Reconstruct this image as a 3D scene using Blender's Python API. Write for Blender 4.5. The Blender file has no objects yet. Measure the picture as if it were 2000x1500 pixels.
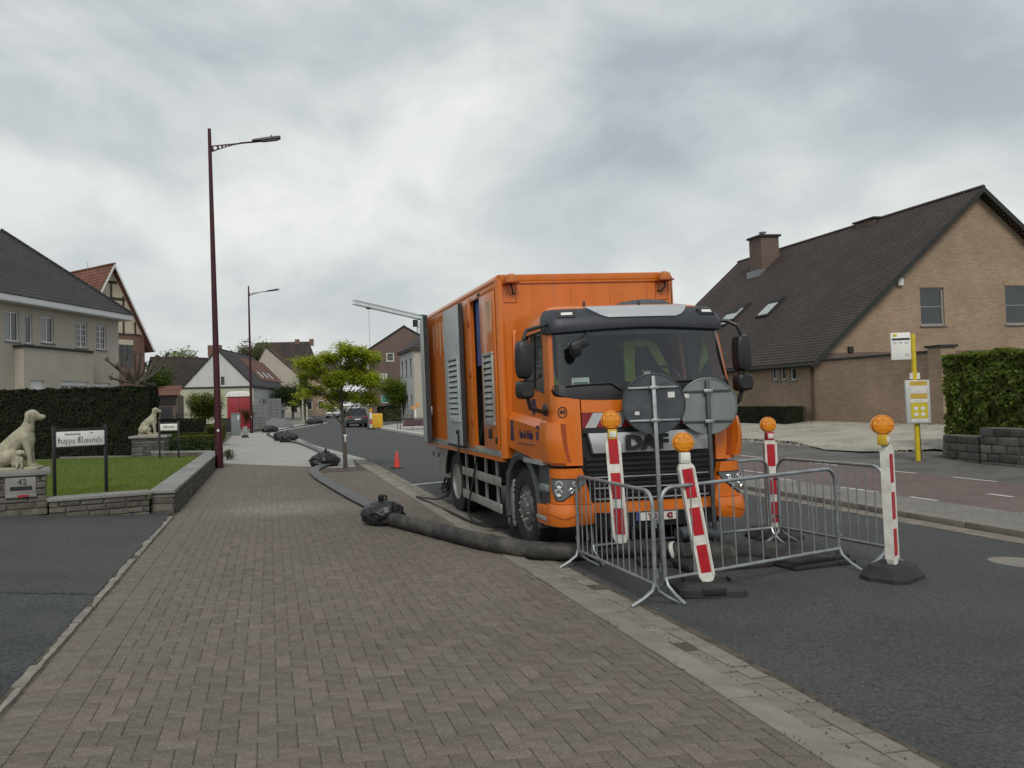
import bpy, bmesh, math, random
from mathutils import Vector, Matrix, noise as mnoise
from mathutils.geometry import tessellate_polygon
random.seed(7)
R = math.radians
C = bpy.context.scene.collection
scene = bpy.context.scene

# ------------------------------------------------------------------ camera
CAM_H = 1.92; FPX = 1500.0; U0 = 712.0      # the photograph is a crop: its optical axis lies left of the middle
YAW = math.atan((U0-525)/FPX); PITCH = R(1.53); ROLL = R(1.5)
SZ = 1.0667
def m2(x, y): return (1.11*x, 1.0245*y+.1863*x)
FW = Vector((math.sin(YAW)*math.cos(PITCH), math.cos(YAW)*math.cos(PITCH), math.sin(PITCH)))
_r0 = Vector((math.cos(YAW), -math.sin(YAW), 0)); _u0 = _r0.cross(FW)
RT = _r0*math.cos(ROLL) - _u0*math.sin(ROLL); UP = _u0*math.cos(ROLL) + _r0*math.sin(ROLL)
CO = Vector((0, 0, CAM_H))
cd = bpy.data.cameras.new('camera'); cam = bpy.data.objects.new('camera', cd); C.objects.link(cam)
cd.sensor_width = 36; cd.lens = 27; cd.shift_x = (1000-U0)/2000; cd.clip_start = .1; cd.clip_end = 6000
m3 = Matrix((RT, UP, -FW)).transposed()
cam.matrix_world = Matrix.Translation(CO) @ m3.to_4x4()
scene.camera = cam
scene.view_settings.view_transform = 'Standard'; scene.view_settings.look = 'None'
scene.view_settings.exposure = 0.28; scene.view_settings.gamma = 1.0
scene.cycles.max_bounces = 6; scene.cycles.transparent_max_bounces = 12

def ray(px, py): return FW*FPX + RT*(px-U0) - UP*(py-750)
def pz(px, py, z=0.0):
    d = ray(px, py); return CO + d*((z-CAM_H)/d.z)
def py_(px, py, Y):
    d = ray(px, py); return CO + d*(Y/d.y)
def pc(px, py, c): return CO + ray(px, py)*(c*SZ/FPX)

# ------------------------------------------------------------------ world: overcast sky
SUN_AZ = R(-168); SUN_EL = R(44)          # azimuth from +Y towards +X
w = bpy.data.worlds.new('World'); scene.world = w; w.use_nodes = True
nt = w.node_tree; nt.nodes.clear()
def N(t, **k):
    n = nt.nodes.new(t)
    for a, b in k.items(): setattr(n, a, b)
    return n
out = N('ShaderNodeOutputWorld'); bg = N('ShaderNodeBackground'); bg.inputs[1].default_value = 1.0
sky = N('ShaderNodeTexSky'); sky.sky_type = 'NISHITA'; sky.sun_disc = False
sky.sun_elevation = SUN_EL; sky.sun_rotation = SUN_AZ; sky.air_density = 1.2; sky.dust_density = 3
skm = N('ShaderNodeVectorMath', operation='SCALE'); skm.inputs['Scale'].default_value = 0.08
nt.links.new(sky.outputs[0], skm.inputs[0])
tc = N('ShaderNodeTexCoord'); sep = N('ShaderNodeSeparateXYZ'); nt.links.new(tc.outputs['Generated'], sep.inputs[0])
ab = N('ShaderNodeMath', operation='ABSOLUTE'); nt.links.new(sep.outputs[2], ab.inputs[0])
zz = N('ShaderNodeMath', operation='ADD'); zz.inputs[1].default_value = 0.45; nt.links.new(ab.outputs[0], zz.inputs[0])
dx = N('ShaderNodeMath', operation='DIVIDE'); dy = N('ShaderNodeMath', operation='DIVIDE')
nt.links.new(sep.outputs[0], dx.inputs[0]); nt.links.new(zz.outputs[0], dx.inputs[1])
nt.links.new(sep.outputs[1], dy.inputs[0]); nt.links.new(zz.outputs[0], dy.inputs[1])
cmb = N('ShaderNodeCombineXYZ'); nt.links.new(dx.outputs[0], cmb.inputs[0]); nt.links.new(dy.outputs[0], cmb.inputs[1])
cmb.inputs[2].default_value = 4.3
def cloud(scale, det, rough, dist, off):
    mp = N('ShaderNodeVectorMath', operation='ADD'); mp.inputs[1].default_value = off
    nt.links.new(cmb.outputs[0], mp.inputs[0])
    n = N('ShaderNodeTexNoise'); n.inputs['Scale'].default_value = scale; n.inputs['Detail'].default_value = det
    n.inputs['Roughness'].default_value = rough; n.inputs['Distortion'].default_value = dist
    nt.links.new(mp.outputs[0], n.inputs['Vector']); return n
n1 = cloud(1.5, 7, 0.50, 0.5, (11.1, 1.9, 11)); n2 = cloud(4.5, 7, 0.55, 0.6, (0.3, 7.7, 2))
ma = N('ShaderNodeMath', operation='MULTIPLY'); ma.inputs[1].default_value = 0.76; nt.links.new(n1.outputs[0], ma.inputs[0])
mb = N('ShaderNodeMath', operation='MULTIPLY_ADD'); mb.inputs[1].default_value = 0.24
nt.links.new(n2.outputs[0], mb.inputs[0]); nt.links.new(ma.outputs[0], mb.inputs[2])
ev = N('ShaderNodeMath', operation='MULTIPLY_ADD'); ev.inputs[1].default_value = -.085; nt.links.new(ab.outputs[0], ev.inputs[0]); nt.links.new(mb.outputs[0], ev.inputs[2])   # cloud base thickens overhead
rp = N('ShaderNodeValToRGB'); nt.links.new(ev.outputs[0], rp.inputs[0])
el = rp.color_ramp.elements
el[0].position = .37; el[0].color = (.355, .395, .43, 1); el[1].position = .69; el[1].color = (.87, .865, .81, 1)
e = el.new(.46); e.color = (.485, .52, .535, 1); e = el.new(.55); e.color = (.65, .67, .655, 1)
# thicker (flatter) cloud towards the horizon
hz = N('ShaderNodeMapRange'); nt.links.new(ab.outputs[0], hz.inputs[0])
hz.inputs[1].default_value = 0.0; hz.inputs[2].default_value = 0.30; hz.inputs[3].default_value = 0.75; hz.inputs[4].default_value = 0.0
mx = N('ShaderNodeMixRGB'); nt.links.new(hz.outputs[0], mx.inputs[0]); nt.links.new(rp.outputs[0], mx.inputs[1])
mx.inputs[2].default_value = (.64, .66, .64, 1)
mx2 = N('ShaderNodeMixRGB'); mx2.inputs[0].default_value = .94
nt.links.new(skm.outputs[0], mx2.inputs[1]); nt.links.new(mx.outputs[0], mx2.inputs[2])
nt.links.new(mx2.outputs[0], bg.inputs[0]); nt.links.new(bg.outputs[0], out.inputs[0])

sd = bpy.data.lights.new('sun', 'SUN'); sun = bpy.data.objects.new('sun', sd); C.objects.link(sun)
sd.energy = 1.5; sd.angle = R(20); sd.color = (1, .95, .87)
sun.rotation_euler = Vector((-math.sin(SUN_AZ)*math.cos(SUN_EL), -math.cos(SUN_AZ)*math.cos(SUN_EL), -math.sin(SUN_EL))).to_track_quat('-Z', 'Y').to_euler()

# ------------------------------------------------------------------ materials
MT = {}
def mat(name, col, rough=.7, metal=0., var=.12, vs=4., bump=0., bs=60., dirt=None, ds=2., da=.5, coat=0., attr=False, spec=.5, trans=0., emit=None, fine=0., fs=180., orand=0., stretch=None):
    m = bpy.data.materials.new(name); m.use_nodes = True; t = m.node_tree
    b = t.nodes['Principled BSDF']; L = t.links.new
    def nn(k, **q):
        n = t.nodes.new(k)
        for a, v in q.items(): setattr(n, a, v)
        return n
    tcn = nn('ShaderNodeTexCoord'); vec = tcn.outputs['Object']
    if stretch:
        mp = nn('ShaderNodeMapping'); mp.inputs['Scale'].default_value = stretch; L(vec, mp.inputs[0]); svec = mp.outputs[0]
    else: svec = vec
    cur = None
    if attr:
        at = nn('ShaderNodeVertexColor'); at.layer_name = 'col'; cur = at.outputs[0]
    else:
        rg = nn('ShaderNodeRGB'); rg.outputs[0].default_value = (*col, 1); cur = rg.outputs[0]
    def hsv(src, fac_socket, lo, hi):
        mr = nn('ShaderNodeMapRange'); mr.inputs[1].default_value = .35; mr.inputs[2].default_value = .65
        mr.inputs[3].default_value = lo; mr.inputs[4].default_value = hi; L(fac_socket, mr.inputs[0])
        v = nn('ShaderNodeVectorMath', operation='SCALE'); L(src, v.inputs[0]); L(mr.outputs[0], v.inputs['Scale']); return v.outputs[0]
    if var:
        n = nn('ShaderNodeTexNoise'); n.inputs['Scale'].default_value = vs; n.inputs['Detail'].default_value = 5; L(svec, n.inputs[0])
        cur = hsv(cur, n.outputs[0], 1-var, 1+var)
    if fine:
        n = nn('ShaderNodeTexNoise'); n.inputs['Scale'].default_value = fs; n.inputs['Detail'].default_value = 5; n.inputs['Roughness'].default_value = .65; L(vec, n.inputs[0])
        cur = hsv(cur, n.outputs[0], 1-fine, 1+fine)
    if orand:
        oi = nn('ShaderNodeObjectInfo'); mr = nn('ShaderNodeMapRange'); mr.inputs[3].default_value = 1-orand; mr.inputs[4].default_value = 1+orand
        L(oi.outputs['Random'], mr.inputs[0]); v = nn('ShaderNodeVectorMath', operation='SCALE'); L(cur, v.inputs[0]); L(mr.outputs[0], v.inputs['Scale']); cur = v.outputs[0]
    if dirt:
        n = nn('ShaderNodeTexNoise'); n.inputs['Scale'].default_value = ds; n.inputs['Detail'].default_value = 8; n.inputs['Roughness'].default_value = .65; L(svec, n.inputs[0])
        mr = nn('ShaderNodeMapRange'); mr.inputs[1].default_value = .48; mr.inputs[2].default_value = .68; mr.inputs[4].default_value = da; L(n.outputs[0], mr.inputs[0])
        mxx = nn('ShaderNodeMixRGB'); L(mr.outputs[0], mxx.inputs[0]); L(cur, mxx.inputs[1]); mxx.inputs[2].default_value = (*dirt, 1); cur = mxx.outputs[0]
    L(cur, b.inputs['Base Color'])
    b.inputs['Roughness'].default_value = rough; b.inputs['Metallic'].default_value = metal
    b.inputs['Coat Weight'].default_value = coat; b.inputs['Coat Roughness'].default_value = .08
    b.inputs['Specular IOR Level'].default_value = spec
    if trans: b.inputs['Transmission Weight'].default_value = trans
    if bump:
        n = nn('ShaderNodeTexNoise'); n.inputs['Scale'].default_value = bs; n.inputs['Detail'].default_value = 4; L(svec, n.inputs[0])
        bp = nn('ShaderNodeBump'); bp.inputs['Strength'].default_value = min(1, bump); bp.inputs['Distance'].default_value = .01; L(n.outputs[0], bp.inputs['Height']); L(bp.outputs[0], b.inputs['Normal'])
    if emit:
        b.inputs['Emission Color'].default_value = (*emit[0], 1); b.inputs['Emission Strength'].default_value = emit[1]
    MT[name] = m; return m

def brick_mat(name, c1, c2, mortar, bw, bh, ms=.012, axis='xz', bump=.6, var=.15, rough=.85, off=.5, tile=False):
    """coursed bricks / tiles too small in the picture to build singly"""
    m = bpy.data.materials.new(name); m.use_nodes = True; t = m.node_tree; b = t.nodes['Principled BSDF']; L = t.links.new
    tcn = t.nodes.new('ShaderNodeTexCoord'); sp = t.nodes.new('ShaderNodeSeparateXYZ'); L(tcn.outputs['Object'], sp.inputs[0])
    cb = t.nodes.new('ShaderNodeCombineXYZ')
    if axis == 'wall':   # walls in any vertical plane: x+y along, z up
        ad = t.nodes.new('ShaderNodeMath'); ad.operation = 'ADD'; L(sp.outputs[0], ad.inputs[0]); L(sp.outputs[1], ad.inputs[1])
        L(ad.outputs[0], cb.inputs[0]); L(sp.outputs[2], cb.inputs[1])
    else:
        L(sp.outputs['xyz'.index(axis[0])], cb.inputs[0]); L(sp.outputs['xyz'.index(axis[1])], cb.inputs[1])
    br = t.nodes.new('ShaderNodeTexBrick'); L(cb.outputs[0], br.inputs[0])
    br.inputs['Color1'].default_value = (*c1, 1); br.inputs['Color2'].default_value = (*c2, 1); br.inputs['Mortar'].default_value = (*mortar, 1)
    br.inputs['Scale'].default_value = 1; br.inputs['Brick Width'].default_value = bw; br.inputs['Row Height'].default_value = bh
    br.inputs['Mortar Size'].default_value = ms; br.inputs['Mortar Smooth'].default_value = .2; br.offset = off
    n = t.nodes.new('ShaderNodeTexNoise'); n.inputs['Scale'].default_value = .6; n.inputs['Detail'].default_value = 8; n.inputs['Roughness'].default_value = .65; L(tcn.outputs['Object'], n.inputs[0])
    mr = t.nodes.new('ShaderNodeMapRange'); mr.inputs[1].default_value = .3; mr.inputs[2].default_value = .7; mr.inputs[3].default_value = 1-var; mr.inputs[4].default_value = 1+var; L(n.outputs[0], mr.inputs[0])
    v = t.nodes.new('ShaderNodeVectorMath'); v.operation = 'SCALE'; L(br.outputs[0], v.inputs[0]); L(mr.outputs[0], v.inputs['Scale']); L(v.outputs[0], b.inputs['Base Color'])
    b.inputs['Roughness'].default_value = rough
    bp = t.nodes.new('ShaderNodeBump'); bp.inputs['Strength'].default_value = bump; bp.inputs['Distance'].default_value = .02; bp.invert = True
    L(br.outputs['Fac'], bp.inputs['Height']); L(bp.outputs[0], b.inputs['Normal'])
    MT[name] = m; return m

def glass_mat(name, tint, refl=.08, op=.0):
    """thin pane: see-through with a mirror-like skin"""
    m = bpy.data.materials.new(name); m.use_nodes = True; t = m.node_tree; t.nodes.clear(); L = t.links.new
    o = t.nodes.new('ShaderNodeOutputMaterial'); tr = t.nodes.new('ShaderNodeBsdfTransparent'); tr.inputs[0].default_value = (*tint, 1)
    gl = t.nodes.new('ShaderNodeBsdfGlossy'); gl.inputs['Roughness'].default_value = .02; gl.inputs[0].default_value = (.95, .97, 1, 1)
    fr0 = t.nodes.new('ShaderNodeFresnel'); fr0.inputs[0].default_value = 1.5
    fr = t.nodes.new('ShaderNodeMath'); fr.operation = 'MULTIPLY'; fr.use_clamp = True; fr.inputs[1].default_value = 2.0; L(fr0.outputs[0], fr.inputs[0])     # both faces of the pane reflect
    mi = t.nodes.new('ShaderNodeMixShader'); L(fr.outputs[0], mi.inputs[0]); L(tr.outputs[0], mi.inputs[1]); L(gl.outputs[0], mi.inputs[2]); L(mi.outputs[0], o.inputs[0])
    MT[name] = m; return m

def leaf_mat(name, col, tr=.35, rough=.55):
    m = bpy.data.materials.new(name); m.use_nodes = True; t = m.node_tree; L = t.links.new; t.nodes.clear()
    o = t.nodes.new('ShaderNodeOutputMaterial')
    at = t.nodes.new('ShaderNodeVertexColor'); at.layer_name = 'col'
    p = t.nodes.new('ShaderNodeBsdfPrincipled'); p.inputs['Roughness'].default_value = rough; p.inputs['Specular IOR Level'].default_value = .22; L(at.outputs[0], p.inputs['Base Color'])
    ts = t.nodes.new('ShaderNodeBsdfTranslucent'); v = t.nodes.new('ShaderNodeVectorMath'); v.operation = 'MULTIPLY'; v.inputs[1].default_value = (1.5, 1.4, .6); L(at.outputs[0], v.inputs[0]); L(v.outputs[0], ts.inputs[0])
    mi = t.nodes.new('ShaderNodeMixShader'); mi.inputs[0].default_value = tr; L(p.outputs[0], mi.inputs[1]); L(ts.outputs[0], mi.inputs[2]); L(mi.outputs[0], o.inputs[0])
    MT[name] = m; return m

mat('asphalt', (.050, .053, .053), .85, var=.14, vs=.9, bump=.6, bs=200, dirt=(.060, .062, .061), ds=.55, da=.6, fine=.55, fs=38)
mat('asphalt_old', (.046, .050, .052), .88, var=.22, vs=1.4, bump=1., bs=110, dirt=(.074, .075, .073), ds=.9, da=.7, fine=.6, fs=32)
mat('paver', (.16, .12, .11), .85, attr=True, var=.14, vs=9, bump=.8, bs=90, fine=.36, fs=60, dirt=(.13, .115, .10), ds=.8, da=.35)
mat('joint', (.070, .060, .050), .95, var=.3, vs=6)
mat('kerbstone', (.225, .212, .182), .9, var=.14, vs=5, bump=.5, bs=150, fine=.14, orand=.08, dirt=(.12, .11, .095), ds=1.5, da=.6)
mat('gutterstone', (.225, .205, .17), .9, var=.2, vs=7, bump=.6, bs=140, fine=.2, orand=.14, dirt=(.12, .105, .085), ds=3, da=.75)
mat('soil', (.075, .062, .048), .95, var=.35, vs=8, bump=1, bs=60, dirt=(.13, .115, .09), ds=5)
mat('ground', (.10, .105, .075), .95, var=.3, vs=.05)
mat('newpave', (.33, .325, .30), .85, var=.06, vs=1, fine=.08, orand=.05, dirt=(.27, .26, .235), ds=.6, da=.6)
mat('grit', (.165, .155, .14), .9, var=.2, vs=2, fine=.2)
mat('graveltop', (.335, .312, .262), .95, var=.2, vs=1.2, bump=1, bs=45, fine=.4, fs=35, dirt=(.29, .27, .225), ds=.6, da=.6)
mat('paintwhite', (.55, .55, .52), .7, var=.12, vs=6, dirt=(.2, .17, .16), ds=9, da=.75)
brick_mat('redpave', (.120, .088, .080), (.145, .105, .095), (.095, .078, .070), .22, .11, .006, 'xy', .25, .16)
brick_mat('greypave', (.17, .165, .15), (.205, .195, .175), (.10, .095, .085), .22, .11, .006, 'xy', .3, .15)
brick_mat('housebrick', (.34, .24, .16), (.265, .18, .12), (.26, .205, .155), .22, .075, .011, 'wall', .5, .2)
brick_mat('housebrick_dark', (.155, .10, .083), (.125, .082, .07), (.12, .098, .085), .22, .075, .011, 'wall', .4, .15)
brick_mat('brick_red', (.20, .098, .07), (.165, .082, .06), (.15, .12, .10), .22, .075, .011, 'wall', .4, .15)
brick_mat('rooftile_brown', (.066, .044, .035), (.092, .060, .046), (.012, .010, .010), .18, .13, .03, 'yz', 1., .3, off=.5)
brick_mat('rooftile_dark', (.038, .036, .038), (.052, .048, .048), (.018, .018, .018), .26, .22, .03, 'xz', 1., .25)
brick_mat('rooftile_dark_side', (.038, .036, .038), (.052, .048, .048), (.018, .018, .018), .26, .22, .03, 'yz', 1., .25)
brick_mat('rooftile_red', (.17, .062, .036), (.215, .085, .05), (.06, .03, .024), .26, .24, .035, 'yz', 1., .25)
mat('render_grey', (.40, .365, .31), .9, var=.07, vs=1, bump=.2, bs=90, fine=.05, dirt=(.31, .285, .245), ds=.5, da=.4)
mat('render_white', (.50, .505, .50), .9, var=.05, vs=.8, dirt=(.40, .40, .38), ds=.3, da=.4)
mat('render_yellow', (.40, .39, .30), .9, var=.05, vs=.5)
mat('timber', (.065, .042, .03), .8, var=.2)
mat('cream', (.52, .47, .36), .85, var=.06)
mat('white_pvc', (.66, .67, .67), .4, var=.03)
mat('grey_pvc', (.28, .27, .245), .5, var=.04)
mat('gutterdark', (.035, .038, .036), .85, var=.1, spec=.2)
mat('zinc', (.22, .24, .25), .45, metal=.5, var=.1)
mat('winglass', (.025, .03, .035), .05, var=.1, vs=.8, spec=.8)
mat('curtain', (.36, .37, .36), .8, var=.15, vs=8, stretch=(6, 6, .2))
mat('lampred', (.045, .008, .013), .5, var=.1, spec=.3)
mat('black', (.012, .012, .013), .5, var=.1)
mat('blackrough', (.022, .022, .023), .75, var=.2, vs=6, bump=.3, bs=80)
mat('stonecap', (.22, .22, .21), .9, var=.12, vs=3, bump=.4, bs=90, fine=.1, orand=.1, dirt=(.14, .14, .12), ds=2, da=.5)
mat('stonerough', (.115, .105, .09), .95, var=.3, vs=5, bump=1, bs=25, orand=.3, dirt=(.06, .055, .045), ds=3, da=.7)
mat('stonegrey', (.105, .10, .092), .95, var=.25, vs=6, bump=.9, bs=22, orand=.28)
mat('mortar', (.13, .122, .108), .95, var=.2)
mat('statue', (.34, .315, .23), .85, var=.14, vs=9, bump=.4, bs=60, dirt=(.19, .18, .11), ds=4, da=.65)
leaf_mat('leaf', None, .45); leaf_mat('leafdark', None, .12, .8)
mat('hedgecore', (.014, .019, .009), .95, var=.3, vs=5)
mat('bark', (.075, .062, .05), .9, var=.3, vs=9, bump=.8, bs=30)
mat('galv', (.34, .365, .38), .42, metal=.75, var=.16, vs=8, dirt=(.20, .205, .205), ds=6, da=.6)
mat('signback', (.062, .07, .08), .55, metal=.3, var=.2, vs=4, dirt=(.10, .11, .12), ds=4, da=.5)
mat('signback2', (.20, .225, .222), .5, metal=.3, var=.15, vs=3, dirt=(.22, .25, .25), ds=5, da=.6)
mat('plastwhite', (.66, .655, .61), .5, var=.08, vs=5, dirt=(.40, .37, .30), ds=7, da=.6)
mat('redfoil', (.40, .012, .022), .35, var=.12, vs=8)
mat('amber', (.88, .33, .012), .18, var=.05, coat=.6, trans=.25)
mat('amberdark', (.72, .24, .010), .25, var=.05, coat=.4)
mat('plyellow', (.55, .36, .02), .5, var=.1)
mat('rubber', (.020, .020, .021), .8, var=.25, vs=7, bump=.3, bs=70, dirt=(.06, .055, .048), ds=3, da=.5)
mat('tyre', (.018, .018, .019), .8, var=.2, vs=6, dirt=(.045, .042, .038), ds=3, da=.5)
mat('hosemat', (.034, .032, .030), .7, var=.35, vs=5, bump=.6, bs=30, dirt=(.105, .096, .082), ds=3.2, da=.8, fine=.25, fs=25)
mat('hoseflat', (.095, .10, .10), .6, var=.15, vs=5, dirt=(.07, .07, .068), ds=3, da=.5)
mat('bagmat', (.012, .012, .014), .42, var=.2, vs=5, bump=.5, bs=18)
mat('orange', (.62, .148, .009), .34, var=.08, vs=2.2, coat=.35, dirt=(.42, .125, .022), ds=2.2, da=.4, fine=.04, fs=14)
mat('orangebox', (.58, .146, .010), .34, var=.10, vs=1.6, coat=.3, dirt=(.36, .115, .03), ds=1.6, da=.5, stretch=(2.2, 2.2, .22), fine=.05, fs=14)
mat('orangedark', (.30, .055, .006), .5, var=.08)
mat('beaconorange', (.46, .13, .008), .3, var=.05, coat=.4)
mat('decalpale', (.60, .36, .22), .5, var=.25, vs=6, dirt=(.52, .115, .008), ds=7, da=.95, stretch=(2, 2, .3))
mat('visor', (.028, .031, .042), .5, var=.08, vs=5)
mat('greyplast', (.062, .068, .076), .6, var=.1, vs=5, bump=.1, bs=200)
mat('blackplast', (.014, .014, .016), .45, var=.1)
mat('silver', (.52, .53, .54), .35, metal=.55, var=.04)
mat('chrome', (.75, .76, .78), .12, metal=1., var=.03)
mat('wheelrim', (.20, .20, .195), .5, metal=.5, var=.15, vs=6, dirt=(.09, .085, .075), ds=5, da=.6)
mat('alu', (.40, .40, .38), .45, metal=.55, var=.12, vs=5, dirt=(.22, .20, .17), ds=3, da=.5)
mat('doorgrey', (.38, .42, .42), .5, var=.06, dirt=(.28, .29, .28), ds=1.5, da=.4)
mat('interior', (.045, .05, .058), .8, var=.2)
mat('seat', (.03, .034, .042), .9, var=.2)
mat('hivis', (.40, .54, .05), .7, var=.15, vs=7)
mat('bluepanel', (.035, .10, .30), .5, var=.1)
mat('lampglass', (.20, .215, .22), .08, var=.1, metal=.4, coat=1)
mat('white', (.72, .72, .70), .45, var=.04)
mat('platewhite', (.62, .62, .59), .4, var=.05)
mat('platered', (.22, .015, .015), .5, var=0)
mat('eublue', (.02, .05, .25), .5, var=0)
mat('darkred_stripe', (.20, .012, .02), .4, var=.08)
mat('decalblue', (.02, .022, .07), .5, var=.05)
mat('sign_yellow', (.52, .42, .015), .5, var=.05)
mat('sign_mustard', (.50, .33, .04), .5, var=.05)
mat('caseframe', (.46, .48, .46), .45, var=.05)
mat('polyellow', (.56, .43, .015), .45, var=.08)
mat('cone', (.55, .045, .035), .5, var=.08)
mat('toiletred', (.26, .016, .024), .5, var=.1, vs=2)
mat('cabinet', (.16, .19, .19), .6, var=.08)
mat('cargrey', (.055, .058, .07), .3, metal=.5, var=.03, coat=1)
mat('carwhite', (.66, .68, .69), .3, var=.02, coat=1)
mat('carglass', (.012, .014, .017), .05, var=0, spec=.8)
mat('taillight', (.25, .01, .01), .2, var=0, coat=.5)
mat('panelyellow', (.60, .34, .02), .5, var=.08)
mat('blue_sign', (.03, .06, .32), .4, var=.05)
mat('gravelheap', (.15, .155, .16), .95, var=.25, vs=8, bump=1, bs=14, fine=.3, fs=20)
mat('concrete', (.26, .26, .25), .9, var=.12, vs=2)
mat('palletstone', (.17, .175, .175), .9, var=.15, vs=3)
mat('cranewhite', (.45, .46, .46), .5, var=.05)
mat('cranered', (.42, .22, .15), .5, var=.05)
mat('teal', (.05, .20, .19), .5, var=.1)
mat('iron', (.085, .085, .082), .65, metal=.4, var=.2, vs=6, bump=.4, bs=50)
glass_mat('windscreen', (.82, .88, .86)); glass_mat('sideglass', (.7, .74, .74))

# ------------------------------------------------------------------ mesh builder
class B:
    def __init__(s): s.v = []; s.f = []; s.c = None
    def add(s, vs, fs):
        o = len(s.v); s.v.extend([tuple(p) for p in vs]); s.f.extend([tuple(i+o for i in f) for f in fs]); return s
    def box(s, x0, x1, y0, y1, z0, z1, M=None):
        vs = [(x, y, z) for z in (z0, z1) for x, y in ((x0, y0), (x1, y0), (x1, y1), (x0, y1))]
        if M: vs = [M @ Vector(p) for p in vs]
        return s.add(vs, [(0, 3, 2, 1), (4, 5, 6, 7), (0, 1, 5, 4), (1, 2, 6, 5), (2, 3, 7, 6), (3, 0, 4, 7)])
    def cbox(s, x0, x1, y0, y1, z0, z1, ch=.01, M=None):
        """box with chamfered edges"""
        bm = bmesh.new(); bmesh.ops.create_cube(bm, size=1)
        for q in bm.verts: q.co = Vector(((x0+x1)/2+q.co.x*(x1-x0), (y0+y1)/2+q.co.y*(y1-y0), (z0+z1)/2+q.co.z*(z1-z0)))
        bmesh.ops.bevel(bm, geom=bm.edges[:], offset=ch, segments=2, profile=.5, affect='EDGES')
        return s.bm(bm, M)
    def bm(s, bm, M=None):
        bm.verts.ensure_lookup_table(); bm.verts.index_update()
        vs = [(M @ q.co if M else q.co.copy()) for q in bm.verts]
        s.add(vs, [tuple(q.index for q in f.verts) for f in bm.faces]); bm.free(); return s
    def tube(s, pts, r, n=8, cap=True, rs=None, flat=None, up=Vector((0, 0, 1))):
        pts = [Vector(p) for p in pts]; o = len(s.v); k = len(pts); prev = None
        for i, p in enumerate(pts):
            d = (pts[min(i+1, k-1)]-pts[max(i-1, 0)]).normalized()
            a = d.cross(up)
            if a.length < .05: a = d.cross(Vector((1, 0, 0)))
            a.normalize()
            if prev and a.dot(prev) < 0: a = -a
            prev = a; bb = a.cross(d).normalized(); rr = rs[i] if rs else r
            for j in range(n):
                t = 2*math.pi*j/n
                s.v.append(tuple(p + a*(math.cos(t)*rr) + bb*(math.sin(t)*rr*(flat[i] if flat else 1))))
        for i in range(k-1):
            for j in range(n):
                s.f.append((o+i*n+j, o+i*n+(j+1) % n, o+(i+1)*n+(j+1) % n, o+(i+1)*n+j))
        if cap:
            s.f.append(tuple(o+j for j in range(n))[::-1]); s.f.append(tuple(o+(k-1)*n+j for j in range(n)))
        return s
    def lathe(s, prof, n=24, M=None, close=False):
        """prof: (radius, height) about local z"""
        o = len(s.v); k = len(prof)
        for r, h in prof:
            for j in range(n):
                t = 2*math.pi*j/n; p = Vector((r*math.cos(t), r*math.sin(t), h)); s.v.append(tuple(M @ p if M else p))
        for i in range(k-1 if not close else k):
            i2 = (i+1) % k
            for j in range(n): s.f.append((o+i*n+j, o+i*n+(j+1) % n, o+i2*n+(j+1) % n, o+i2*n+j))
        if not close:
            s.f.append(tuple(o+j for j in range(n))[::-1]); s.f.append(tuple(o+(k-1)*n+j for j in range(n)))
        return s
    def prism(s, poly, fn0, fn1):
        """poly 2D -> two 3D copies + sides"""
        n = len(poly); o = len(s.v)
        s.v.extend([tuple(fn0(*p)) for p in poly]); s.v.extend([tuple(fn1(*p)) for p in poly])
        tri = tessellate_polygon([[Vector((p[0], p[1], 0)) for p in poly]])
        for a, b2, c2 in tri: s.f.append((o+a, o+b2, o+c2)); s.f.append((o+n+c2, o+n+b2, o+n+a))
        for i in range(n): s.f.append((o+i, o+(i+1) % n, o+n+(i+1) % n, o+n+i))
        return s
    def loft(s, secs, cap=True, closed=True):
        o = len(s.v); n = len(secs[0])
        for q in secs: s.v.extend([tuple(p) for p in q])
        for i in range(len(secs)-1):
            for j in range(n if closed else n-1):
                s.f.append((o+i*n+j, o+i*n+(j+1) % n, o+(i+1)*n+(j+1) % n, o+(i+1)*n+j))
        if cap:
            s.f.append(tuple(o+j for j in range(n))[::-1]); s.f.append(tuple(o+(len(secs)-1)*n+j for j in range(n)))
        return s
    def mesh(s, name, m, smooth=35, cols=None):
        me = bpy.data.meshes.new(name); me.from_pydata(s.v, [], s.f)
        bm = bmesh.new(); bm.from_mesh(me); bmesh.ops.recalc_face_normals(bm, faces=bm.faces[:]); bm.to_mesh(me); bm.free()
        me.materials.append(MT[m])
        if smooth:
            me.shade_smooth(); me.set_sharp_from_angle(angle=R(smooth))
        return me
    def obj(s, name, m, parent=None, smooth=35, loc=None, rot=None):
        o = bpy.data.objects.new(name, s.mesh(name, m, smooth)); C.objects.link(o)
        if parent: o.parent = parent
        if loc: o.location = loc
        if rot: o.rotation_euler = rot
        return o

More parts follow.
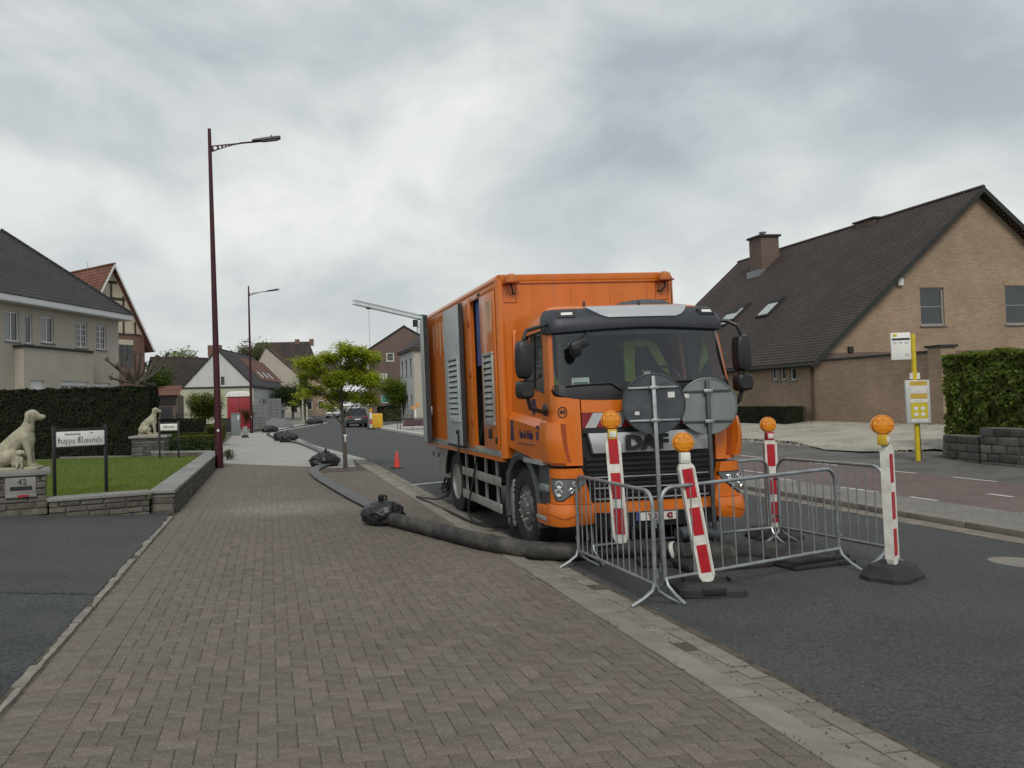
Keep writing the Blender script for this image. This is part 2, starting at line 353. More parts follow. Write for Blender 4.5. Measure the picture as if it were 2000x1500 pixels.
def rawmesh(name, vs, fs, m, cols=None):
    me = bpy.data.meshes.new(name); me.from_pydata(vs, [], fs); me.materials.append(MT[m])
    if cols is not None:
        a = me.color_attributes.new('col', 'FLOAT_COLOR', 'POINT')
        flat = [x for c in cols for x in (c[0], c[1], c[2], 1.0)]
        a.data.foreach_set('color', flat)
    return me
def link(name, me, parent=None, loc=None, rot=None):
    o = bpy.data.objects.new(name, me); C.objects.link(o)
    if parent: o.parent = parent
    if loc: o.location = loc
    if rot: o.rotation_euler = rot
    return o
def tag(o, label, cat, group=None, kind=None):
    o['label'] = label; o['category'] = cat
    if group: o['group'] = group
    if kind: o['kind'] = kind
    return o
def thing(name, label, cat, loc=(0, 0, 0), rotz=0, group=None):
    o = bpy.data.objects.new(name, None); C.objects.link(o); o.location = loc; o.rotation_euler = (0, 0, rotz); o.empty_display_size = .2
    return tag(o, label, cat, group)
def struct(o): o['kind'] = 'structure'; return o
def dup(o, parent=None):
    c = o.copy(); C.objects.link(c)
    if parent: c.parent = parent
    for ch in list(o.children): dup(ch, c)
    return c
def text(name, s, size, m, parent, M, ext=.002, align='CENTER', bold=0., shear=0., sx=1.):
    cu = bpy.data.curves.new('t', 'FONT'); cu.body = s; cu.size = size; cu.align_x = align; cu.align_y = 'CENTER'; cu.extrude = ext; cu.offset = bold; cu.shear = shear
    cu.resolution_u = 2
    ob = bpy.data.objects.new('t', cu); C.objects.link(ob)
    me = bpy.data.meshes.new_from_object(ob); bpy.data.objects.remove(ob); me.name = name
    me.transform(M @ Matrix.Diagonal((sx, 1, 1, 1))); me.materials.clear(); me.materials.append(MT[m])
    return link(name, me, parent)
def frame(o, xdir, ydir):
    """matrix with columns x, y, x cross y at o"""
    x = Vector(xdir).normalized(); y = Vector(ydir); z = x.cross(y).normalized(); y = z.cross(x).normalized()
    return Matrix((( x.x, y.x, z.x, o[0]), (x.y, y.y, z.y, o[1]), (x.z, y.z, z.z, o[2]), (0, 0, 0, 1)))
def rnd(a, b): return random.uniform(a, b)
# ------------------------------------------------------------------ ground, road, pavements
RL = [m2(*p) for p in ((3.06, -8), (3.06, 25), (2.6, 29.3), (1.7, 37.6), (1.45, 45), (.95, 59), (2.6, 66), (6.0, 82), (6.8, 133), (15, 230))]
RR = [m2(*p) for p in ((8.36, -8), (8.36, 25), (8.3, 29.3), (8.15, 37.6), (8.0, 45), (7.7, 59), (10.2, 66), (12, 82), (13.5, 133), (24, 230))]
def lerp(a, b, t): return a+(b-a)*t
def along(pl, y):
    for (x0, y0), (x1, y1) in zip(pl, pl[1:]):
        if y <= y1: return lerp(x0, x1, min(1, max(0, (y-y0)/(y1-y0))))
    return pl[-1][0]
def road_lr(y): return along(RL, y), along(RR, y)
def road_z(x, y=10):
    l, r_ = road_lr(y); t = (x-l)/(r_-l); t = min(1, max(0, t)); return -.04+.075*(1-(2*t-1)**2)

def sheet(name, xs_at, ys, zf, m, nx=8):
    b = B(); 
    for y in ys:
        l, r_ = xs_at(y)
        for i in range(nx+1):
            x = lerp(l, r_, i/nx); b.v.append((x, y, zf(x, y)))
    n = nx+1
    for j in range(len(ys)-1):
        for i in range(nx): b.f.append((j*n+i, j*n+i+1, (j+1)*n+i+1, (j+1)*n+i))
    return struct(b.obj(name, m))
def frange(a, b, s):
    o = []; x = a
    while x < b-1e-6: o.append(x); x += s
    return o+[b]

g = B(); g.add([(-900, -60, -.14), (900, -60, -.14), (900, 2500, -.14), (-900, 2500, -.14)], [(0, 1, 2, 3)]); struct(g.obj('ground', 'ground'))
sheet('road', road_lr, frange(-6, 24, 3)+[26.2, 30.5, 35, 38.8, 42, 46.4, 54, 60.6, 64, 68, 76, 85, 100, 137, 180, 238], road_z, 'asphalt', 14)

# left pavement bed and drop channel
bed = B(); bed.add([(-1.74, -2, -.009), (2.85, -2, -.009), (2.85, 26.1, -.009), (-1.86, 29.0, -.009)], [(0, 1, 2, 3)]); pav = struct(bed.obj('pavement', 'joint'))
ch = B()
ys = frange(-2, 27, .5)
for i, y in enumerate(ys): ch.v += [(2.81, y, -.03+rnd(-.004, .004)), (3.10, y, -.038+rnd(-.006, .006)), (3.47+rnd(-.03, .03), y, -.034)]
for i in range(len(ys)-1):
    for k in (0, 1): ch.f.append((i*3+k, i*3+k+1, i*3+k+4, i*3+k+3))
gut = struct(ch.obj('gutter', 'soil'))

# herringbone bricks, each with its own edges
U = .115
ED0, ED1 = pz(432, 905), pz(640, 913)      # skewed edge where the new pavement starts
def brick_end(x): return ED0.y+(ED1.y-ED0.y)*(x-ED0.x)/(ED1.x-ED0.x)
def brick_verts(x0, x1, y0, y1, z, tilt, ch=.006, gap=.0018):
    x0 += gap; x1 -= gap; y0 += gap; y1 -= gap
    tx, ty = tilt
    def zz(x, y): return z+(x-(x0+x1)/2)*tx+(y-(y0+y1)/2)*ty
    b = -.03
    vs = [(x0, y0, b), (x1, y0, b), (x1, y1, b), (x0, y1, b)]
    for q in (0, ch):
        for x, y in ((x0+q, y0+q), (x1-q, y0+q), (x1-q, y1-q), (x0+q, y1-q)): vs.append((x, y, zz(x, y)-(.004 if q == 0 else 0)))
    fs = [(0, 1, 5, 4), (1, 2, 6, 5), (2, 3, 7, 6), (3, 0, 4, 7), (4, 5, 9, 8), (5, 6, 10, 9), (6, 7, 11, 10), (7, 4, 8, 11), (8, 9, 10, 11)]
    return vs, fs
def brick_col(x, y):
    n = mnoise.noise(Vector((x*.55, y*.4, 2.0)))*.5+mnoise.noise(Vector((x*1.9, y*1.6, 7.0)))*.3
    r_ = random.random()+n*.9
    base = Vector((.142, .118, .099))
    if r_ > .80: base = Vector((.125, .112, .095))
    elif r_ > .70: base = Vector((.138, .119, .092))
    elif r_ < -.02: base = Vector((.147, .116, .097))
    st = mnoise.noise(Vector((x*.35+9, y*.28, 4.0)))+.6*mnoise.noise(Vector((x*1.1, y*.9, 11.0)))
    base = base*rnd(.90, 1.09)*(1+.16*st)
    d = max(0, 1-abs(y-14.6)/1.3)*max(0, 1-abs(x-.2)/1.9)         # pale worn patch by the garden wall
    base = base.lerp(Vector((.215, .20, .18)), min(.75, d*1.3))
    if x < -.7: base = base.lerp(Vector((.135, .122, .098)), .45)
    return base
slots = []
for y in frange(-.22, 29.0, U):
    for x0 in (-1.72, -1.49):
        slots.append((x0, x0+.23, y, y+U))
nx = 36; X0 = -1.26
for cy in range(0, 254):
    for cx in range(-1, nx):
        d = (cx-cy) % 4; y = -.2+cy*U
        if d == 0:
            a, b_ = max(cx, 0), min(cx+2, nx)
            if b_ > a: slots.append((X0+a*U, X0+b_*U, y, y+U))
        elif d == 3 and cx >= 0:
            slots.append((X0+cx*U, X0+(cx+1)*U, y, y+2*U))
slots = [(a, min(b_, 2.83), c, d) for a, b_, c, d in slots if a < 2.8 and d < brick_end((a+b_)/2)+.05]
def inview(s):
    p = Vector(((s[0]+s[1])/2, (s[2]+s[3])/2, 0))-CO; c = p.dot(FW)
    if c < 1: return False
    return -.48 < p.dot(RT)/c < .86 and p.dot(UP)/c > -.5
# holes: a small round valve cover in the pavement
near = sorted([s for s in slots if inview(s)], key=lambda s: ((s[0]+s[1])/2)**2+((s[2]+s[3])/2)**2)[:300]
nearset = set(near)
cache = {}
for s in near:
    w_, l_ = round(s[1]-s[0], 3), round(s[3]-s[2], 3); k = random.randrange(14); key = (w_, l_, k)
    if key not in cache:
        vs, fs = brick_verts(-w_/2, w_/2, -l_/2, l_/2, rnd(-.0025, .0015), (rnd(-.012, .012), rnd(-.012, .012)))
        col = brick_col(rnd(-1, 2), rnd(2, 6)); cache[key] = rawmesh('brick', vs, fs, 'paver', [col]*len(vs))
    link('brick', cache[key], pav, ((s[0]+s[1])/2, (s[2]+s[3])/2, 0))
V = []; Fc = []; Cl = []
for s in slots:
    if s in nearset: continue
    z = rnd(-.003, .002)+.006*mnoise.noise(Vector((s[0]*.8, s[2]*.8, 0)))
    vs, fs = brick_verts(*s, z, (rnd(-.012, .012), rnd(-.012, .012))); o = len(V)
    V += vs; Fc += [tuple(i+o for i in f) for f in fs]; Cl += [brick_col((s[0]+s[1])/2, (s[2]+s[3])/2)]*len(vs)
o = link('bricks', rawmesh('bricks', V, Fc, 'paver', Cl), pav); o['kind'] = 'stuff'

def stone_mesh(lx, ly, lz, jit=.006, ch=.008, m='kerbstone'):
    b = B(); b.cbox(-lx/2, lx/2, -ly/2, ly/2, -lz, 0, ch)
    b.v = [(x+rnd(-jit, jit), y+rnd(-jit, jit), z+rnd(-jit, jit)*.5) for x, y, z in b.v]
    return b.mesh('stone', m, 40)
km = [stone_mesh(.215, .985, .16, .002, .008) for _ in range(5)]
for y in frange(1.0, 25.0, 1.0):
    link('kerb_stone', random.choice(km), gut, (2.945, y+.1, .004+rnd(-.003, .003)), (0, rnd(-.01, .01), rnd(-.004, .004)))
gm = [stone_mesh(.157, .222, .08, .004, .009, 'gutterstone') for _ in range(8)]
for row, x in enumerate((3.155, 3.32)):
    y = 1.3+row*.1
    while y < 26:
        if rnd(0, 1) > .04:
            link('gutter_stone', random.choice(gm), gut, (x+rnd(-.004, .004), y, -.028+rnd(-.004, .003)), (rnd(-.015, .015), rnd(-.02, .02), rnd(-.02, .02)))
        y += .231
# loose grit along the channel
gb = B()
for i in range(1500):
    y = rnd(1.5, 17)**1.0; x = random.choice((random.gauss(3.075, .035), random.gauss(3.43, .03), rnd(3.05, 3.45), random.gauss(3.075, .03))); s = rnd(.003, .011)
    a = rnd(0, 3); z = -.028
    gb.add([(x+s*math.cos(a), y+s*math.sin(a), z), (x+s*math.cos(a+2.1), y+s*math.sin(a+2.1), z), (x+s*math.cos(a+4.2), y+s*math.sin(a+4.2), z), (x, y, z+s*1.1)], [(0, 1, 3), (1, 2, 3), (2, 0, 3)])
tag(gb.obj('grit', 'soil', smooth=0), 'dark grit and leaf litter lying along the gutter stones', 'grit', kind='stuff')
V, Fc = [], []
for i in range(700):
    x, y = rnd(-1.6, 9), rnd(2.2, 9)
    if 2.8 < x < 3.45: continue
    s = rnd(.002, .006); z = (road_z(x, y) if x > 3.3 else .0)+.0005; o = len(V)
    V += [(x-s, y, z), (x+s, y-s*.6, z), (x+s*.4, y+s, z), (x, y, z+s)]; Fc += [(o, o+1, o+3), (o+1, o+2, o+3), (o+2, o, o+3)]
tag(link('crumbs', rawmesh('crumbs', V, Fc, 'kerbstone')), 'pale crumbs scattered over the brick pavement and asphalt', 'grit', kind='stuff')

# driveway, rising a little away from the street
def drive_z(x, y): return .15*min(1.3, max(0, (-1.78-x)/2.05))*1.05-.006
sheet('driveway', lambda y: (-16, -1.85), frange(8.4, 14.9, 1), lambda x, y: drive_z(x, y)+.004, 'asphalt', 24)
sheet('driveway_apron', lambda y: (-16, -1.85), frange(-3, 8.43, 1), drive_z, 'asphalt_old', 24)
eb = B()
y = -1.0
strip = struct(B().add([(-1.89, -3, -.004), (-1.71, -3, -.004), (-1.71, 14.4, -.004), (-1.89, 14.4, -.004)], [(0, 1, 2, 3)]).obj('edge_bed', 'soil'))
while y < 13.9:
    L_ = rnd(.12, .55); wd = rnd(.045, .085)
    if rnd(0, 1) < .9:
        pts = []
        for k in range(5): pts.append((-1.75+rnd(-.008, .006), y+L_*k/4))
        for k in range(4, -1, -1): pts.append((-1.75-wd+rnd(-.014, .014), y+L_*k/4+rnd(-.02, .02)))
        B().prism(pts, lambda a, c: (a, c, -.02), lambda a, c: (a, c, .012)).obj('edge_stone', 'kerbstone', strip, smooth=0)
    y += L_+rnd(.01, .05)
wb = B()   # weeds in the driveway seam
V, Fc, Cl = [], [], []
for i in range(260):
    t = rnd(0, 1)**1.3; x = -2.0-t*2.9; y = 8.42+random.gauss(0, .02); z = drive_z(x, y); h = rnd(.006, .02); a = rnd(0, 6.3)
    o = len(V); V += [(x-.006, y, z), (x+.006, y, z), (x+.02*math.cos(a), y+.02*math.sin(a), z+h)]; Fc.append((o, o+1, o+2)); Cl += [(.07, .08, .03)]*3
tag(link('seam_weeds', rawmesh('weeds', V, Fc, 'leaf', Cl)), 'thin dry weeds growing in the seam across the asphalt driveway', 'weeds', kind='stuff')

V, Fc, Cl = [], [], []
for i in range(1500):
    if rnd(0, 1) < .55: x, y = -1.74+random.gauss(0, .025), rnd(2.5, 14.5)
    elif rnd(0, 1) < .6: x, y = -1.76+random.gauss(0, .02), rnd(14.6, 27)
    else: x, y = 2.84+random.gauss(0, .012), rnd(3, 12)
    if mnoise.noise(Vector((x, y*1.7, 3))) < .12: continue
    h = rnd(.008, .03); a = rnd(0, 6.3); o = len(V); V += [(x-.004, y, .0), (x+.004, y, .0), (x+.018*math.cos(a), y+.018*math.sin(a), h)]; Fc.append((o, o+1, o+2)); Cl += [(.065, .076, .028)]*3
tag(link('joint_weeds', rawmesh('joint_weeds', V, Fc, 'leaf', Cl)), 'sparse small weeds along the edges of the brick pavement', 'weeds', kind='stuff')
# new light pavement beyond the bricks
brick_mat('newtile', (.30, .295, .27), (.335, .33, .30), (.235, .23, .21), .44, .22, .005, 'xy', .2, .07)
npv = [(-1.88, brick_end(-1.88)), (2.55, brick_end(2.55))]+[(road_lr(y)[0]-.42, y) for y in (27, 30.5, 35, 38.8, 46, 54, 60.6)]+[(-2.55, 60.0), (-2.55, 35), (-1.88, 33)]
struct(B().prism(npv, lambda a, c: (a, c, -.1), lambda a, c: (a, c, .004)).obj('new_pavement', 'newtile', smooth=0))
kb = struct(B().add([(-2.7, 24, -.03), (3.4, 24, -.03), (1.2, 61, -.03), (-2.7, 61, -.03)], [(0, 1, 2, 3)]).obj('kerb_bed', 'grit'))
nk = [stone_mesh(.36, .985, .2, .001, .012, 'newpave') for _ in range(3)]
y = 26.6
while y < 60:
    l0, l1 = road_lr(y)[0], road_lr(y+1)[0]
    link('kerb_stone', random.choice(nk), kb, ((l0+l1)/2-.2, y+.5, .02), (0, 0, math.atan2(-(l1-l0), 1))); y += 1.0
# build-out at the bend, gravelled works area behind it
B().prism([m2(*p) for p in ((-3, 60), (.9, 59), (5.75, 82), (6.3, 133), (-3, 133))], lambda a, c: (a, c, -.1), lambda a, c: (a, c, .012)).obj('works_area', 'grit')['kind'] = 'structure'
for i in range(23):
    t = i/23; p = Vector((*m2(1.0, 59.2), 0)).lerp(Vector((*m2(5.9, 81.6), 0)), t)
    link('kerb_stone', nk[i % 3], kb, (p.x-.15, p.y+.5, .05), (0, 0, -.226))
B().prism([m2(*p) for p in ((-1.5, 62), (1.0, 61.5), (4.6, 79), (-1.2, 76))], lambda a, c: (a, c, -.1), lambda a, c: (a, c, .03)).obj('new_pavement_slab', 'newpave')['kind'] = 'structure'

# right side: gutter, kerb, tiles, red cycle path, verge
rg_ = B()
ys = frange(-2, 42, 2)
for y in ys: rg_.v += [(9.20, y, -.045), (9.66, y, -.035)]
for i in range(len(ys)-1): rg_.f.append((i*2, i*2+1, i*2+3, i*2+2))
rgut = struct(rg_.obj('gutter_far_side', 'soil'))
for y in frange(1.2, 42, 1.0): link('kerb_stone', random.choice(km), rgut, (9.735, y, .062+rnd(-.003, .003)), (0, 0, rnd(-.004, .004)))
for row, x in enumerate((9.35, 9.52)):
    y = 4.0+row*.1
    while y < 28:
        link('gutter_stone', random.choice(gm), rgut, (x, y, -.024+rnd(-.003, .003)), (rnd(-.01, .01), rnd(-.02, .02), rnd(-.02, .02))); y += .231
def rz(x): return .06 if x < 14.65 else .06+(x-14.65)*.092 if x < 22.2 else .755
sheet('tile_footway', lambda y: (9.83, 11.04), frange(-2, 43, 3), lambda x, y: .055, 'greypave', 2)
sheet('cycle_path', lambda y: (11.04, 14.37), frange(-2, 43, 3), lambda x, y: .055, 'redpave', 2)
mat('verge', (.105, .10, .092), .9, var=.2, vs=1.2, bump=.5, bs=90, fine=.25, fs=90, dirt=(.14, .13, .115), ds=1.2, da=.6)
sheet('verge', lambda y: (14.37, 17.8), frange(-2, 15, 2)+[18, 21, 26, 43], lambda x, y: rz(x)-.03, 'verge', 4)
mk = struct(B().add([(11.0, 4, .057), (11.03, 4, .057), (11.03, 4.02, .057), (11.0, 4.02, .057)], [(0, 1, 2, 3)]).obj('path_marking', 'paintwhite'))
def dash(x, y0, y1, wd=.1):
    b = B(); n = max(2, int((y1-y0)/.12)); 
    for i in range(n+1): b.v += [(x-wd/2+rnd(-.012, .012), lerp(y0, y1, i/n), .0595), (x+wd/2+rnd(-.012, .012), lerp(y0, y1, i/n), .0595)]
    b.f = [(2*i, 2*i+1, 2*i+3, 2*i+2) for i in range(n)]; b.obj('dash', 'paintwhite', mk)
for x, y0, y1 in [(9.98, 7.4, 8.1), (9.98, 9.55, 10.1), (9.98, 10.8, 11.9), (9.98, 13.0, 14.1), (12.9, 11.0, 11.95), (12.9, 12.85, 13.6), (12.9, 8.8, 9.8), (12.9, 15.2, 16.3), (11.3, 9.35, 9.8), (11.25, 8.7, 9.1), (10.4, 14.6, 15.4), (9.98, 16, 17.2), (12.9, 18, 19.2)]: dash(1.11*x, m2(x, y0)[1], m2(x, y1)[1])
wl_ = [m2(*p) for p in ((2.98, 17.12), (4.6, 17.2), (4.6, 17.34), (2.98, 17.26))]
lm = struct(B().add([(x, y, road_z(x)+.008) for x, y in wl_], [(0, 1, 2, 3)]).obj('road_marking', 'paintwhite'))
# gravel forecourt
gv = B(); 
gx = [14.55, 15.3, 16, 17, 18.5, 20.2]
gys = [13.2, 14.2, 15.1, 16.5, 17.9, 20, 23.2, 26, 31]
for y in gys:
    e0 = 15.75 if y < 15.2 else 14.8 if y < 20 else 15.5
    for i, x in enumerate(gx):
        xx, yy = m2(max(x, e0+i*.02)+rnd(-.04, .04), y); gv.v.append((xx, yy, rz(xx)+.012+rnd(-.01, .02)))
for j in range(len(gys)-1):
    for i in range(5): gv.f.append((j*6+i, j*6+i+1, j*6+i+7, j*6+i+6))
struct(gv.obj('gravel_forecourt', 'graveltop'))
sheet('far_yard', lambda y: (22.2, 66), [-2, 12, 29], lambda x, y: .64, 'ground', 2)
V, Fc = [], []
for i in range(9000):
    x0_, y0_ = rnd(14.9, 19.9), rnd(14.6, 26); x, y = m2(x0_, y0_); s = rnd(.012, .03); z = rz(x)+.015; a = rnd(0, 3); o = len(V)
    if x0_ < 15.8 and y0_ < 15.2: continue
    V += [(x+s*math.cos(a), y+s*math.sin(a), z), (x+s*math.cos(a+2.1), y+s*math.sin(a+2.1), z), (x+s*math.cos(a+4.2), y+s*math.sin(a+4.2), z), (x+s*.2, y, z+s*rnd(.6, 1.2))]
    Fc += [(o, o+1, o+3), (o+1, o+2, o+3), (o+2, o, o+3)]
tag(link('gravel_stones', rawmesh('gravel', V, Fc, 'graveltop')), 'pale gravel stones spread over the forecourt of the brick house', 'gravel', kind='stuff')
# manhole cover on the road
mh = thing('manhole_cover', 'round worn concrete and iron manhole cover set in the asphalt', 'manhole', (*pz(1995, 1097, .02).xy, road_z(8.2)-.004))
B().lathe([(.33, 0), (.33, .012), (.315, .014), (.30, .009), (0.001, .009)], 32).obj('rim', 'iron', mh)
B().lathe([(.295, .0), (.295, .012), (.27, .016), (.001, .016)], 32).obj('lid', 'kerbstone', mh)

# ------------------------------------------------------------------ leaves, hedges, lawn
def leafquad(V, Fc, Cl, p, nrm, s, col, asp=.55):
    n = Vector(nrm)
    if n.length < 1e-3: n = Vector((0, 0, 1))
    n.normalize(); a = n.cross(Vector((rnd(-1, 1), rnd(-1, 1), rnd(-1, 1))))
    if a.length < 1e-3: return
    a.normalize(); b = n.cross(a); o = len(V)
    V += [tuple(p-a*s), tuple(p-b*s*asp+n*s*.12), tuple(p+a*s), tuple(p+b*s*asp+n*s*.12)]; Fc.append((o, o+1, o+2, o+3)); Cl += [tuple(col)]*4
def vary(cols, k=.25):
    c = Vector(random.choice(cols)); return c*rnd(1-k, 1+k)
def hedge(name, label, p0, p1, thick, z0, z1, n, ls, cols, lm='leaf', side=1, cat='hedge', lump=.06, faces=('f', 't', 'e1', 'e0', 'b'), group=None):
    """clipped hedge along p0->p1; thick measured away from the viewer side"""
    p0 = Vector((p0[0], p0[1], 0)); p1 = Vector((p1[0], p1[1], 0)); L = (p1-p0).length; ux = (p1-p0).normalized(); uy = Vector((-ux.y, ux.x, 0))*side
    h = z1-z0; root = thing(name, label, cat, (p0.x, p0.y, z0), 0, group)
    def W(u, v, z): return ux*u+uy*v+Vector((0, 0, z))
    core = B(); nx_ = max(2, int(L/.35)); nz_ = max(2, int(h/.35)); ny_ = max(2, int(thick/.35))
    bm = bmesh.new(); bmesh.ops.create_grid(bm, x_segments=1, y_segments=1, size=1); bm.free()
    for ring in range(nz_+1):
        pass
    q = .06+lump*1.1
    core.box(q, L-q, q, thick-q, 0, h-q*.7, Matrix(((ux.x, uy.x, 0, 0), (ux.y, uy.y, 0, 0), (0, 0, 1, 0), (0, 0, 0, 1)))); core.obj('branches', 'hedgecore', root)
    areas = {'f': L*h, 'b': L*h*.3, 't': L*thick, 'e0': thick*h, 'e1': thick*h}; tot = sum(areas[k] for k in faces)
    V, Fc, Cl = [], [], []
    for k in faces:
        for i in range(int(n*areas[k]/tot)):
            u = rnd(0, L); v = rnd(0, thick); z = rnd(0, h)
            if k == 'f': v = 0; nr = -uy
            elif k == 'b': v = thick; nr = uy
            elif k == 't': z = h; nr = Vector((0, 0, 1))
            elif k == 'e0': u = 0; nr = -ux
            else: u = L; nr = ux
            p = W(u, v, z); d = mnoise.noise((p+root.location)*2.2)*lump+mnoise.noise((p+root.location)*7)*lump*.5-rnd(0, .07)
            p = p+nr*d; nn = nr+Vector((rnd(-1, 1), rnd(-1, 1), rnd(-.4, 1)))*.8
            leafquad(V, Fc, Cl, p, nn, ls*rnd(.6, 1.2), vary(cols))
    o = link('foliage', rawmesh('foliage', V, Fc, lm, Cl), root); o['kind'] = 'stuff'
    return root
LAWN = .265
DK = [(.013, .018, .008), (.018, .024, .010), (.010, .013, .007), (.022, .024, .012)]
h0 = pz(-90, 897, LAWN); h1 = pz(293, 888, LAWN)
hz1 = py_(200, 757, h1.y).z
hedge('tall_hedge', 'tall clipped dark conifer hedge behind the front lawn', h0, h1, 1.1, .15, hz1, 42000, .06, DK, 'leafdark', lump=.10)
# hedge and stone wall by the bus stop
GR = [(.11, .17, .028), (.145, .21, .033), (.07, .105, .022), (.19, .24, .045), (.11, .105, .035)]
hedge('beech_hedge', 'thick green leafy hedge behind the rough stone wall by the bus stop', m2(15.75, 14.75), m2(15.35, 6.5), 1.4, .15, 2.80, 46000, .06, GR, side=1, lump=.16, faces=('f', 't', 'e0', 'e1'))
hedge('box_hedge', 'low dark box hedge against the side wall of the brick house', m2(18.9, 29.8), m2(18.9, 25.0), .95, .58, 1.38, 7000, .035, DK, 'leafdark', side=1, lump=.03, faces=('f', 't', 'e1', 'e0'))

struct(B().prism([(-2.15, 14.75), (-2.15, 28.8), (-12, 28.8), (-12, 11.4)], lambda a, c: (a, c, .1), lambda a, c: (a, c, LAWN)).obj('lawn', 'soil', smooth=0))
V, Fc, Cl = [], [], []
for i in range(52000):
    y = 13.4+14.4*rnd(0, 1)**1.2; x = -2.17-rnd(0, 1)*(1.0+(y-14)*.42+2.2)
    if y < 14.78+.356*(x+2.2): continue
    h = rnd(.025, .06)*(1.5 if rnd(0, 1) < .08 else 1); a = rnd(0, 6.28); w_ = rnd(.004, .009); l = rnd(-.03, .03); o = len(V)
    V += [(x-w_*math.cos(a), y-w_*math.sin(a), LAWN), (x+w_*math.cos(a), y+w_*math.sin(a), LAWN), (x+l, y+rnd(-.03, .03), LAWN+h)]; Fc.append((o, o+1, o+2))
    t = .5+.5*mnoise.noise(Vector((x*.7, y*.7, 0))); c = Vector((.12, .19, .028)).lerp(Vector((.165, .21, .042)), t)*rnd(.75, 1.25); Cl += [tuple(c)]*3
o = link('lawn_grass', rawmesh('lawn_grass', V, Fc, 'leaf', Cl)); tag(o, 'mown green grass of the front lawn inside the low stone wall', 'grass', kind='stuff')
mat('lawnbase', (.075, .105, .022), .95, var=.2, vs=3); bpy.data.objects['lawn'].data.materials[0] = MT['lawnbase']
p = pz(-60, 891, LAWN); q = pz(270, 891, LAWN)
B().prism([(p.x, p.y-.35), (q.x, q.y-.35), (q.x, q.y+.35), (p.x, p.y+.35)], lambda a, c: (a, c, .2), lambda a, c: (a, c, .262)).obj('garden_path', 'kerbstone')['kind'] = 'structure'

# ------------------------------------------------------------------ garden walls of rough stone
def stone_run(root, p0, p1, thick, z0, z1, ch, sl, m='stonerough', proud=.02, cap=None, capm='stonecap', capover=.05, capl=1.0, hvar=0, corejoint='mortar'):
    """courses of separate stones through the wall, on a mortar core; local to root"""
    p0 = Vector((p0[0], p0[1], 0)); p1 = Vector((p1[0], p1[1], 0)); L = (p1-p0).length; ang = math.atan2(p1.y-p0.y, p1.x-p0.x)
    T = Matrix.Translation(p0) @ Matrix.Rotation(ang, 4, 'Z')
    B().box(.02, L-.02, .015, thick-.015, z0, z1-.005, T).obj('mortar_core', corejoint, root)
    nrow = max(1, round((z1-z0)/ch)); hh = (z1-z0)/nrow
    meshes = {}
    for r_ in range(nrow):
        u = -rnd(0, sl*.7) if r_ % 2 else 0
        while u < L-.01:
            l = sl*rnd(.75, 1.3); a = max(u, 0); b_ = min(u+l, L); u += l
            if b_-a < .05: continue
            k = (random.randrange(5), round((b_-a)/.04)); 
            if k not in meshes:
                bb = B(); q = k[1]*.04; bb.cbox(-q/2+.008, q/2-.008, -thick/2-proud*rnd(.3, 1.4), thick/2+proud*rnd(.3, 1.2), -hh/2+.007, hh/2-.007, .014)
                bb.v = [(x+rnd(-.006, .006), y+rnd(-.008, .008), z+rnd(-.004, .004)) for x, y, z in bb.v]; meshes[k] = bb.mesh('stone', m, 30)
            c = T @ Vector(((a+b_)/2, thick/2, z0+hh*(r_+.5)))
            o_ = link('stone', meshes[k], root, c, (0, 0, ang)); o_.scale.x = (b_-a)/(k[1]*.04)
    if cap:
        u = -capover; n = max(1, round((L+2*capover)/capl)); cl = (L+2*capover)/n
        for i in range(n):
            bb = B(); bb.cbox(u+i*cl+.004, u+(i+1)*cl-.004, -capover, thick+capover, z1, z1+cap, .008, T); bb.obj('cap_stone', capm, root)
gw = thing('garden_wall', 'low rough stone garden wall with pale flat cap slabs beside the red lamp post', 'wall', (0, 0, 0))
stone_run(gw, m2(-1.62, 14.5), m2(-1.60, 26.9), .39, -.02, .385, .095, .30, cap=.06, capover=.04, capl=1.05)
gw2 = thing('garden_wall', 'low rough stone wall between the asphalt driveway and the lawn', 'wall', (0, 0, 0))
stone_run(gw2, m2(-3.42, 14.12), m2(-1.98, 14.42), .36, -.02, .385, .095, .30, cap=.058, capover=.035, capl=.95)
gw3 = thing('garden_wall', 'low stone wall joining the far dog pillar to the pavement', 'wall', (0, 0, 0))
stone_run(gw3, m2(-3.75, 28.0), m2(-1.98, 26.95), .36, -.02, .385, .12, .34, cap=.06, capover=.03)
pl1 = thing('stone_pillar', 'broad stone gate pillar with letter slot and house number 42', 'pillar', (0, 0, 0))
stone_run(pl1, m2(-5.1, 13.98), m2(-3.46, 14.2), .66, .05, .855, .11, .38, cap=.09, capover=.06, capl=1.8)
_a, _b = m2(-5.1, 13.98), m2(-3.46, 14.2); T1 = Matrix.Translation((*_b, 0)) @ Matrix.Rotation(math.atan2(_b[1]-_a[1], _b[0]-_a[0]), 4, 'Z') @ Matrix.Scale(SZ, 4)
lb = B().cbox(-.62, -.17, -.035, .05, .50, .78, .006, T1).obj('letter_box', 'stonecap', pl1)
B().cbox(-.62, -.16, -.05, .0, .46, .51, .006, T1).obj('sill', 'stonecap', pl1)
B().box(-.55, -.23, -.041, -.02, .575, .635, T1).obj('letter_slot', 'black', pl1)
text('house_number', '42', .14, 'blackrough', pl1, T1 @ Matrix.Translation((-.37, -.037, .70)) @ Matrix.Rotation(R(90), 4, 'X'))
B().box(-.44, -.28, -.058, -.049, .47, .50, T1).obj('sticker', 'redfoil', pl1)
q0 = py_(257, 880, 28.1); q1 = py_(322, 880, 28.0)
pl2 = thing('stone_pillar', 'broad stone gate pillar behind the lawn with a smaller looking seated dog', 'pillar', (0, 0, 0))
ztop2 = py_(290, 851, 28.2).z
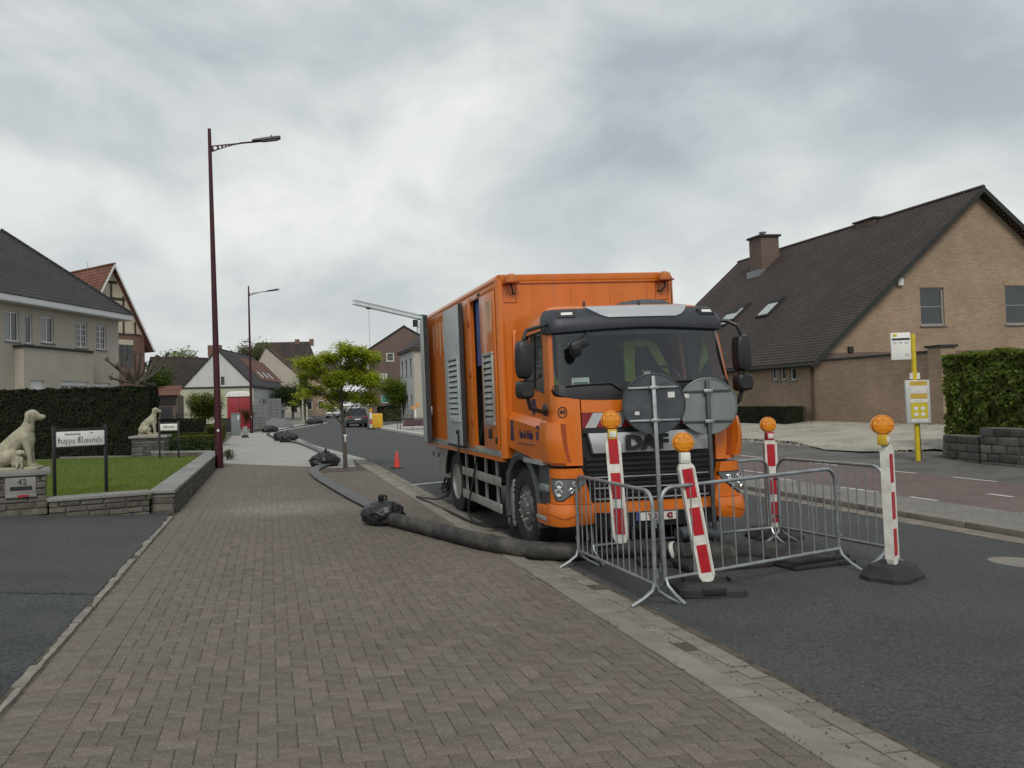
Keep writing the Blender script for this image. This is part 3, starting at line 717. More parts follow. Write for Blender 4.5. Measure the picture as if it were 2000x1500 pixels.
stone_run(pl2, (q0.x, 28.1), (q1.x, 28.0), .75, .1, ztop2-.08, .11, .36, m='stonegrey', cap=.08, capover=.09, capl=2.0)
rw = thing('stone_wall', 'low wall of rough grey block stones in front of the leafy hedge', 'wall', (0, 0, 0))
stone_run(rw, m2(15.0, 12.75), m2(15.3, 13.95), .37, .05, .80, .19, .40, m='stonegrey', proud=.03)
stone_run(rw, m2(14.75, 8.2), m2(15.0, 12.75), .37, .05, 1.02, .2, .42, m='stonegrey', proud=.03)
# ------------------------------------------------------------------ the orange truck
TR = thing('pump_truck', 'orange box truck with silver nameplate grille parked against the kerb', 'truck', (4.50, 8.58, road_z(3.6)-.005), 0)
TR.rotation_euler = (0, R(-.6), 0); TR.scale = (.91, SZ, SZ)
def tp(name, b, m, parent=None, smooth=35): return b.obj(name, m, parent or TR, smooth)
def itp(tab, z):
    for (z0, v0), (z1, v1) in zip(tab, tab[1:]):
        if z <= z1:
            t = max(0, min(1, (z-z0)/(z1-z0))); t = t; return v0+(v1-v0)*t
    return tab[-1][1]
WZ = [(0, 1.255), (1.9, 1.25), (2.65, 1.19), (2.95, 1.14)]
FZ = [(0, .10), (.55, .05), (1.1, .05), (1.9, .07), (2.0, .09), (2.66, .21), (2.95, .38)]
RC = .12; BOW = .10; LEN = 1.58
def cabp(a, z):
    if z < 1.1: z = 1.1-(1.1-z)*.86
    w_ = itp(WZ, z); f = itp(FZ, z); s = 1 if a >= 0 else -1; t = abs(a)
    if t <= 1: x = t*(w_-RC); y = f+BOW*(x/w_)**2
    elif t <= 1.3:
        th = (t-1)/.3*math.pi/2; yf = f+BOW*((w_-RC)/w_)**2; x = w_-RC+RC*math.sin(th); y = yf+RC*(1-math.cos(th))
    else:
        yf = f+BOW*((w_-RC)/w_)**2+RC; x = w_; y = yf+(t-1.3)*(LEN-yf)
    return Vector((s*x, y, z))
def cabn(a, z):
    e = .004; d1 = cabp(a+e, z)-cabp(a-e, z); d2 = cabp(a, z+e)-cabp(a, z-e); n = d1.cross(d2); n.normalize(); return n
def patch(name, m, fn, nu=14, nv=6, off=.0, th=.03, parent=None, offf=None, smooth=35):
    """curved skin panel following the cab: fn(u,v)->(a,z)"""
    b = B(); o = []
    for k, dd in ((0, 0), (1, -(th or 0))):
        for j in range(nv+1):
            for i in range(nu+1):
                u, v = i/nu, j/nv; a, z = fn(u, v); q = off+dd+(offf(u, v) if offf and k == 0 else 0)
                b.v.append(tuple(cabp(a, z)+cabn(a, z)*q))
    n = nu+1; h = n*(nv+1)
    if th is None:
        b.v = b.v[:h]; b.f = [(j*n+i, j*n+i+1, j*n+i+n+1, j*n+i+n) for j in range(nv) for i in range(nu)]; return tp(name, b, m, parent, smooth)
    for j in range(nv):
        for i in range(nu):
            p = j*n+i; b.f.append((p, p+1, p+n+1, p+n)); p += h; b.f.append((p, p+n, p+n+1, p+1))
    for i in range(nu): b.f.append((i, h+i, h+i+1, i+1)); p = nv*n+i; b.f.append((p, p+1, h+p+1, h+p))
    for j in range(nv): p = j*n; b.f.append((p, p+n, h+p+n, h+p)); p += nu; b.f.append((p, h+p, h+p+n, p+n))
    return tp(name, b, m, parent, smooth)
def rect(a0, a1, z0, z1): return lambda u, v: (lerp(a0, a1, u), lerp(z0, z1, v))

# windscreen and front skin
patch('windscreen', 'windscreen', rect(-1.16, 1.16, 1.98, 2.66), 28, 6, .004, None)
patch('windscreen_lower_panel', 'blackplast', lambda u, v: (lerp(-1.2, 1.2, u), lerp(1.82+.12*abs(2*u-1)**5, 2.0, v)), 28, 4, .014, .03)
patch('windscreen_top_band', 'black', rect(-1.16, 1.16, 2.555, 2.67), 28, 2, -.004, .004)
patch('sun_visor', 'visor', lambda u, v: (lerp(-1.32, 1.32, u), lerp(2.60-.02*math.cos(u*6.28), 2.86, v)), 30, 8, .06, .09, offf=lambda u, v: .035*math.sin(v*math.pi)-.035*v*v)
patch('visor_trim', 'silver', lambda u, v: (lerp(-.42-.26*v**.6, .46+.26*v**.6, u), lerp(2.695, 2.868, v)), 20, 6, .078, .03, offf=lambda u, v: .03*math.sin((.35+v*.65)*math.pi)-.03*v*v)
for s in (-1, 1):
    patch('marker_light', 'white', rect(s*.93-.075, s*.93+.075, 2.735, 2.765), 4, 2, .108, .03)
    patch('marker_housing', 'black', rect(s*.93-.12, s*.93+.12, 2.715, 2.785), 4, 2, .098, .03)
patch('bonnet_panel', 'orange', rect(-.80, .80, 1.685, 1.835), 20, 4, .008, .03)
st = patch('stripe_board', 'darkred_stripe', rect(-.80, .80, 1.515, 1.68), 20, 2, .008, .02)
for zc_ in (.66, .80, .94): patch('grille_trim', 'silver', rect(-.70+.05*(.94-zc_), .70-.05*(.94-zc_), zc_, zc_+.012), 14, 1, .012, .03)
for k in range(6):
    a0 = -.72+k*.29
    patch('stripe', 'silver', lambda u, v, a0=a0: (a0+u*.125+v*.10-.05, lerp(1.516, 1.679, v)), 4, 3, .012, .004, st)
patch('grille_back', 'black', rect(-.84, .84, .60, 1.515), 16, 4, -.05, .03)
for k in range(9):
    z = .66+k*.062
    patch('grille_slat', 'blackplast', rect(-.78+.012*max(0, 5-k), .78-.012*max(0, 5-k), z, z+.026), 14, 1, -.005, .05)
patch('grille_lip', 'blackplast', rect(-.80, .80, 1.46, 1.515), 14, 2, .0, .05)
patch('name_bar', 'silver', lambda u, v: (lerp(-.70-.05*v, .70+.05*v, u), lerp(1.235, 1.455, v)), 20, 6, .05, .07, offf=lambda u, v: .012*math.sin(v*math.pi))
text('nameplate', 'DAF', .215, 'black', TR, Matrix.Translation((-.11, -.030, 1.335)) @ Matrix.Rotation(R(90), 4, 'X'), .008, bold=.012, sx=1.42)
for s in (-1, 1):
    # corner panel, air deflector, A pillar
    patch('corner_panel', 'orange', lambda u, v: (s*lerp(.815, 1.36, u), lerp(1.105, 1.99 if u > .75 else 1.86+.12*u**4, v)), 16, 8, .012, .03)
    patch('air_deflector', 'orange', lambda u, v: (s*lerp(1.06+.02*v-.05*(1-v)**3, 1.42, u), lerp(1.14, 1.585, v)), 12, 8, .115, .13, offf=lambda u, v: -.03*(1-math.sin(v*math.pi)))
    patch('deflector_slot_shade', 'orangedark', lambda u, v: (s*lerp(.985-.04*(1-v)**3, 1.07, u), lerp(1.15, 1.57, v)), 6, 8, .018, .01)  # shade inside the slot, painted as a darker orange patch beside the deflector
    patch('a_pillar', 'orange', rect(s*1.165, s*1.36, 1.95, 2.67), 8, 6, .012, .03)
    # bumper corner with headlamp
    patch('bumper_corner', 'orange', lambda u, v: (s*lerp(.84-.10*(1-v), 1.315, u), lerp(.62, 1.07, v)), 14, 6, .05, .08)
    hl = patch('headlamp', 'lampglass', lambda u, v: (s*lerp(.80+.30*(1-v)**1.6, 1.27-.10*(1-v)**2, u), lerp(.67, .935, v)), 12, 6, .058, .02)
    patch('headlamp_bezel', 'blackplast', lambda u, v: (s*lerp(.785+.30*(1-v)**1.6, 1.285-.10*(1-v)**2, u), lerp(.655, .948, v)), 12, 6, .053, .02, hl)
    for aa, zz_, rr in ((1.13, .865, .048), (1.14, .765, .05), (.97, .79, .035), (.93, .875, .03)):
        p_ = cabp(s*aa, zz_)+cabn(s*aa, zz_)*.062; M_ = frame(p_, cabn(s*aa, zz_).cross(Vector((0, 0, 1))), (0, 0, 1))
        nb = B(); nb.lathe([(rr, -.01), (rr, .008), (rr*.8, .012), (rr*.7, .002), (.001, -.004)], 16, M_ if (M_.col[2].xyz.dot(cabn(s*aa, zz_)) > 0) else M_ @ Matrix.Rotation(math.pi, 4, 'X')); tp('lamp_reflector', nb, 'chrome', hl)
    patch('bumper_end', 'orange', lambda u, v: (s*lerp(.74, 1.335, u), lerp(.335+.05*(1-u)**2, .615, v)), 14, 6, .085, .10, offf=lambda u, v: .02*math.sin(v*math.pi))
    patch('bumper_crease', 'orangedark', lambda u, v: (s*lerp(.86, 1.30, u), lerp(.44, .452, v)+.05*abs(2*u-1)), 10, 1, .108, .01)
patch('bumper_bar', 'orange', rect(-.76, .76, .505, .625), 16, 3, .075, .09)
patch('bumper_under', 'blackplast', rect(-.8, .8, .30, .50), 12, 3, .03, .06)
patch('chrome_strip', 'chrome', rect(-.62, .62, .487, .499), 12, 1, .05, .02)
pt = patch('number_plate', 'platewhite', rect(-.245, .245, .385, .482), 6, 2, .062, .012)
patch('plate_band', 'eublue', rect(-.245, -.205, .385, .482), 1, 2, .066, .004, pt)
text('plate_text', 'YLI', .085, 'darkred_stripe', pt, Matrix.Translation((-.07, -.016, .526)) @ Matrix.Rotation(R(90), 4, 'X'), .003, bold=.003)
text('plate_text', '42', .085, 'darkred_stripe', pt, Matrix.Translation((.165, -.015, .526)) @ Matrix.Rotation(R(90), 4, 'X'), .003, bold=.003)
# fleet number
p_ = cabp(-1.03, 1.70)+cabn(-1.03, 1.70)*.018; nv_ = cabn(-1.03, 1.70); M_ = frame(p_, Vector((0, 0, 1)).cross(nv_), (0, 0, 1))
cc = B().lathe([(.062, 0), (.062, .003), (.052, .003), (.052, 0)], 28, M_, close=True); cc = tp('number_ring', cc, 'black')
text('fleet_number', '44', .072, 'black', cc, M_, .002, bold=.003)

# cab sides, door windows, roof, back
for s in (-1, 1):
    outl = [(.36, 1.11), (1.58, 1.11), (1.58, 1.9), (1.58, 2.72), (.50, 2.72), (.44, 2.4), (.36, 1.9)]
    hole = [(.44, 1.93), (1.12, 2.03), (1.14, 2.63), (.60, 2.64), (.54, 2.4)]
    b = B(); pts = [[Vector((y, z, 0)) for y, z in outl], [Vector((y, z, 0)) for y, z in hole]]; tri = tessellate_polygon(pts); allp = outl+hole
    for y, z in allp: b.v.append((s*(itp(WZ, z)+.004), y, z))
    for y, z in allp: b.v.append((s*(itp(WZ, z)-.04), y, z))
    n = len(allp)
    for t in tri: b.f.append(t); b.f.append(tuple(i+n for i in t))
    for off_, ln in ((0, len(outl)), (len(outl), len(hole))):
        for i in range(ln): a_, c_ = off_+i, off_+(i+1) % ln; b.f.append((a_, c_, c_+n, a_+n))
    dr = tp('door', b, 'orange')
    gb_ = B(); gb_.add([(s*(itp(WZ, z)-.012), y, z) for y, z in hole], [tuple(range(len(hole)))]); gl_ = tp('window', gb_, 'sideglass', dr)
    rb = B(); hp = [Vector((s*(itp(WZ, z)+.004), y, z)) for y, z in hole]; rb.tube(hp+[hp[0]], .014, 6, False); tp('window_seal', rb, 'black', dr)
    rb = B(); rb.tube([(s*(itp(WZ, 1.96)-.005), .80, 1.985), (s*(itp(WZ, 2.62)-.005), .86, 2.63)], .012, 6); tp('window_bar', rb, 'black', dr)
    # lower door bulge with a bevelled shoulder
    lb_ = B()
    def ring(x, dz): return [(s*x, .36+dz, 1.13), (s*x, 1.58, 1.13+(.12 if dz else .12)), (s*x, 1.58, 1.70-dz*1.6), (s*x, .36+dz, 1.60-dz*1.6)]
    lb_.loft([ring(1.24, 0), ring(1.27, 0), ring(1.345, .05)]); ld = tp('lower_door', lb_, 'orange', dr)
    tp('sill_trim', B().box(min(s*1.26, s*1.352), max(s*1.26, s*1.352), .40, 1.02, 1.10, 1.155), 'silver', dr)
    # arch over the front wheel
    ar = B(); yc, zc = 1.27, .52
    def arc(rr, t): return (yc+rr*math.cos(t), zc+rr*1.06*math.sin(t))
    secs = []
    for i in range(19):
        t = R(-18+i*(212/18)); (y1, z1), (y2, z2) = arc(.555, t), arc(.665, t)
        secs.append([(s*.80, y1, z1), (s*1.30, y1, z1), (s*1.325, (y1+y2)/2, (z1+z2)/2), (s*1.30, y2, z2), (s*.80, y2, z2)])
    ar.loft(secs); tp('wheel_arch', ar, 'greyplast')
    tp('arch_front_panel', B().cbox(min(s*.9, s*1.27), max(s*.9, s*1.285), .36, .70, .62, 1.10, .02), 'greyplast')
    tp('step', B().cbox(min(s*.95, s*1.33), max(s*.95, s*1.34), .33, .56, .80, .88, .015), 'cabinet')
    tp('step', B().cbox(min(s*.95, s*1.35), max(s*.95, s*1.36), .36, .66, .47, .52, .012), 'alu')
    tp('step_side', B().cbox(min(s*.95, s*1.335), max(s*.95, s*1.31), .34, .66, .52, .64, .015), 'orange')
    tp('step_base', B().cbox(min(s*.95, s*1.33), max(s*.95, s*1.34), .34, .68, .42, .47, .02), 'orange')
    # mirrors
    mr_ = B(); cx, cy, cz = (-1.62 if s < 0 else 1.42), .17, 2.30
    def rr_sec(y, k, w2, h2):
        o = []
        for i in range(20):
            t = 2*math.pi*i/20; ct, st_ = math.cos(t), math.sin(t)
            o.append((cx+w2*k*math.copysign(abs(ct)**.55, ct), y, cz+h2*k*math.copysign(abs(st_)**.55, st_)))
        return o
    mr_.loft([rr_sec(cy-.07, .72, .105, .215), rr_sec(cy-.055, .9, .105, .215), rr_sec(cy, 1, .105, .215), rr_sec(cy+.06, 1, .105, .215)]); mm = tp('mirror', mr_, 'blackplast')
    cz = 1.965; mr_ = B(); mr_.loft([rr_sec(cy-.07, .7, .115, .105), rr_sec(cy-.05, .9, .115, .105), rr_sec(cy, 1, .115, .105), rr_sec(cy+.06, 1, .115, .105)]); tp('wide_mirror', mr_, 'blackplast')
    ab_ = B(); ab_.tube([(s*1.16, .36, 2.70), (s*1.30, .26, 2.68), (s*.06+cx*.93, .19, 2.62), (cx, .18, 2.52)], .022, 8); tp('mirror_arm', ab_, 'blackplast')
    ab_ = B(); ab_.tube([(cx-s*.03, .18, 2.10), (cx-s*.03, .18, 1.98)], .025, 8); ab_.tube([(cx-s*.03, .17, 1.87), (cx-s*.06, .19, 1.76), (s*1.37, .26, 1.71), (s*1.25, .38, 1.72)], .026, 8); tp('mirror_arm', ab_, 'blackplast')
    tp('mirror_foot', B().cbox(min(s*1.22, s*1.30), max(s*1.22, s*1.30), .32, .44, 1.66, 1.80, .03), 'blackplast')
# ramp mirror on the windscreen
rmM = Matrix.Translation((-.92, .08, 2.44)) @ Matrix.Rotation(R(-18), 4, 'Y')
rm = tp('ramp_mirror', B().cbox(-.125, .125, -.06, .05, -.055, .055, .03, rmM), 'blackplast')
tp('mirror_bowl', B().lathe([(.001, -.10), (.05, -.09), (.075, -.05), (.08, 0), (.06, .02), (.001, .02)], 16, Matrix.Translation((-.97, .06, 2.40))), 'blackplast', rm)
tp('mirror_arm', B().tube([(-.86, .10, 2.49), (-.72, .20, 2.60)], .014, 6), 'blackplast', rm)
# roof
rf = B(); secs = []
for z, ins, f0 in ((2.68, 0, .40), (2.80, .02, .44), (2.90, .08, .52), (2.95, .22, .70)):
    w_ = 1.18-ins; o_ = []
    for i in range(8): t = math.pi/2*i/7; o_.append((-w_+.12-.12*math.sin(t), f0+.12-.12*math.cos(t), z))
    o_ = [(-w_, 1.58-ins*.4, z)]+o_[::-1]+[(-p[0], p[1], p[2]) for p in o_]+[(w_, 1.58-ins*.4, z)]
    secs.append(o_)
rf.loft(secs); tp('cab_roof', rf, 'orange')
tp('cab_back', B().box(-1.15, 1.15, 1.50, 1.57, 1.1, 2.75), 'interior'); tp('cab_back_skin', B().cbox(-1.22, 1.22, 1.565, 1.60, 1.1, 2.75, .01), 'orange')
dm = B(); dm.lathe([(.34, 0), (.33, .03), (.26, .065), (.12, .085), (.001, .088)], 24, Matrix.Translation((.55, 1.05, 2.945)) @ Matrix.Diagonal((1.3, .9, 1.15, 1))); tp('roof_dome', dm, 'greyplast')
tp('antenna', B().tube([(.83, .75, 2.90), (.845, .78, 3.30)], .0055, 6, rs=[.009, .004]), 'black')
for x in (-.55, .25): tp('roof_stud', B().lathe([(.02, 0), (.016, .05), (.01, .06)], 8, Matrix.Translation((x, .62, 2.93))), 'black')
# interior
tp('cab_floor', B().box(-1.15, 1.15, .2, 1.5, 1.12, 1.2), 'interior')
tp('dashboard', B().cbox(-1.08, 1.08, .24, .62, 1.55, 1.93, .06), 'interior')
for x in (-.62, .62):
    se = tp('driver_seat', B().cbox(x-.26, x+.26, .85, 1.32, 1.55, 1.72, .05), 'seat')
    tp('seat_back', B().cbox(x-.25, x+.25, 1.22, 1.38, 1.68, 2.36, .07), 'seat', se); tp('headrest', B().cbox(x-.14, x+.14, 1.22, 1.34, 2.36, 2.56, .05), 'seat', se)
sw = B(); c0 = Vector((.62, .62, 2.0)); sw.tube([c0+Vector((.22*math.cos(t), .10*math.sin(t), .195*math.sin(t))) for t in [2*math.pi*i/24 for i in range(25)]], .017, 6, False)
sw.tube([c0-Vector((.2, 0, 0)), c0+Vector((.2, 0, 0))], .02, 6); sw.tube([c0, (.62, .45, 1.85)], .03, 6); tp('steering_wheel', sw, 'blackplast')
tp('vest_shoulders', B().cbox(.30, .78, 1.13, 1.42, 2.46, 2.56, .045), 'hivis')
hv = B()   # hi-vis vest hung over the driver's seat
hv.loft([[(.30, 1.13, 2.52), (.47, 1.13, 2.52), (.47, 1.16, 2.50), (.30, 1.16, 2.50)], [(.27, 1.10, 2.36), (.45, 1.12, 2.36), (.45, 1.16, 2.36), (.27, 1.15, 2.36)], [(.30, 1.12, 2.2), (.43, 1.10, 2.2), (.43, 1.14, 2.2), (.30, 1.16, 2.2)], [(.29, 1.11, 2.04), (.46, 1.13, 2.01), (.46, 1.16, 2.01), (.29, 1.15, 2.04)]])
hv.loft([[(.62, 1.13, 2.54), (.80, 1.13, 2.50), (.80, 1.17, 2.50), (.62, 1.17, 2.54)], [(.70, 1.10, 2.40), (.87, 1.11, 2.36), (.87, 1.15, 2.36), (.70, 1.15, 2.40)], [(.80, 1.11, 2.25), (.95, 1.10, 2.2), (.95, 1.14, 2.2), (.80, 1.15, 2.25)], [(.92, 1.12, 2.14), (.99, 1.12, 2.06), (.99, 1.15, 2.06), (.92, 1.15, 2.14)]])
tp('hivis_vest', hv, 'hivis')
tp('seat_belt', B().loft([[(-.98, 1.2, 2.45), (-.9, 1.2, 2.45), (-.74, 1.0, 1.95), (-.82, 1.0, 1.95)], [(-.98, 1.21, 2.45), (-.9, 1.21, 2.45), (-.74, 1.01, 1.95), (-.82, 1.01, 1.95)]]), 'hivis')
tp('papers', B().box(-.94, -.70, .29, .30, 1.94, 2.06, Matrix.Translation((0, -.02, .02))), 'white')
tp('paper_stripe', B().box(-.92, -.72, .268, .272, 2.0, 2.03), 'teal')
tp('phone_holder', B().cbox(.12, .28, .40, .45, 1.98, 2.16, .02), 'blackplast')
tp('holder_screen', B().box(.15, .24, .392, .398, 2.06, 2.13), 'caseframe')
tp('back_window_light', B().box(-.45, -.05, 1.485, 1.498, 1.95, 2.5), 'doorgrey') if False else None
for s in (-.55, .45):
    wp = B(); wp.tube([cabp(s-.42, 1.985)+cabn(s, 1.98)*.03, cabp(s+.10, 2.0)+cabn(s, 2)*.03, cabp(s+.22, 1.92)+cabn(s, 1.92)*.03], .011, 6); tp('wiper', wp, 'black')
# company lettering on the left door
Md = Matrix.Translation((-1.349, .98, 1.42)) @ Matrix.Rotation(R(-90), 4, 'Z') @ Matrix.Rotation(R(90), 4, 'X')
text('company_name', 'Van de Velde', .145, 'decalblue', TR, Matrix.Translation((-1.349, .90, 1.43)) @ Matrix.Rotation(R(-90), 4, 'Z') @ Matrix.Rotation(R(90), 4, 'X'), .002, bold=.004, sx=.62)
text('company_line', 'van verhuur tot bemaling', .045, 'decalblue', TR, Matrix.Translation((-1.349, .90, 1.32)) @ Matrix.Rotation(R(-90), 4, 'Z') @ Matrix.Rotation(R(90), 4, 'X'), .002, sx=.8) if False else tp('company_line', B().box(-1.350, -1.347, .62, 1.2, 1.312, 1.322), 'decalblue')
tp('company_emblem', B().prism([(1.36, 1.34), (1.50, 1.34), (1.46, 1.60), (1.38, 1.60)], lambda y, z: (-1.346, y, z), lambda y, z: (-1.351, y, z)), 'decalblue')
tp('emblem_badge', B().box(-1.352, -1.346, .44, .53, 1.38, 1.55), 'decalblue')
tp('emblem_badge', B().box(-1.3535, -1.3475, .455, .515, 1.47, 1.52), 'orange')
tp('door_emblem', B().prism([(.74, 1.86), (.86, 1.86), (.90, 1.74), (.80, 1.66), (.70, 1.74)], lambda y, z: (-1.256, y, z), lambda y, z: (-1.26, y, z)), 'decalblue')

# wheels
def wheel(x0, x1, yc, zc, front):
    s = 1 if x1 > 0 else -1; M_ = Matrix.Translation((x1, yc, zc)) @ Matrix.Rotation(R(90)*s, 4, 'Y')   # local z points outwards
    wd = abs(x1-x0)
    ty = B(); ty.lathe([(.29, -wd), (.42, -wd), (.485, -wd+.03), (.503, -wd+.06), (.503, -.06), (.485, -.025), (.43, -.002), (.32, -.004), (.295, -.015), (.285, -.05), (.28, -wd+.02)], 40, M_, close=True); t_ = tp('tyre', ty, 'tyre')
    tr = B()
    for k in range(4):
        zz_ = -.075-k*(wd-.15)/3; tr.lathe([(.500, zz_-.018), (.509, zz_-.016), (.509, zz_+.016), (.500, zz_+.018)], 40, M_, close=True)
    for k in range(44):
        a_ = 2*math.pi*k/44
        for q in (-.042, -wd+.042):
            tr.box(.494, .512, -.018, .018, q-.026, q+.026, M_ @ Matrix.Rotation(a_, 4, 'Z'))
    tp('tread', tr, 'tyre', t_)
    if front: prof = [(.29, -.05), (.285, -.03), (.27, -.03), (.25, -.07), (.235, -.06), (.19, -.02), (.165, -.01), (.13, -.008), (.12, .01), (.09, .025), (.001, .028)]
    else: prof = [(.29, -.05), (.297, -.01), (.287, -.006), (.265, -.05), (.25, -.15), (.17, -.17), (.15, -.12), (.12, -.10), (.001, -.095)]
    r_ = tp('rim', B().lathe(prof, 36, M_), 'wheelrim' if front else 'alu', t_)
    nb = B(); hb = B()
    for k in range(10):
        a_ = 2*math.pi*k/10; rr = .15 if front else .145
        nb.lathe([(.014, 0), (.013, .03), (.008, .036)], 6, M_ @ Matrix.Translation((rr*math.cos(a_), rr*math.sin(a_), .0 if front else -.115)))
        if front:
            rr = .222; hb.lathe([(.026, 0), (.026, .004), (.001, .004)], 12, M_ @ Matrix.Translation((rr*math.cos(a_), rr*math.sin(a_), -.046)) @ Matrix.Rotation(a_, 4, 'Z') @ Matrix.Rotation(R(37), 4, 'Y') @ Matrix.Diagonal((1, .8, 1, 1)))
    nbo = tp('wheel_nuts', nb, 'alu', t_); nbo['kind'] = 'stuff'
    if front: tp('rim_holes', hb, 'black', t_)
for s in (-1, 1):
    wheel(s*.95, s*1.255, 1.27, .503, True); wheel(s*.97, s*1.28, 4.73, .503, False); wheel(s*.62, s*.92, 4.73, .503, False)
    mg = B(); secs = []
    for i in range(13):
        t = R(8+i*164/12); secs.append([(s*.6, 4.73+.60*math.cos(t), .50+.60*math.sin(t)), (s*1.33, 4.73+.60*math.cos(t), .50+.60*math.sin(t)), (s*1.33, 4.73+.625*math.cos(t), .50+.625*math.sin(t)), (s*.6, 4.73+.625*math.cos(t), .50+.625*math.sin(t))])
    mg.loft(secs); mg.box(min(s*.6, s*1.27), max(s*.6, s*1.3), 4.10, 4.12, .22, .6); tp('rear_mudguard', mg, 'blackplast')
    # frame rail, side guard
    tp('frame_rail', B().box(min(s*.38, s*.46), max(s*.38, s*.46), .4, 6.4, .72, .98), 'blackrough')
    for z in (.69, .33): tp('side_guard', B().cbox(min(s*1.34, s*1.37), max(s*1.34, s*1.37), 1.98, 4.02, z, z+.13, .012), 'alu')
    for y in (2.2, 2.75, 3.3, 3.85): tp('guard_post', B().box(min(s*1.30, s*1.335), max(s*1.30, s*1.335), y, y+.05, .34, 1.05), 'alu')
    tp('tank', B().cbox(min(s*.75, s*1.26), max(s*.75, s*1.37), 1.74, 2.04, .26, .93, .06), 'alu')
    tp('tank_valance', B().cbox(min(s*.9, s*1.24), max(s*.9, s*1.34), 1.78, 2.08, .18, .30, .04), 'alu')
    tp('rear_locker', B().cbox(min(s*.7, s*1.27), max(s*.7, s*1.385), 5.32, 6.35, .50, 1.06, .015), 'alu')
    for y in (5.6, 6.05): tp('locker_latch', B().box(min(s*1.38, s*1.395), max(s*1.38, s*1.395), y, y+.05, .86, .94), 'black')
tp('front_axle', B().tube([(-.95, 1.23, .48), (.95, 1.23, .48)], .07, 8), 'blackrough'); tp('rear_axle', B().tube([(-.7, 4.73, .5), (.7, 4.73, .5)], .11, 8), 'blackrough')
tp('engine_block', B().cbox(-.36, .36, .35, 1.5, .42, 1.05, .05), 'blackrough'); tp('underbody_tank', B().cbox(-.75, .75, 2.3, 4.2, .55, 1.0, .05), 'blackrough')
tp('mud_flap', B().box(-1.28, -.92, 1.84, 1.855, .14, .66), 'blackrough')

# body box
BX = 1.43; Y0, Y1, Z0, Z1 = 1.60, 6.56, 1.08, 3.49
# side wall with the doorway (left), plain on the right
def sidewall(s, holes):
    outl = [(Y0+.07, Z0+.12), (Y1, Z0+.12), (Y1, Z1-.1), (Y0+.07, Z1-.1)]
    b = B(); pts = [[Vector((y, z, 0)) for y, z in outl]]+[[Vector((y, z, 0)) for y, z in h] for h in holes]; tri = tessellate_polygon(pts); al = sum([outl]+holes, [])
    n = len(al)
    for y, z in al: b.v.append((s*BX, y, z))
    for y, z in al: b.v.append((s*(BX-.05), y, z))
    for t in tri: b.f.append(t); b.f.append(tuple(i+n for i in t))
    o_ = 0
    for ln in [len(outl)]+[len(h) for h in holes]:
        for i in range(ln): a_, c_ = o_+i, o_+(i+1) % ln; b.f.append((a_, c_, c_+n, a_+n))
        o_ += ln
    return tp('side_wall', b, 'orangebox')
sl = sidewall(-1, [[(2.38, 1.21), (2.92, 1.21), (2.92, 3.30), (2.38, 3.30)]]); sr = sidewall(1, [])
tp('box_roof', B().box(-BX+.05, BX-.05, Y0, Y1, Z1-.05, Z1-.01), 'orangebox')
tp('box_floor', B().box(-BX+.03, BX-.03, Y0+.03, Y1, Z0, Z0+.10), 'blackrough')
tp('front_wall', B().box(-BX+.07, BX-.07, Y0+.01, Y0+.05, Z0+.02, Z1-.06), 'orangebox')
fw = B()
for x in (-.88, -.25, .38, .98): fw.box(x-.002, x+.002, Y0+.008, Y0+.012, Z0+.1, Z1-.12)
tp('front_seams', fw, 'orangedark')
for s in (-1, 1):
    pb = B(); pb.tube([(s*(BX-.065), Y0+.07, Z0+.02), (s*(BX-.065), Y0+.07, Z1-.06)], .075, 14); tp('corner_post', pb, 'orangebox')
    pb = B(); pb.tube([(s*(BX-.06), Y0+.06, Z1-.062), (s*(BX-.06), Y1, Z1-.062)], .066, 12); tp('roof_rail', pb, 'orangebox')
    tp('bottom_rail', B().cbox(min(s*BX, s*(BX-.06))-.012*(s < 0), max(s*BX, s*(BX-.06))+.012*(s > 0), Y0+.08, Y1, Z0+.03, Z0+.125, .006), 'alu')
    tp('bottom_trim', B().cbox(min(s*BX, s*(BX-.08)), max(s*BX, s*(BX-.08)), Y0+.06, Y1, Z0-.03, Z0+.032, .006), 'orangebox')
pb = B(); pb.tube([(-BX+.06, Y0+.07, Z1-.062), (BX-.06, Y0+.07, Z1-.062)], .07, 12); tp('front_roof_rail', pb, 'orangebox')
tp('front_cap', B().cbox(-BX+.07, BX-.07, Y0-.004, Y0+.03, Z1-.13, Z1-.115, .003), 'orangedark')
for s in (-1, 1):
    cx = s*1.23
    q = tp('corner_beacon', B().lathe([(.085, 0), (.085, .03), (.075, .085), (.05, .105), (.001, .11)], 16, Matrix.Translation((cx, Y0-.06, Z1-.115))), 'beaconorange')
    tp('beacon_bracket', B().cbox(cx-.11, cx+.11, Y0-.16, Y0+.02, Z1-.135, Z1-.113, .006), 'orangedark', q)
    tp('beacon_cable', B().tube([(cx, Y0-.06, Z1-.13), (cx+.01, Y0-.08, Z1-.2), (cx-s*.04, Y0-.04, Z1-.26), (cx-s*.07, Y0, Z1-.25)], .014, 6), 'black', q)
    e_ = B()
    x0, x1, z0, z1 = cx-.10, cx+.10, Z1-.37, Z1-.15
    for a_, c_ in (((x0, z0), (x1, z0)), ((x1, z0), (x1, z1)), ((x0, z0), (x0, z1))): e_.tube([(a_[0], Y0+.008, a_[1]), (c_[0], Y0+.008, c_[1])], .006, 5)
    tp('beacon_hatch', e_, 'orangedark', q)
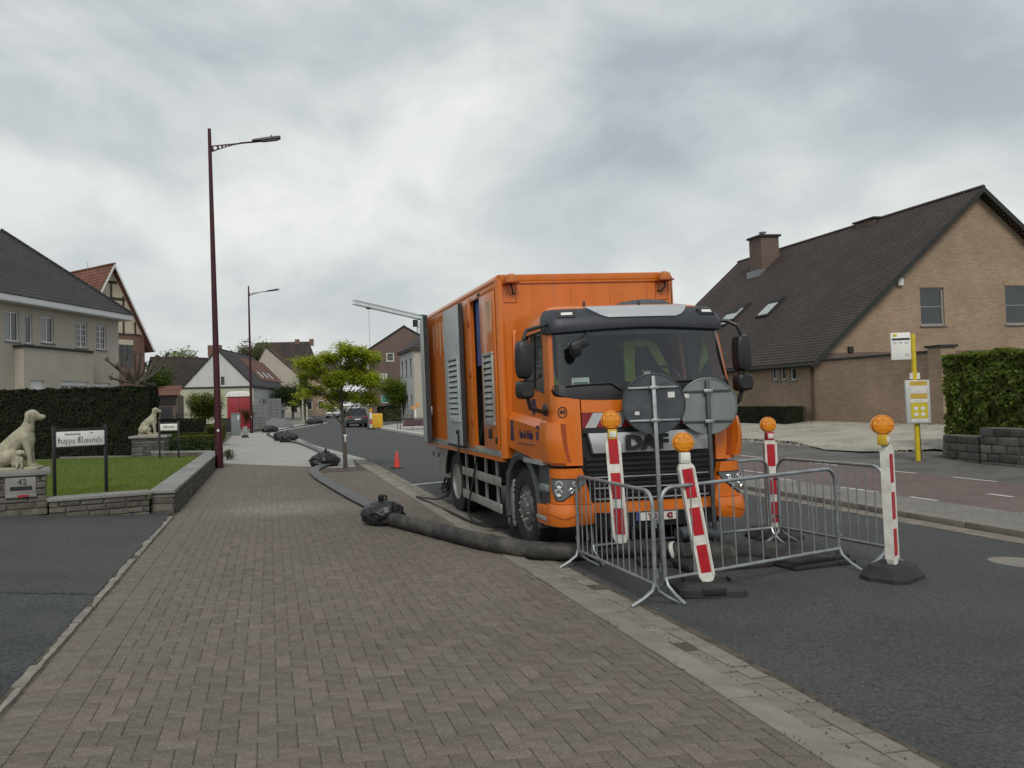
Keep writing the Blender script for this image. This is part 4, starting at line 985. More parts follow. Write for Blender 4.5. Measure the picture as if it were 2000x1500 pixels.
# interior of the pump room
tp('room_back', B().box(-.5, -.48, 2.1, 3.2, 1.18, 3.3), 'black'); tp('room_side', B().box(-1.36, -.5, 3.16, 3.18, 1.18, 3.3), 'black'); tp('room_front', B().box(-1.36, -.5, 2.12, 2.14, 1.18, 3.3), 'black')
tp('blue_sheet', B().cbox(-1.36, -1.345, 2.56, 2.88, 2.36, 3.30, .004), 'bluepanel')
pm = B(); PMX = Matrix.Translation((-.12, -.2, 0)); pm.tube([(-1.16, 2.78, 2.3), (-1.18, 2.76, 1.9), (-1.12, 2.78, 1.7), (-1.14, 2.86, 1.45)], .035, 8); pm.cbox(-1.2, -.9, 2.72, 3.0, 1.2, 1.42, .03); pm.tube([(-1.15, 2.9, 1.42), (-1.15, 2.9, 1.66)], .06, 10)
pm.tube([(-1.05, 2.75, 1.62), (-1.05, 3.1, 1.62)], .04, 8); pm.v = [tuple(PMX @ Vector(v)) for v in pm.v]; tp('pump_unit', pm, 'galv')
# jambs, front door with louvre
tp('door_jamb', B().cbox(-BX-.025, -BX, 2.92, 3.27, 1.17, 3.37, .008), 'orangebox'); tp('door_head', B().cbox(-BX-.02, -BX, 1.70, 2.92, 3.305, 3.37, .006), 'orangebox')
for z in (1.5, 2.2, 2.95): tp('hinge', B().cbox(-BX-.045, -BX-.02, 2.94, 3.02, z, z+.1, .006), 'orangedark')
fd = tp('side_door', B().cbox(-BX-.03, -BX-.004, 1.70, 2.38, 1.20, 3.30, .008), 'orangebox')
def louvre(parent, y0, y1, z0, z1, x, n, m, back='black', depth=.03):
    fb = B(); w_ = .045
    fb.cbox(x-depth, x, y0, y1, z1-w_, z1, .004); fb.cbox(x-depth, x, y0, y1, z0, z0+w_, .004); fb.cbox(x-depth, x, y0, y0+w_, z0+w_, z1-w_, .004); fb.cbox(x-depth, x, y1-w_, y1, z0+w_, z1-w_, .004)
    lv = fb.obj('louvre', m, parent); B().box(x-.004, x-.002, y0+w_, y1-w_, z0+w_, z1-w_).obj('louvre_void', back, lv)
    hh = (z1-z0-2*w_)/n
    for k in range(n):
        zb = z0+w_+k*hh
        B().loft([[(x-.004, y0+w_, zb+hh*.72), (x-.004, y1-w_, zb+hh*.72), (x-.004, y1-w_, zb+hh*.80), (x-.004, y0+w_, zb+hh*.80)], [(x-depth, y0+w_, zb+.004), (x-depth, y1-w_, zb+.004), (x-depth, y1-w_, zb+hh*.16), (x-depth, y0+w_, zb+hh*.16)]]).obj('slat', m, lv)
louvre(fd, 1.79, 2.25, 1.52, 2.50, -BX-.03, 11, 'alu')
tp('door_lock', B().cbox(-BX-.05, -BX-.028, 1.98, 2.12, 1.34, 1.48, .01), 'blackplast', fd); tp('door_handle', B().cbox(-BX-.055, -BX-.03, 1.76, 1.79, 1.28, 1.38, .008), 'blackplast', fd)
tp('faded_lettering', B().prism([(1.78, 3.17), (2.10, 3.20), (2.06, 2.74), (1.84, 2.77)], lambda y, z: (-BX-.030, y, z), lambda y, z: (-BX-.0325, y, z)), 'decalpale', fd)
# swung-open grey door
gdM = Matrix.Translation((-BX-.05, 3.31, 0)) @ Matrix.Rotation(R(0), 4, 'Z')
gd = tp('open_door', B().cbox(-.05, 0, 0, 1.05, 1.18, 3.34, .01, gdM), 'doorgrey')
tp('door_seal', B().box(-.06, .004, -.05, .0, 1.18, 3.34, gdM), 'blackrough', gd); tp('door_bottom', B().box(-.045, -.005, .0, 1.04, 1.145, 1.18, gdM), 'black', gd)
lv = B()
louvre(gd, 3.42, 4.06, 1.54, 2.55, -BX-.102, 11, 'doorgrey', 'black', .03)
tp('door_stay', B().tube([(-BX-.13, 3.52, 1.40), (-BX-.13, 3.52, .92)], .018, 6), 'black'); tp('stay_hook', B().tube([(-BX-.13, 3.52, 1.40), (-BX-.13, 3.61, 1.41), (-BX-.13, 3.62, 1.36)], .018, 6), 'black')
# panel seams, roof seam, faded white lettering
sm = B()
for y in (4.5, 5.4, 5.9): sm.box(-BX-.003, -BX+.001, y-.006, y+.006, Z0+.14, Z1-.12)
tp('side_seams', sm, 'orangedark', sl)
tp('roof_seam', B().tube([(-BX+.06, 3.28, Z1-.055), (-BX-.002, 3.28, Z1-.06), (-BX-.004, 3.28, Z1-.12)], .012, 6), 'orangedark')
ch_ = B()
for y0_, y1_, dz in ((4.65, 4.82, 0), (4.90, 5.08, -.1), (5.16, 5.32, .05), (5.42, 5.6, -.06)):
    ch_.prism([(y0_, 3.22), (y1_, 3.24), (y1_-.05, 2.74+dz), (y0_+.05, 2.72+dz)], lambda y, z: (-BX-.001, y, z), lambda y, z: (-BX-.0035, y, z))
tp('faded_lettering', ch_, 'decalpale', sl)
# rear doors, the left one folded round and standing off the side
rdM = Matrix.Translation((-BX-.02, Y1+.02, 0)) @ Matrix.Rotation(R(-99), 4, 'Z')
rd = tp('rear_door', B().cbox(0, 1.12, -.02, .05, 1.12, 3.42, .012, rdM), 'doorgrey')
tp('door_seal', B().box(1.115, 1.15, -.03, .06, 1.12, 3.42, rdM), 'blackrough', rd)
tp('door_bar', B().tube([rdM @ Vector((.9, .08, 1.2)), rdM @ Vector((.9, .08, 3.2))], .014, 6), 'galv', rd); tp('door_latch', B().cbox(.84, .96, .05, .12, 1.62, 1.78, .015, rdM), 'galv', rd)
tp('rear_door', B().cbox(0, BX, Y1, Y1+.05, 1.12, 3.42, .012), 'orangebox'); tp('rear_frame', B().box(-BX, BX, Y1-.02, Y1+.0, Z0, 1.14), 'orangedark')
tp('rear_wall', B().box(-BX+.06, 0, Y1-.04, Y1-.02, 1.14, 3.33), 'black')
tp('clearance_lamp', B().cbox(-BX-.03, -BX, 2.35, 2.5, 3.325, 3.365, .01), 'blackplast')
# ------------------------------------------------------------------ crowd barriers
def barrier(label, p0, p1, H=1.067, n=13):
    p0, p1 = m2(*p0), m2(*p1)
    p0 = Vector((p0[0], p0[1], road_z(p0[0]))); p1 = Vector((p1[0], p1[1], road_z(p1[0]))); L = (p1.xy-p0.xy).length; ang = math.atan2(p1.y-p0.y, p1.x-p0.x)
    t = thing('crowd_barrier', label, 'barrier', p0, ang, 'galvanised barriers around the road opening'); t.rotation_euler.y = -math.atan2(p1.z-p0.z, L)
    r_ = .019; zb = .20; cr = .14
    pts = [(0, 0, zb-.02)]+[(0, 0, H-cr)]
    for i in range(1, 7): a = math.pi/2*i/6; pts.append((cr-cr*math.cos(a), 0, H-cr+cr*math.sin(a)))
    for i in range(0, 7): a = math.pi/2*i/6; pts.append((L-cr+cr*math.sin(a), 0, H-cr+cr*math.cos(a)))
    pts.append((L, 0, zb-.02)); B().tube(pts, r_, 10).obj('frame', 'galv', t)
    B().tube([(0, 0, zb), (L, 0, zb)], r_*.95, 10).obj('bottom_rail', 'galv', t)
    bar = B().tube([(0, 0, zb), (0, 0, H-.005)], .0075, 6).mesh('bar', 'galv')
    for i in range(n):
        x = L*(i+1)/(n+1); o = link('bar', bar, t, (x, 0, 0))
    for x in (.0, L):
        for s in (-1, 1):
            xx = x
            B().tube([(xx, 0, zb+.02), (xx, s*.03, zb-.06), (xx, s*.12, .075), (xx, s*.24, .012)], .017, 8).obj('foot', 'galv', t)
    for z in (H-.28, zb+.12):
        B().cbox(L+.012, L+.055, -.012, .012, z, z+.035, .004).obj('hook', 'galv', t)
        B().tube([(-.015, 0, z+.03), (-.05, 0, z+.03), (-.055, 0, z-.05)], .006, 5).obj('hook', 'galv', t)
    return t
barrier('galvanised barrier along the gutter stones with feet on the kerb side', (3.19, 6.10), (3.17, 7.80))
barrier('galvanised barrier in front of the round sign backs facing the open road', (3.36, 6.22), (5.46, 6.46), n=12)
barrier('galvanised barrier standing across the truck bumper', (3.40, 7.93), (5.62, 7.78), n=13)
barrier('galvanised barrier on the traffic side between two warning beacons', (5.93, 6.33), (5.74, 7.78), n=12)

# ------------------------------------------------------------------ warning beacons
def beacon(label, base, lean, rotz, lampcol='amber', lamp_head='plastwhite', baseb='low', plate_bottom=.12, H=1.10, lampdx=0., lrot=None):
    """lean = (dx, dy) of the plate top relative to its foot"""
    t = thing('warning_beacon', label, 'beacon', base, rotz, 'red and white warning beacons'); t.scale = (SZ,)*3
    Lp = Matrix.Translation((0, 0, plate_bottom)) @ Matrix.Rotation(math.atan2(lean[0], H), 4, 'Y') @ Matrix.Rotation(-math.atan2(lean[1], H), 4, 'X')
    w_, d_ = .067, .028
    outl = [(-w_, .05), (-w_*.7, .01), (0, 0), (w_*.7, .01), (w_, .05), (w_, H-.03), (w_*.7, H), (-w_*.7, H), (-w_, H-.03)]
    pb = B(); pb.prism(outl, lambda x, z: Lp @ Vector((x, -d_, z)), lambda x, z: Lp @ Vector((x, d_, z))); pl_ = pb.obj('plate', 'plastwhite', t)
    for s in (-1, 1):
        eb = B(); eb.box(-w_-.004, -w_+.012, -d_-.008, d_+.008, .06, H-.04, Lp); eb.box(w_-.014, w_+.004, -d_-.008, d_+.008, .06, H-.04, Lp); eb.obj('edge_rib', 'plastwhite', pl_) if s == 1 else None
        for k in range(3):
            z = .09+k*.345
            b = B(); b.box(-w_+.022, w_-.022, s*d_+(-.004 if s < 0 else .0), s*d_+(.0 if s < 0 else .004), z, z+.255 if k != 2 else z+.27, Lp); b.obj('red_panel', 'redfoil', pl_)
    # lamp
    top = Lp @ Vector((lampdx, 0, H))
    hd = B(); hd.cbox(top.x-.045, top.x+.045, top.y-.04, top.y+.04, top.z, top.z+.10, .012); hd_ = hd.obj('lamp_battery_box', lamp_head, t)
    B().cbox(top.x-.03, top.x+.035, top.y-.046, top.y-.03, top.z+.02, top.z+.08, .006).obj('lamp_switch', 'plastwhite', hd_)
    M_ = Matrix.Translation((top.x-.01, top.y, top.z+.19)) @ Matrix.Rotation(R(90), 4, 'X')
    if lrot: M_ = Matrix.Translation((top.x-.01, top.y, top.z+.19)) @ Matrix.Rotation(lrot, 4, 'Z') @ Matrix.Rotation(R(90), 4, 'X')
    M_ = M_ @ Matrix.Scale(.9, 4)
    lp = B(); lp.lathe([(.06, -.04), (.088, -.035), (.095, -.012), (.095, .012), (.088, .035), (.06, .042), (.03, .046), (.001, .047)], 28, M_); lo = lp.obj('lamp_lens', 'amber', t)
    B().lathe([(.098, -.012), (.106, -.010), (.106, .010), (.098, .012)], 28, M_, close=True).obj('lamp_rim', 'amberdark', lo)
    fc = B()
    for i in range(8):
        a = math.pi*i/4; fc.box(.018, .086, -.003, .003, .040, .047, M_ @ Matrix.Rotation(a, 4, 'Z'))
    fc.lathe([(.052, .040), (.056, .047), (.060, .040)], 24, M_, close=True); fc.obj('lens_ribs', 'amberdark', lo)
    # rubber foot
    if baseb == 'low':
        f = B(); f.loft([[(x*1.0, y, z) for x, y in ((-.29, -.17), (-.25, -.21), (.25, -.21), (.29, -.17), (.29, .17), (.25, .21), (-.25, .21), (-.29, .17))] for z in (0, .06)]+[[(x*.86, y*.84, .105) for x, y in ((-.29, -.17), (-.25, -.21), (.25, -.21), (.29, -.17), (.29, .17), (.25, .21), (-.25, .21), (-.29, .17))]])
        fo = f.obj('rubber_foot', 'rubber', t, 25)
        B().cbox(-.10, .10, -.216, -.19, .02, .09, .006).obj('foot_recess', 'black', fo)
        for s in (-1, 1): B().tube([(s*.20, -.06, .10), (s*.20, -.05, .128), (s*.20, .05, .128), (s*.20, .06, .10)], .013, 6).obj('foot_grip', 'rubber', fo)
        B().cbox(-.03, .03, -.03, .03, .09, plate_bottom+.03, .006).obj('spigot', 'plastwhite', t)
    elif baseb == 'block':
        f = B(); o0 = [(-.31, -.10), (-.24, -.19), (.16, -.21), (.31, -.10), (.31, .12), (.2, .2), (-.24, .2), (-.31, .1)]
        f.loft([[(x, y, 0) for x, y in o0], [(x, y, .035) for x, y in o0], [(x*.72, y*.72, .13) for x, y in o0]]); fo = f.obj('rubber_foot', 'rubber', t, 25)
        B().cbox(.10, .2, -.185, -.15, .01, .05, .004).obj('foot_recess', 'black', fo); B().cbox(-.03, .03, -.03, .03, .1, plate_bottom+.03, .006).obj('spigot', 'plastwhite', t)
    return t
def rzp(x, y): return (x, y, road_z(x, y))
q = pz(1382, 1157, road_z(4.2)); beacon('leaning red and white beacon with amber lamp on a dirty low rubber foot', (q.x, q.y, q.z), (-.165, -.02), R(-14), H=1.10, plate_bottom=.10)
q = pz(1745, 1128, road_z(6.4)); beacon('red and white beacon seen edge-on, amber lamp tipped aside, on a chunky rubber block', (q.x, q.y, q.z), (-.03, .0), R(31), baseb='block', H=1.14, plate_bottom=.12, lamp_head='plyellow', lampdx=-.075, lrot=R(-60))
q = pz(1512, 1050, road_z(6.8)); beacon('upright red and white beacon with red clamp behind the traffic side barrier', (q.x, q.y, q.z), (-.01, .0), R(-14), baseb='block', H=1.10, plate_bottom=.10, lamp_head='redfoil')
q = CO+ray(1213, 1062)*(3.62/ray(1213, 1062).x); beacon('red and white beacon hanging without a foot on the gutter side barrier', (q.x, q.y, q.z+.005), (-.045, .02), R(-22), baseb=None, plate_bottom=0, H=1.02, lamp_head='plyellow')

# ------------------------------------------------------------------ backs of round traffic signs
def sign_back(label, cx, cy, zc, rad, m, postm, foot, lean, marks):
    z0 = road_z(foot[0]); t = thing('round_traffic_sign', label, 'traffic sign', (foot[0], foot[1], z0), R(-14))
    S = Matrix.Rotation(math.atan2(lean, 2.0), 4, 'Y'); zc -= z0
    B().cbox(-.022, .022, -.022, .022, 0.02, zc+rad-.03, .006, S).obj('post', postm, t)
    M_ = S @ Matrix.Translation((0, .035, zc)) @ Matrix.Rotation(R(90), 4, 'X')
    d = B(); d.lathe([(rad, -.006), (rad, .012), (rad-.008, .016), (rad-.014, .004), (.001, .004)], 48, M_); d_ = d.obj('disc', m, t)
    for z in (.36*rad/.35, -.36*rad/.35):
        zz_ = z*.52; ww = math.sqrt(max(.01, rad*rad-zz_*zz_))-.02
        B().cbox(-ww, ww, .012, .03, zc+zz_-.012, zc+zz_+.012, .003, S).obj('channel', postm, d_)
        B().cbox(-.05, .05, -.03, .014, zc+zz_-.02, zc+zz_+.02, .005, S).obj('clamp', 'galv', d_)
    for (x, z, w_, h_) in marks: B().box(x-w_/2, x+w_/2, .028, .0305, zc+z-h_/2, zc+z+h_/2, S).obj('sticker', 'platewhite', d_)
    B().cbox(-.28, .28, -.20, .20, -.005, .055, .02).obj('base_plate', 'rubber', t)
    return t
a = py_(1278, 789, 8.40); sign_back('dark grey back of a round traffic sign on a bright metal post', a.x, 8.40, a.z, .355, 'signback', 'galv', (a.x+.02, 8.38), -.03, [(.20, .10, .075, .065), (-.19, -.10, .05, .04)])
a = py_(1387, 793, 8.44); sign_back('pale scuffed back of a round traffic sign on a dark post', a.x, 8.44, a.z, .335, 'signback2', 'signback', (a.x+.01, 8.46), -.02, [(-.24, .13, .07, .05)])

# ------------------------------------------------------------------ hoses, bags, cables, plates
def smooth_path(pts, n=8):
    pts = [Vector(p) for p in pts]; o = []
    for i in range(len(pts)-1):
        p0, p1, p2, p3 = pts[max(i-1, 0)], pts[i], pts[i+1], pts[min(i+2, len(pts)-1)]
        for k in range(n):
            t = k/n; o.append(.5*((2*p1)+(-p0+p2)*t+(2*p0-5*p1+4*p2-p3)*t*t+(-p0+3*p1-3*p2+p3)*t*t*t))
    return o+[pts[-1]]
HR = .108
hp = [(1.62, 11.62, HR), (1.78, 11.1, HR), (2.14, 9.95, HR), (2.45, 9.05, HR-.005), (2.80, 8.45, HR-.02), (3.25, 8.14, HR-.02), (3.75, 8.0, HR), (4.05, 7.62, HR+.02), (4.15, 7.50, HR+.02)]
hb = B(); hp = [(*m2(x, y), z) for x, y, z in hp]; path = smooth_path(hp, 8); hb.tube(path, HR, 18, rs=[HR*(1+.02*math.sin(i*1.7)) for i in range(len(path))])
hs = tag(hb.obj('suction_hose', 'hosemat'), 'thick black suction hose lying from the pavement to the barriers', 'hose')
cp = thing('pipe_coupling', 'crumpled dark pipe joint with a pale ring inside the barriers', 'pipe', (*m2(4.15, 7.30), road_z(4.6))); cp.scale = (.85, .85, .80)
B().lathe([(.145, 0), (.155, .01), (.155, .05), (.145, .06)], 24, Matrix.Translation((-.05, .13, .15)) @ Matrix.Rotation(R(65), 4, 'X') @ Matrix.Rotation(R(40), 4, 'Y'), close=True).obj('ring', 'plastwhite', cp)
kb_ = B(); kb_.tube(smooth_path([(-.05, .1, .15), (.15, .0, .16), (.4, -.05, .16), (.62, -.05, .15)], 6), .16, 14, rs=[.15+.018*math.sin(i*2.6) for i in range(19)]); kb_.v = [(x+rnd(-.012, .012), y+rnd(-.012, .012), max(0, z+rnd(-.012, .012))) for x, y, z in kb_.v]; kb_.obj('sleeve', 'hosemat', cp)
B().tube(smooth_path([(.55, -.05, .14), (.8, -.02, .15), (1.05, -.08, .11), (1.2, -.12, .05)], 6), .13, 14, rs=[.14-.0035*i for i in range(19)]).obj('elbow', 'rubber', cp)
B().tube(smooth_path([(.1, .25, .38), (.4, .3, .40), (.7, .3, .34)], 6), .10, 12).obj('upper_pipe', 'signback', cp)
pl_ = thing('rubber_mat', 'stacked ribbed rubber mats covering the hole inside the barriers', 'mat', (*m2(5.25, 7.05), road_z(5.8)), R(10))
rb_ = B(); rb_.cbox(-.42, .42, -.55, .5, .0, .05, .015); rb_.obj('mat_base', 'blackrough', pl_)
rb_ = B(); rb_.cbox(-.45, .40, -.50, .5, .05, .09, .012, Matrix.Rotation(R(6), 4, 'Z')); rb_.obj('mat_sheet', 'blackrough', pl_)
rr_ = B()
for k in range(22): rr_.box(-.43, .38, -.48+k*.044, -.462+k*.044, .088, .098, Matrix.Rotation(R(6), 4, 'Z'))
rr_.obj('mat_ribs', 'hosemat', pl_)
tag(B().cbox(-.5, .5, -.22, .22, 0, .08, .03, Matrix.Translation((*m2(4.45, 7.05), road_z(4.9)))).obj('rubber_slab', 'rubber'), 'dark flat rubber slab beside the ribbed mats', 'slab')

def ribbon_hose(label, pts, hw, h, name='lay_flat_hose', m='hoseflat'):
    path = smooth_path([(*m2(x, y), z) for x, y, z in pts], 6); b = B(); b.tube(path, hw, 12, flat=[h/hw]*len(path)); return tag(b.obj(name, m), label, 'hose')
ribbon_hose('flattened grey hose winding over the brick pavement from the big black bag', [(1.62, 11.9, .06), (1.66, 13.3, .05), (1.52, 14.8, .05), (1.32, 17.1, .05), (1.14, 19.6, .05), (1.12, 21.6, .05), (1.36, 22.9, .055), (1.55, 23.3, .06)], .15, .045)
ribbon_hose('flattened grey hose on the new light pavement behind the street tree', [(1.62, 24.0, .09), (1.92, 27.2, .06), (1.80, 31.9, .055), (1.42, 37.4, .06), (1.05, 40.2, .07)], .15, .05)
ribbon_hose('thin dark hose running across the pavement past the far lamp post', [(.55, 41.5, .05), (.25, 46, .04), (-.1, 52, .04), (.15, 58, .04), (2.2, 68, .07), (4.1, 77, .08)], .10, .03, m='blackrough')

def bag(label, loc, sx, sy, sz, knot=True, seed=1, arch=False):
    random.seed(seed); t = thing('black_bag', label, 'bag', (*m2(loc[0], loc[1]), loc[2]), rnd(0, 6) if not arch else 0, 'black bags wrapped round hose joints')
    bm = bmesh.new(); bmesh.ops.create_icosphere(bm, subdivisions=5, radius=1)
    off = Vector((seed*3.1, seed*1.7, 0))
    for v in bm.verts:
        d = v.co.normalized(); k = 1+.16*mnoise.noise(d*2.2+off)+.07*mnoise.noise(d*5+off)+.05*abs(mnoise.noise(Vector((d.x*5, d.y*5, d.z*2))+off))+.03*abs(mnoise.noise(Vector((d.x*13, d.y*13, d.z*4))+off))
        p = d*k; p.z = p.z*1.0
        v.co = Vector((p.x*sx, p.y*sy, max(-.02, (p.z*.62+.42)*sz)))
    b = B(); b.bm(bm); b.obj('bag_body', 'bagmat', t, 60)
    if knot:
        kb2 = B()
        for i in range(3):
            a = rnd(-.8, .8); l = rnd(.10, .22)*min(1, sz/.3); p0 = Vector((rnd(-.05, .05)*sx, rnd(-.05, .05), sz*.93)); p1 = p0+Vector((math.sin(a)*l, rnd(-.05, .05), l*math.cos(a)*rnd(.5, 1)))
            kb2.tube(smooth_path([p0-Vector((0, 0, .08)), p0.lerp(p1, .5)+Vector((rnd(-.02, .02), rnd(-.02, .02), 0)), p1], 4), .05, 7, rs=[.055, .05, .045, .04, .05, .045, .04, .025, .006])
        kb2.v = [(x+rnd(-.008, .008), y+rnd(-.008, .008), z+rnd(-.008, .008)) for x, y, z in kb2.v]; kb2.obj('bag_ears', 'bagmat', t, 60)
    return t
bag('large knotted black plastic bag at the end of the thick suction hose', (1.60, 11.62, 0), .27, .34, .36, True, 3)
B_ = bag('black rubber bag tied round the hose at the foot of the street tree', (1.55, 23.5, 0), .48, .34, .42, True, 5, True)
bag('black bag on the light pavement, first of the close pair after the tree', (.86, 40.5, 0), .50, .42, .50, True, 8, True)
bag('black bag on the light pavement, second of the close pair after the tree', (.55, 42.6, 0), .42, .42, .52, False, 9, True)
bag('low domed black bag on the pavement level with the grey cabinet', (-.02, 57.5, 0), .62, .42, .50, False, 11, True)
bag('black bag heap on the build-out kerb at the bend', (4.2, 77.5, .04), .85, .6, .55, True, 13, True)
random.seed(21)
def cable(label, pts, r_, m='blackrough', n=8):
    pts = [(*m2(x, y), z*SZ) for x, y, z in pts]
    return tag(B().tube(smooth_path(pts, n), r_, 7).obj('cable', m), label, 'cable')
cable('dark cable hanging from the open truck door and looping over the asphalt', [(3.02, 10.92, 1.62), (2.93, 11.0, 1.1), (2.90, 11.3, .55), (2.88, 11.5, .15), (2.92, 11.4, -.01), (3.05, 10.95, -.01), (3.25, 10.6, 0.0), (3.42, 10.42, 0.0), (3.2, 10.55, .0), (2.98, 10.75, .0), (2.86, 11.2, .0), (2.80, 12.3, .0), (2.68, 13.9, .02), (2.62, 14.5, .03)], .017)
cable('blue black cable from the coil under the truck to the kerb', [(2.62, 14.5, .03), (2.8, 14.4, .0), (3.0, 14.2, .0), (3.1, 13.95, .12), (3.12, 13.9, .35), (3.2, 13.95, .6)], .017)
cl = B()
for k in range(9):
    c0 = Vector((3.45+rnd(-.1, .1), 14.6+rnd(-.25, .25), .42+rnd(-.05, .05))); rx, rz_ = rnd(.13, .24), rnd(.15, .30); a0 = rnd(0, 1)
    cl.tube([c0+Vector((rnd(-.02, .02)+.06*math.sin(t), rx*math.cos(t+a0), -.05+rz_*math.sin(t)*.9)) for t in [2*math.pi*i/20 for i in range(21)]], .015, 6, False)
tag(cl.obj('cable_coil', 'blackrough'), 'tangled coil of dark cables hanging below the grey truck locker', 'cable')
cn = thing('traffic_cone', 'single red traffic cone standing on the asphalt behind the truck', 'cone', (*m2(3.41, 21.8), road_z(3.8, 22)))
B().lathe([(.105, .02), (.10, .05), (.035, .49), (.03, .50), (.001, .50)], 20).obj('cone_body', 'cone', cn); B().cbox(-.19, .19, -.19, .19, 0, .03, .008).obj('cone_base', 'blackrough', cn)
for k, (z0, z1) in enumerate(((.16, .26),)):
    f = lambda z: .10-(.065)*(z-.05)/.44+.003
    B().lathe([(f(z0), z0), (f(z1), z1), (f(z1)-.004, z1), (f(z0)-.004, z0)], 20, close=True).obj('cone_band', 'cone', cn)

# ------------------------------------------------------------------ street lamps
def lamp(label, x, y, H=9.0, detail=True):
    t = thing('street_lamp', label, 'lamp post', (x, y, 0), 0, 'tall dark red street lamps')
    B().tube([(0, 0, -.05), (0, 0, .9), (0, 0, 1.0), (0, 0, H)], .1, 16, rs=[.128, .122, .108, .052]).obj('post', 'lampred', t)
    if detail:
        jb = B()
        for z in (1.45, 1.75, 2.05, 2.35, 2.65): jb.lathe([(.112-.0075*z, z), (.116-.0075*z, z+.004), (.116-.0075*z, z+.01), (.112-.0075*z, z+.014)], 16, None, True)
        jb.obj('post_bands', 'blackplast', t)
        B().box(-.03, .03, -.118, -.112, 1.1, 1.17).obj('sticker', 'platewhite', t)
    az = H-.52; pts2 = [(.04, az-.20), (.05, az), (.95, az+.10), (.95, az+.065), (.70, az+.02), (.35, az-.09)]
    bb = B(); bb.prism(pts2, lambda a, c: (a, -.014, c), lambda a, c: (a, .014, c)); br = bb.obj('bracket', 'lampred', t)
    for k, (hx, r_) in enumerate(((.15, .065), (.30, .048), (.42, .036), (.52, .028))):
        B().lathe([(r_, -.017), (r_, .017)], 18, Matrix.Translation((hx, 0, az-.10+hx*.17)) @ Matrix.Rotation(R(90), 4, 'X')).obj('bracket_hole', 'white', br) if False else None
    B().tube([(.9, 0, az+.085), (1.75, 0, az+.17)], .028, 8).obj('arm', 'lampred', t)
    hd = B(); hd.loft([[(x, y_, z) for y_, z in ((-.11*k, az+.14+(x-1.3)*.11), (.11*k, az+.14+(x-1.3)*.11), (.10*k, az+.14+(x-1.3)*.11+.07*k), (-.10*k, az+.14+(x-1.3)*.11+.07*k))] for x, k in ((1.28, .55), (1.34, .8), (1.75, 1), (2.10, 1), (2.16, .9))]); ho = hd.obj('lamp_head', 'blackplast', t)
    B().lathe([(.035, 0), (.035, .05), (.02, .07)], 8, Matrix.Translation((1.88, 0, az+.27))).obj('sensor', 'blackplast', ho)
    B().box(1.6, 2.08, -.08, .08, az+.163, az+.172, Matrix.Translation((0, 0, .0)) @ Matrix.Translation((1.84, 0, az+.165)) @ Matrix.Rotation(-math.atan(.11), 4, 'Y') @ Matrix.Translation((-1.84, 0, -az-.165))).obj('lamp_glass', 'lampglass', ho)
    return t
# bracket with real holes
def bracket_fix(t, az):
    for ch in list(t.children):
        if ch.name.startswith('bracket'):
            outl = [(.04, az-.20), (.05, az), (.95, az+.10), (.95, az+.065), (.70, az+.02), (.35, az-.09)]
            holes = [[(hx+r_*math.cos(2*math.pi*i/14), az-.095+hx*.175+r_*math.sin(2*math.pi*i/14)) for i in range(14)] for hx, r_ in ((.16, .058), (.31, .042), (.43, .030), (.53, .022))]
            pts = [[Vector((a, c, 0)) for a, c in pl] for pl in [outl]+holes]; tri = tessellate_polygon(pts); al = sum([outl]+holes, []); b = B(); n = len(al)
            b.v = [(a, -.014, c) for a, c in al]+[(a, .014, c) for a, c in al]
            for q in tri: b.f.append(q); b.f.append(tuple(i+n for i in q))
            o_ = 0
            for pl in [outl]+holes:
                for i in range(len(pl)): a_, c_ = o_+i, o_+(i+1) % len(pl); b.f.append((a_, c_, c_+n, a_+n))
                o_ += len(pl)
            ch.data = b.mesh('bracket', 'lampred')
l1 = lamp('tall dark red street lamp at the corner of the low garden wall', *m2(-1.48, 24.9), 10.35); bracket_fix(l1, 10.35-.52); l1.scale = (SZ,)*3; l1.rotation_euler.y = -R(.5)
l2 = lamp('dark red street lamp on the light pavement beside the grey cabinet', *m2(-1.22, 57.2), 10.4); bracket_fix(l2, 10.4-.52); l2.scale = (SZ,)*3
q = pz(541, 812, 0); l3 = lamp('distant dark street lamp in front of the white terrace house', q.x, q.y, 10.2, False)

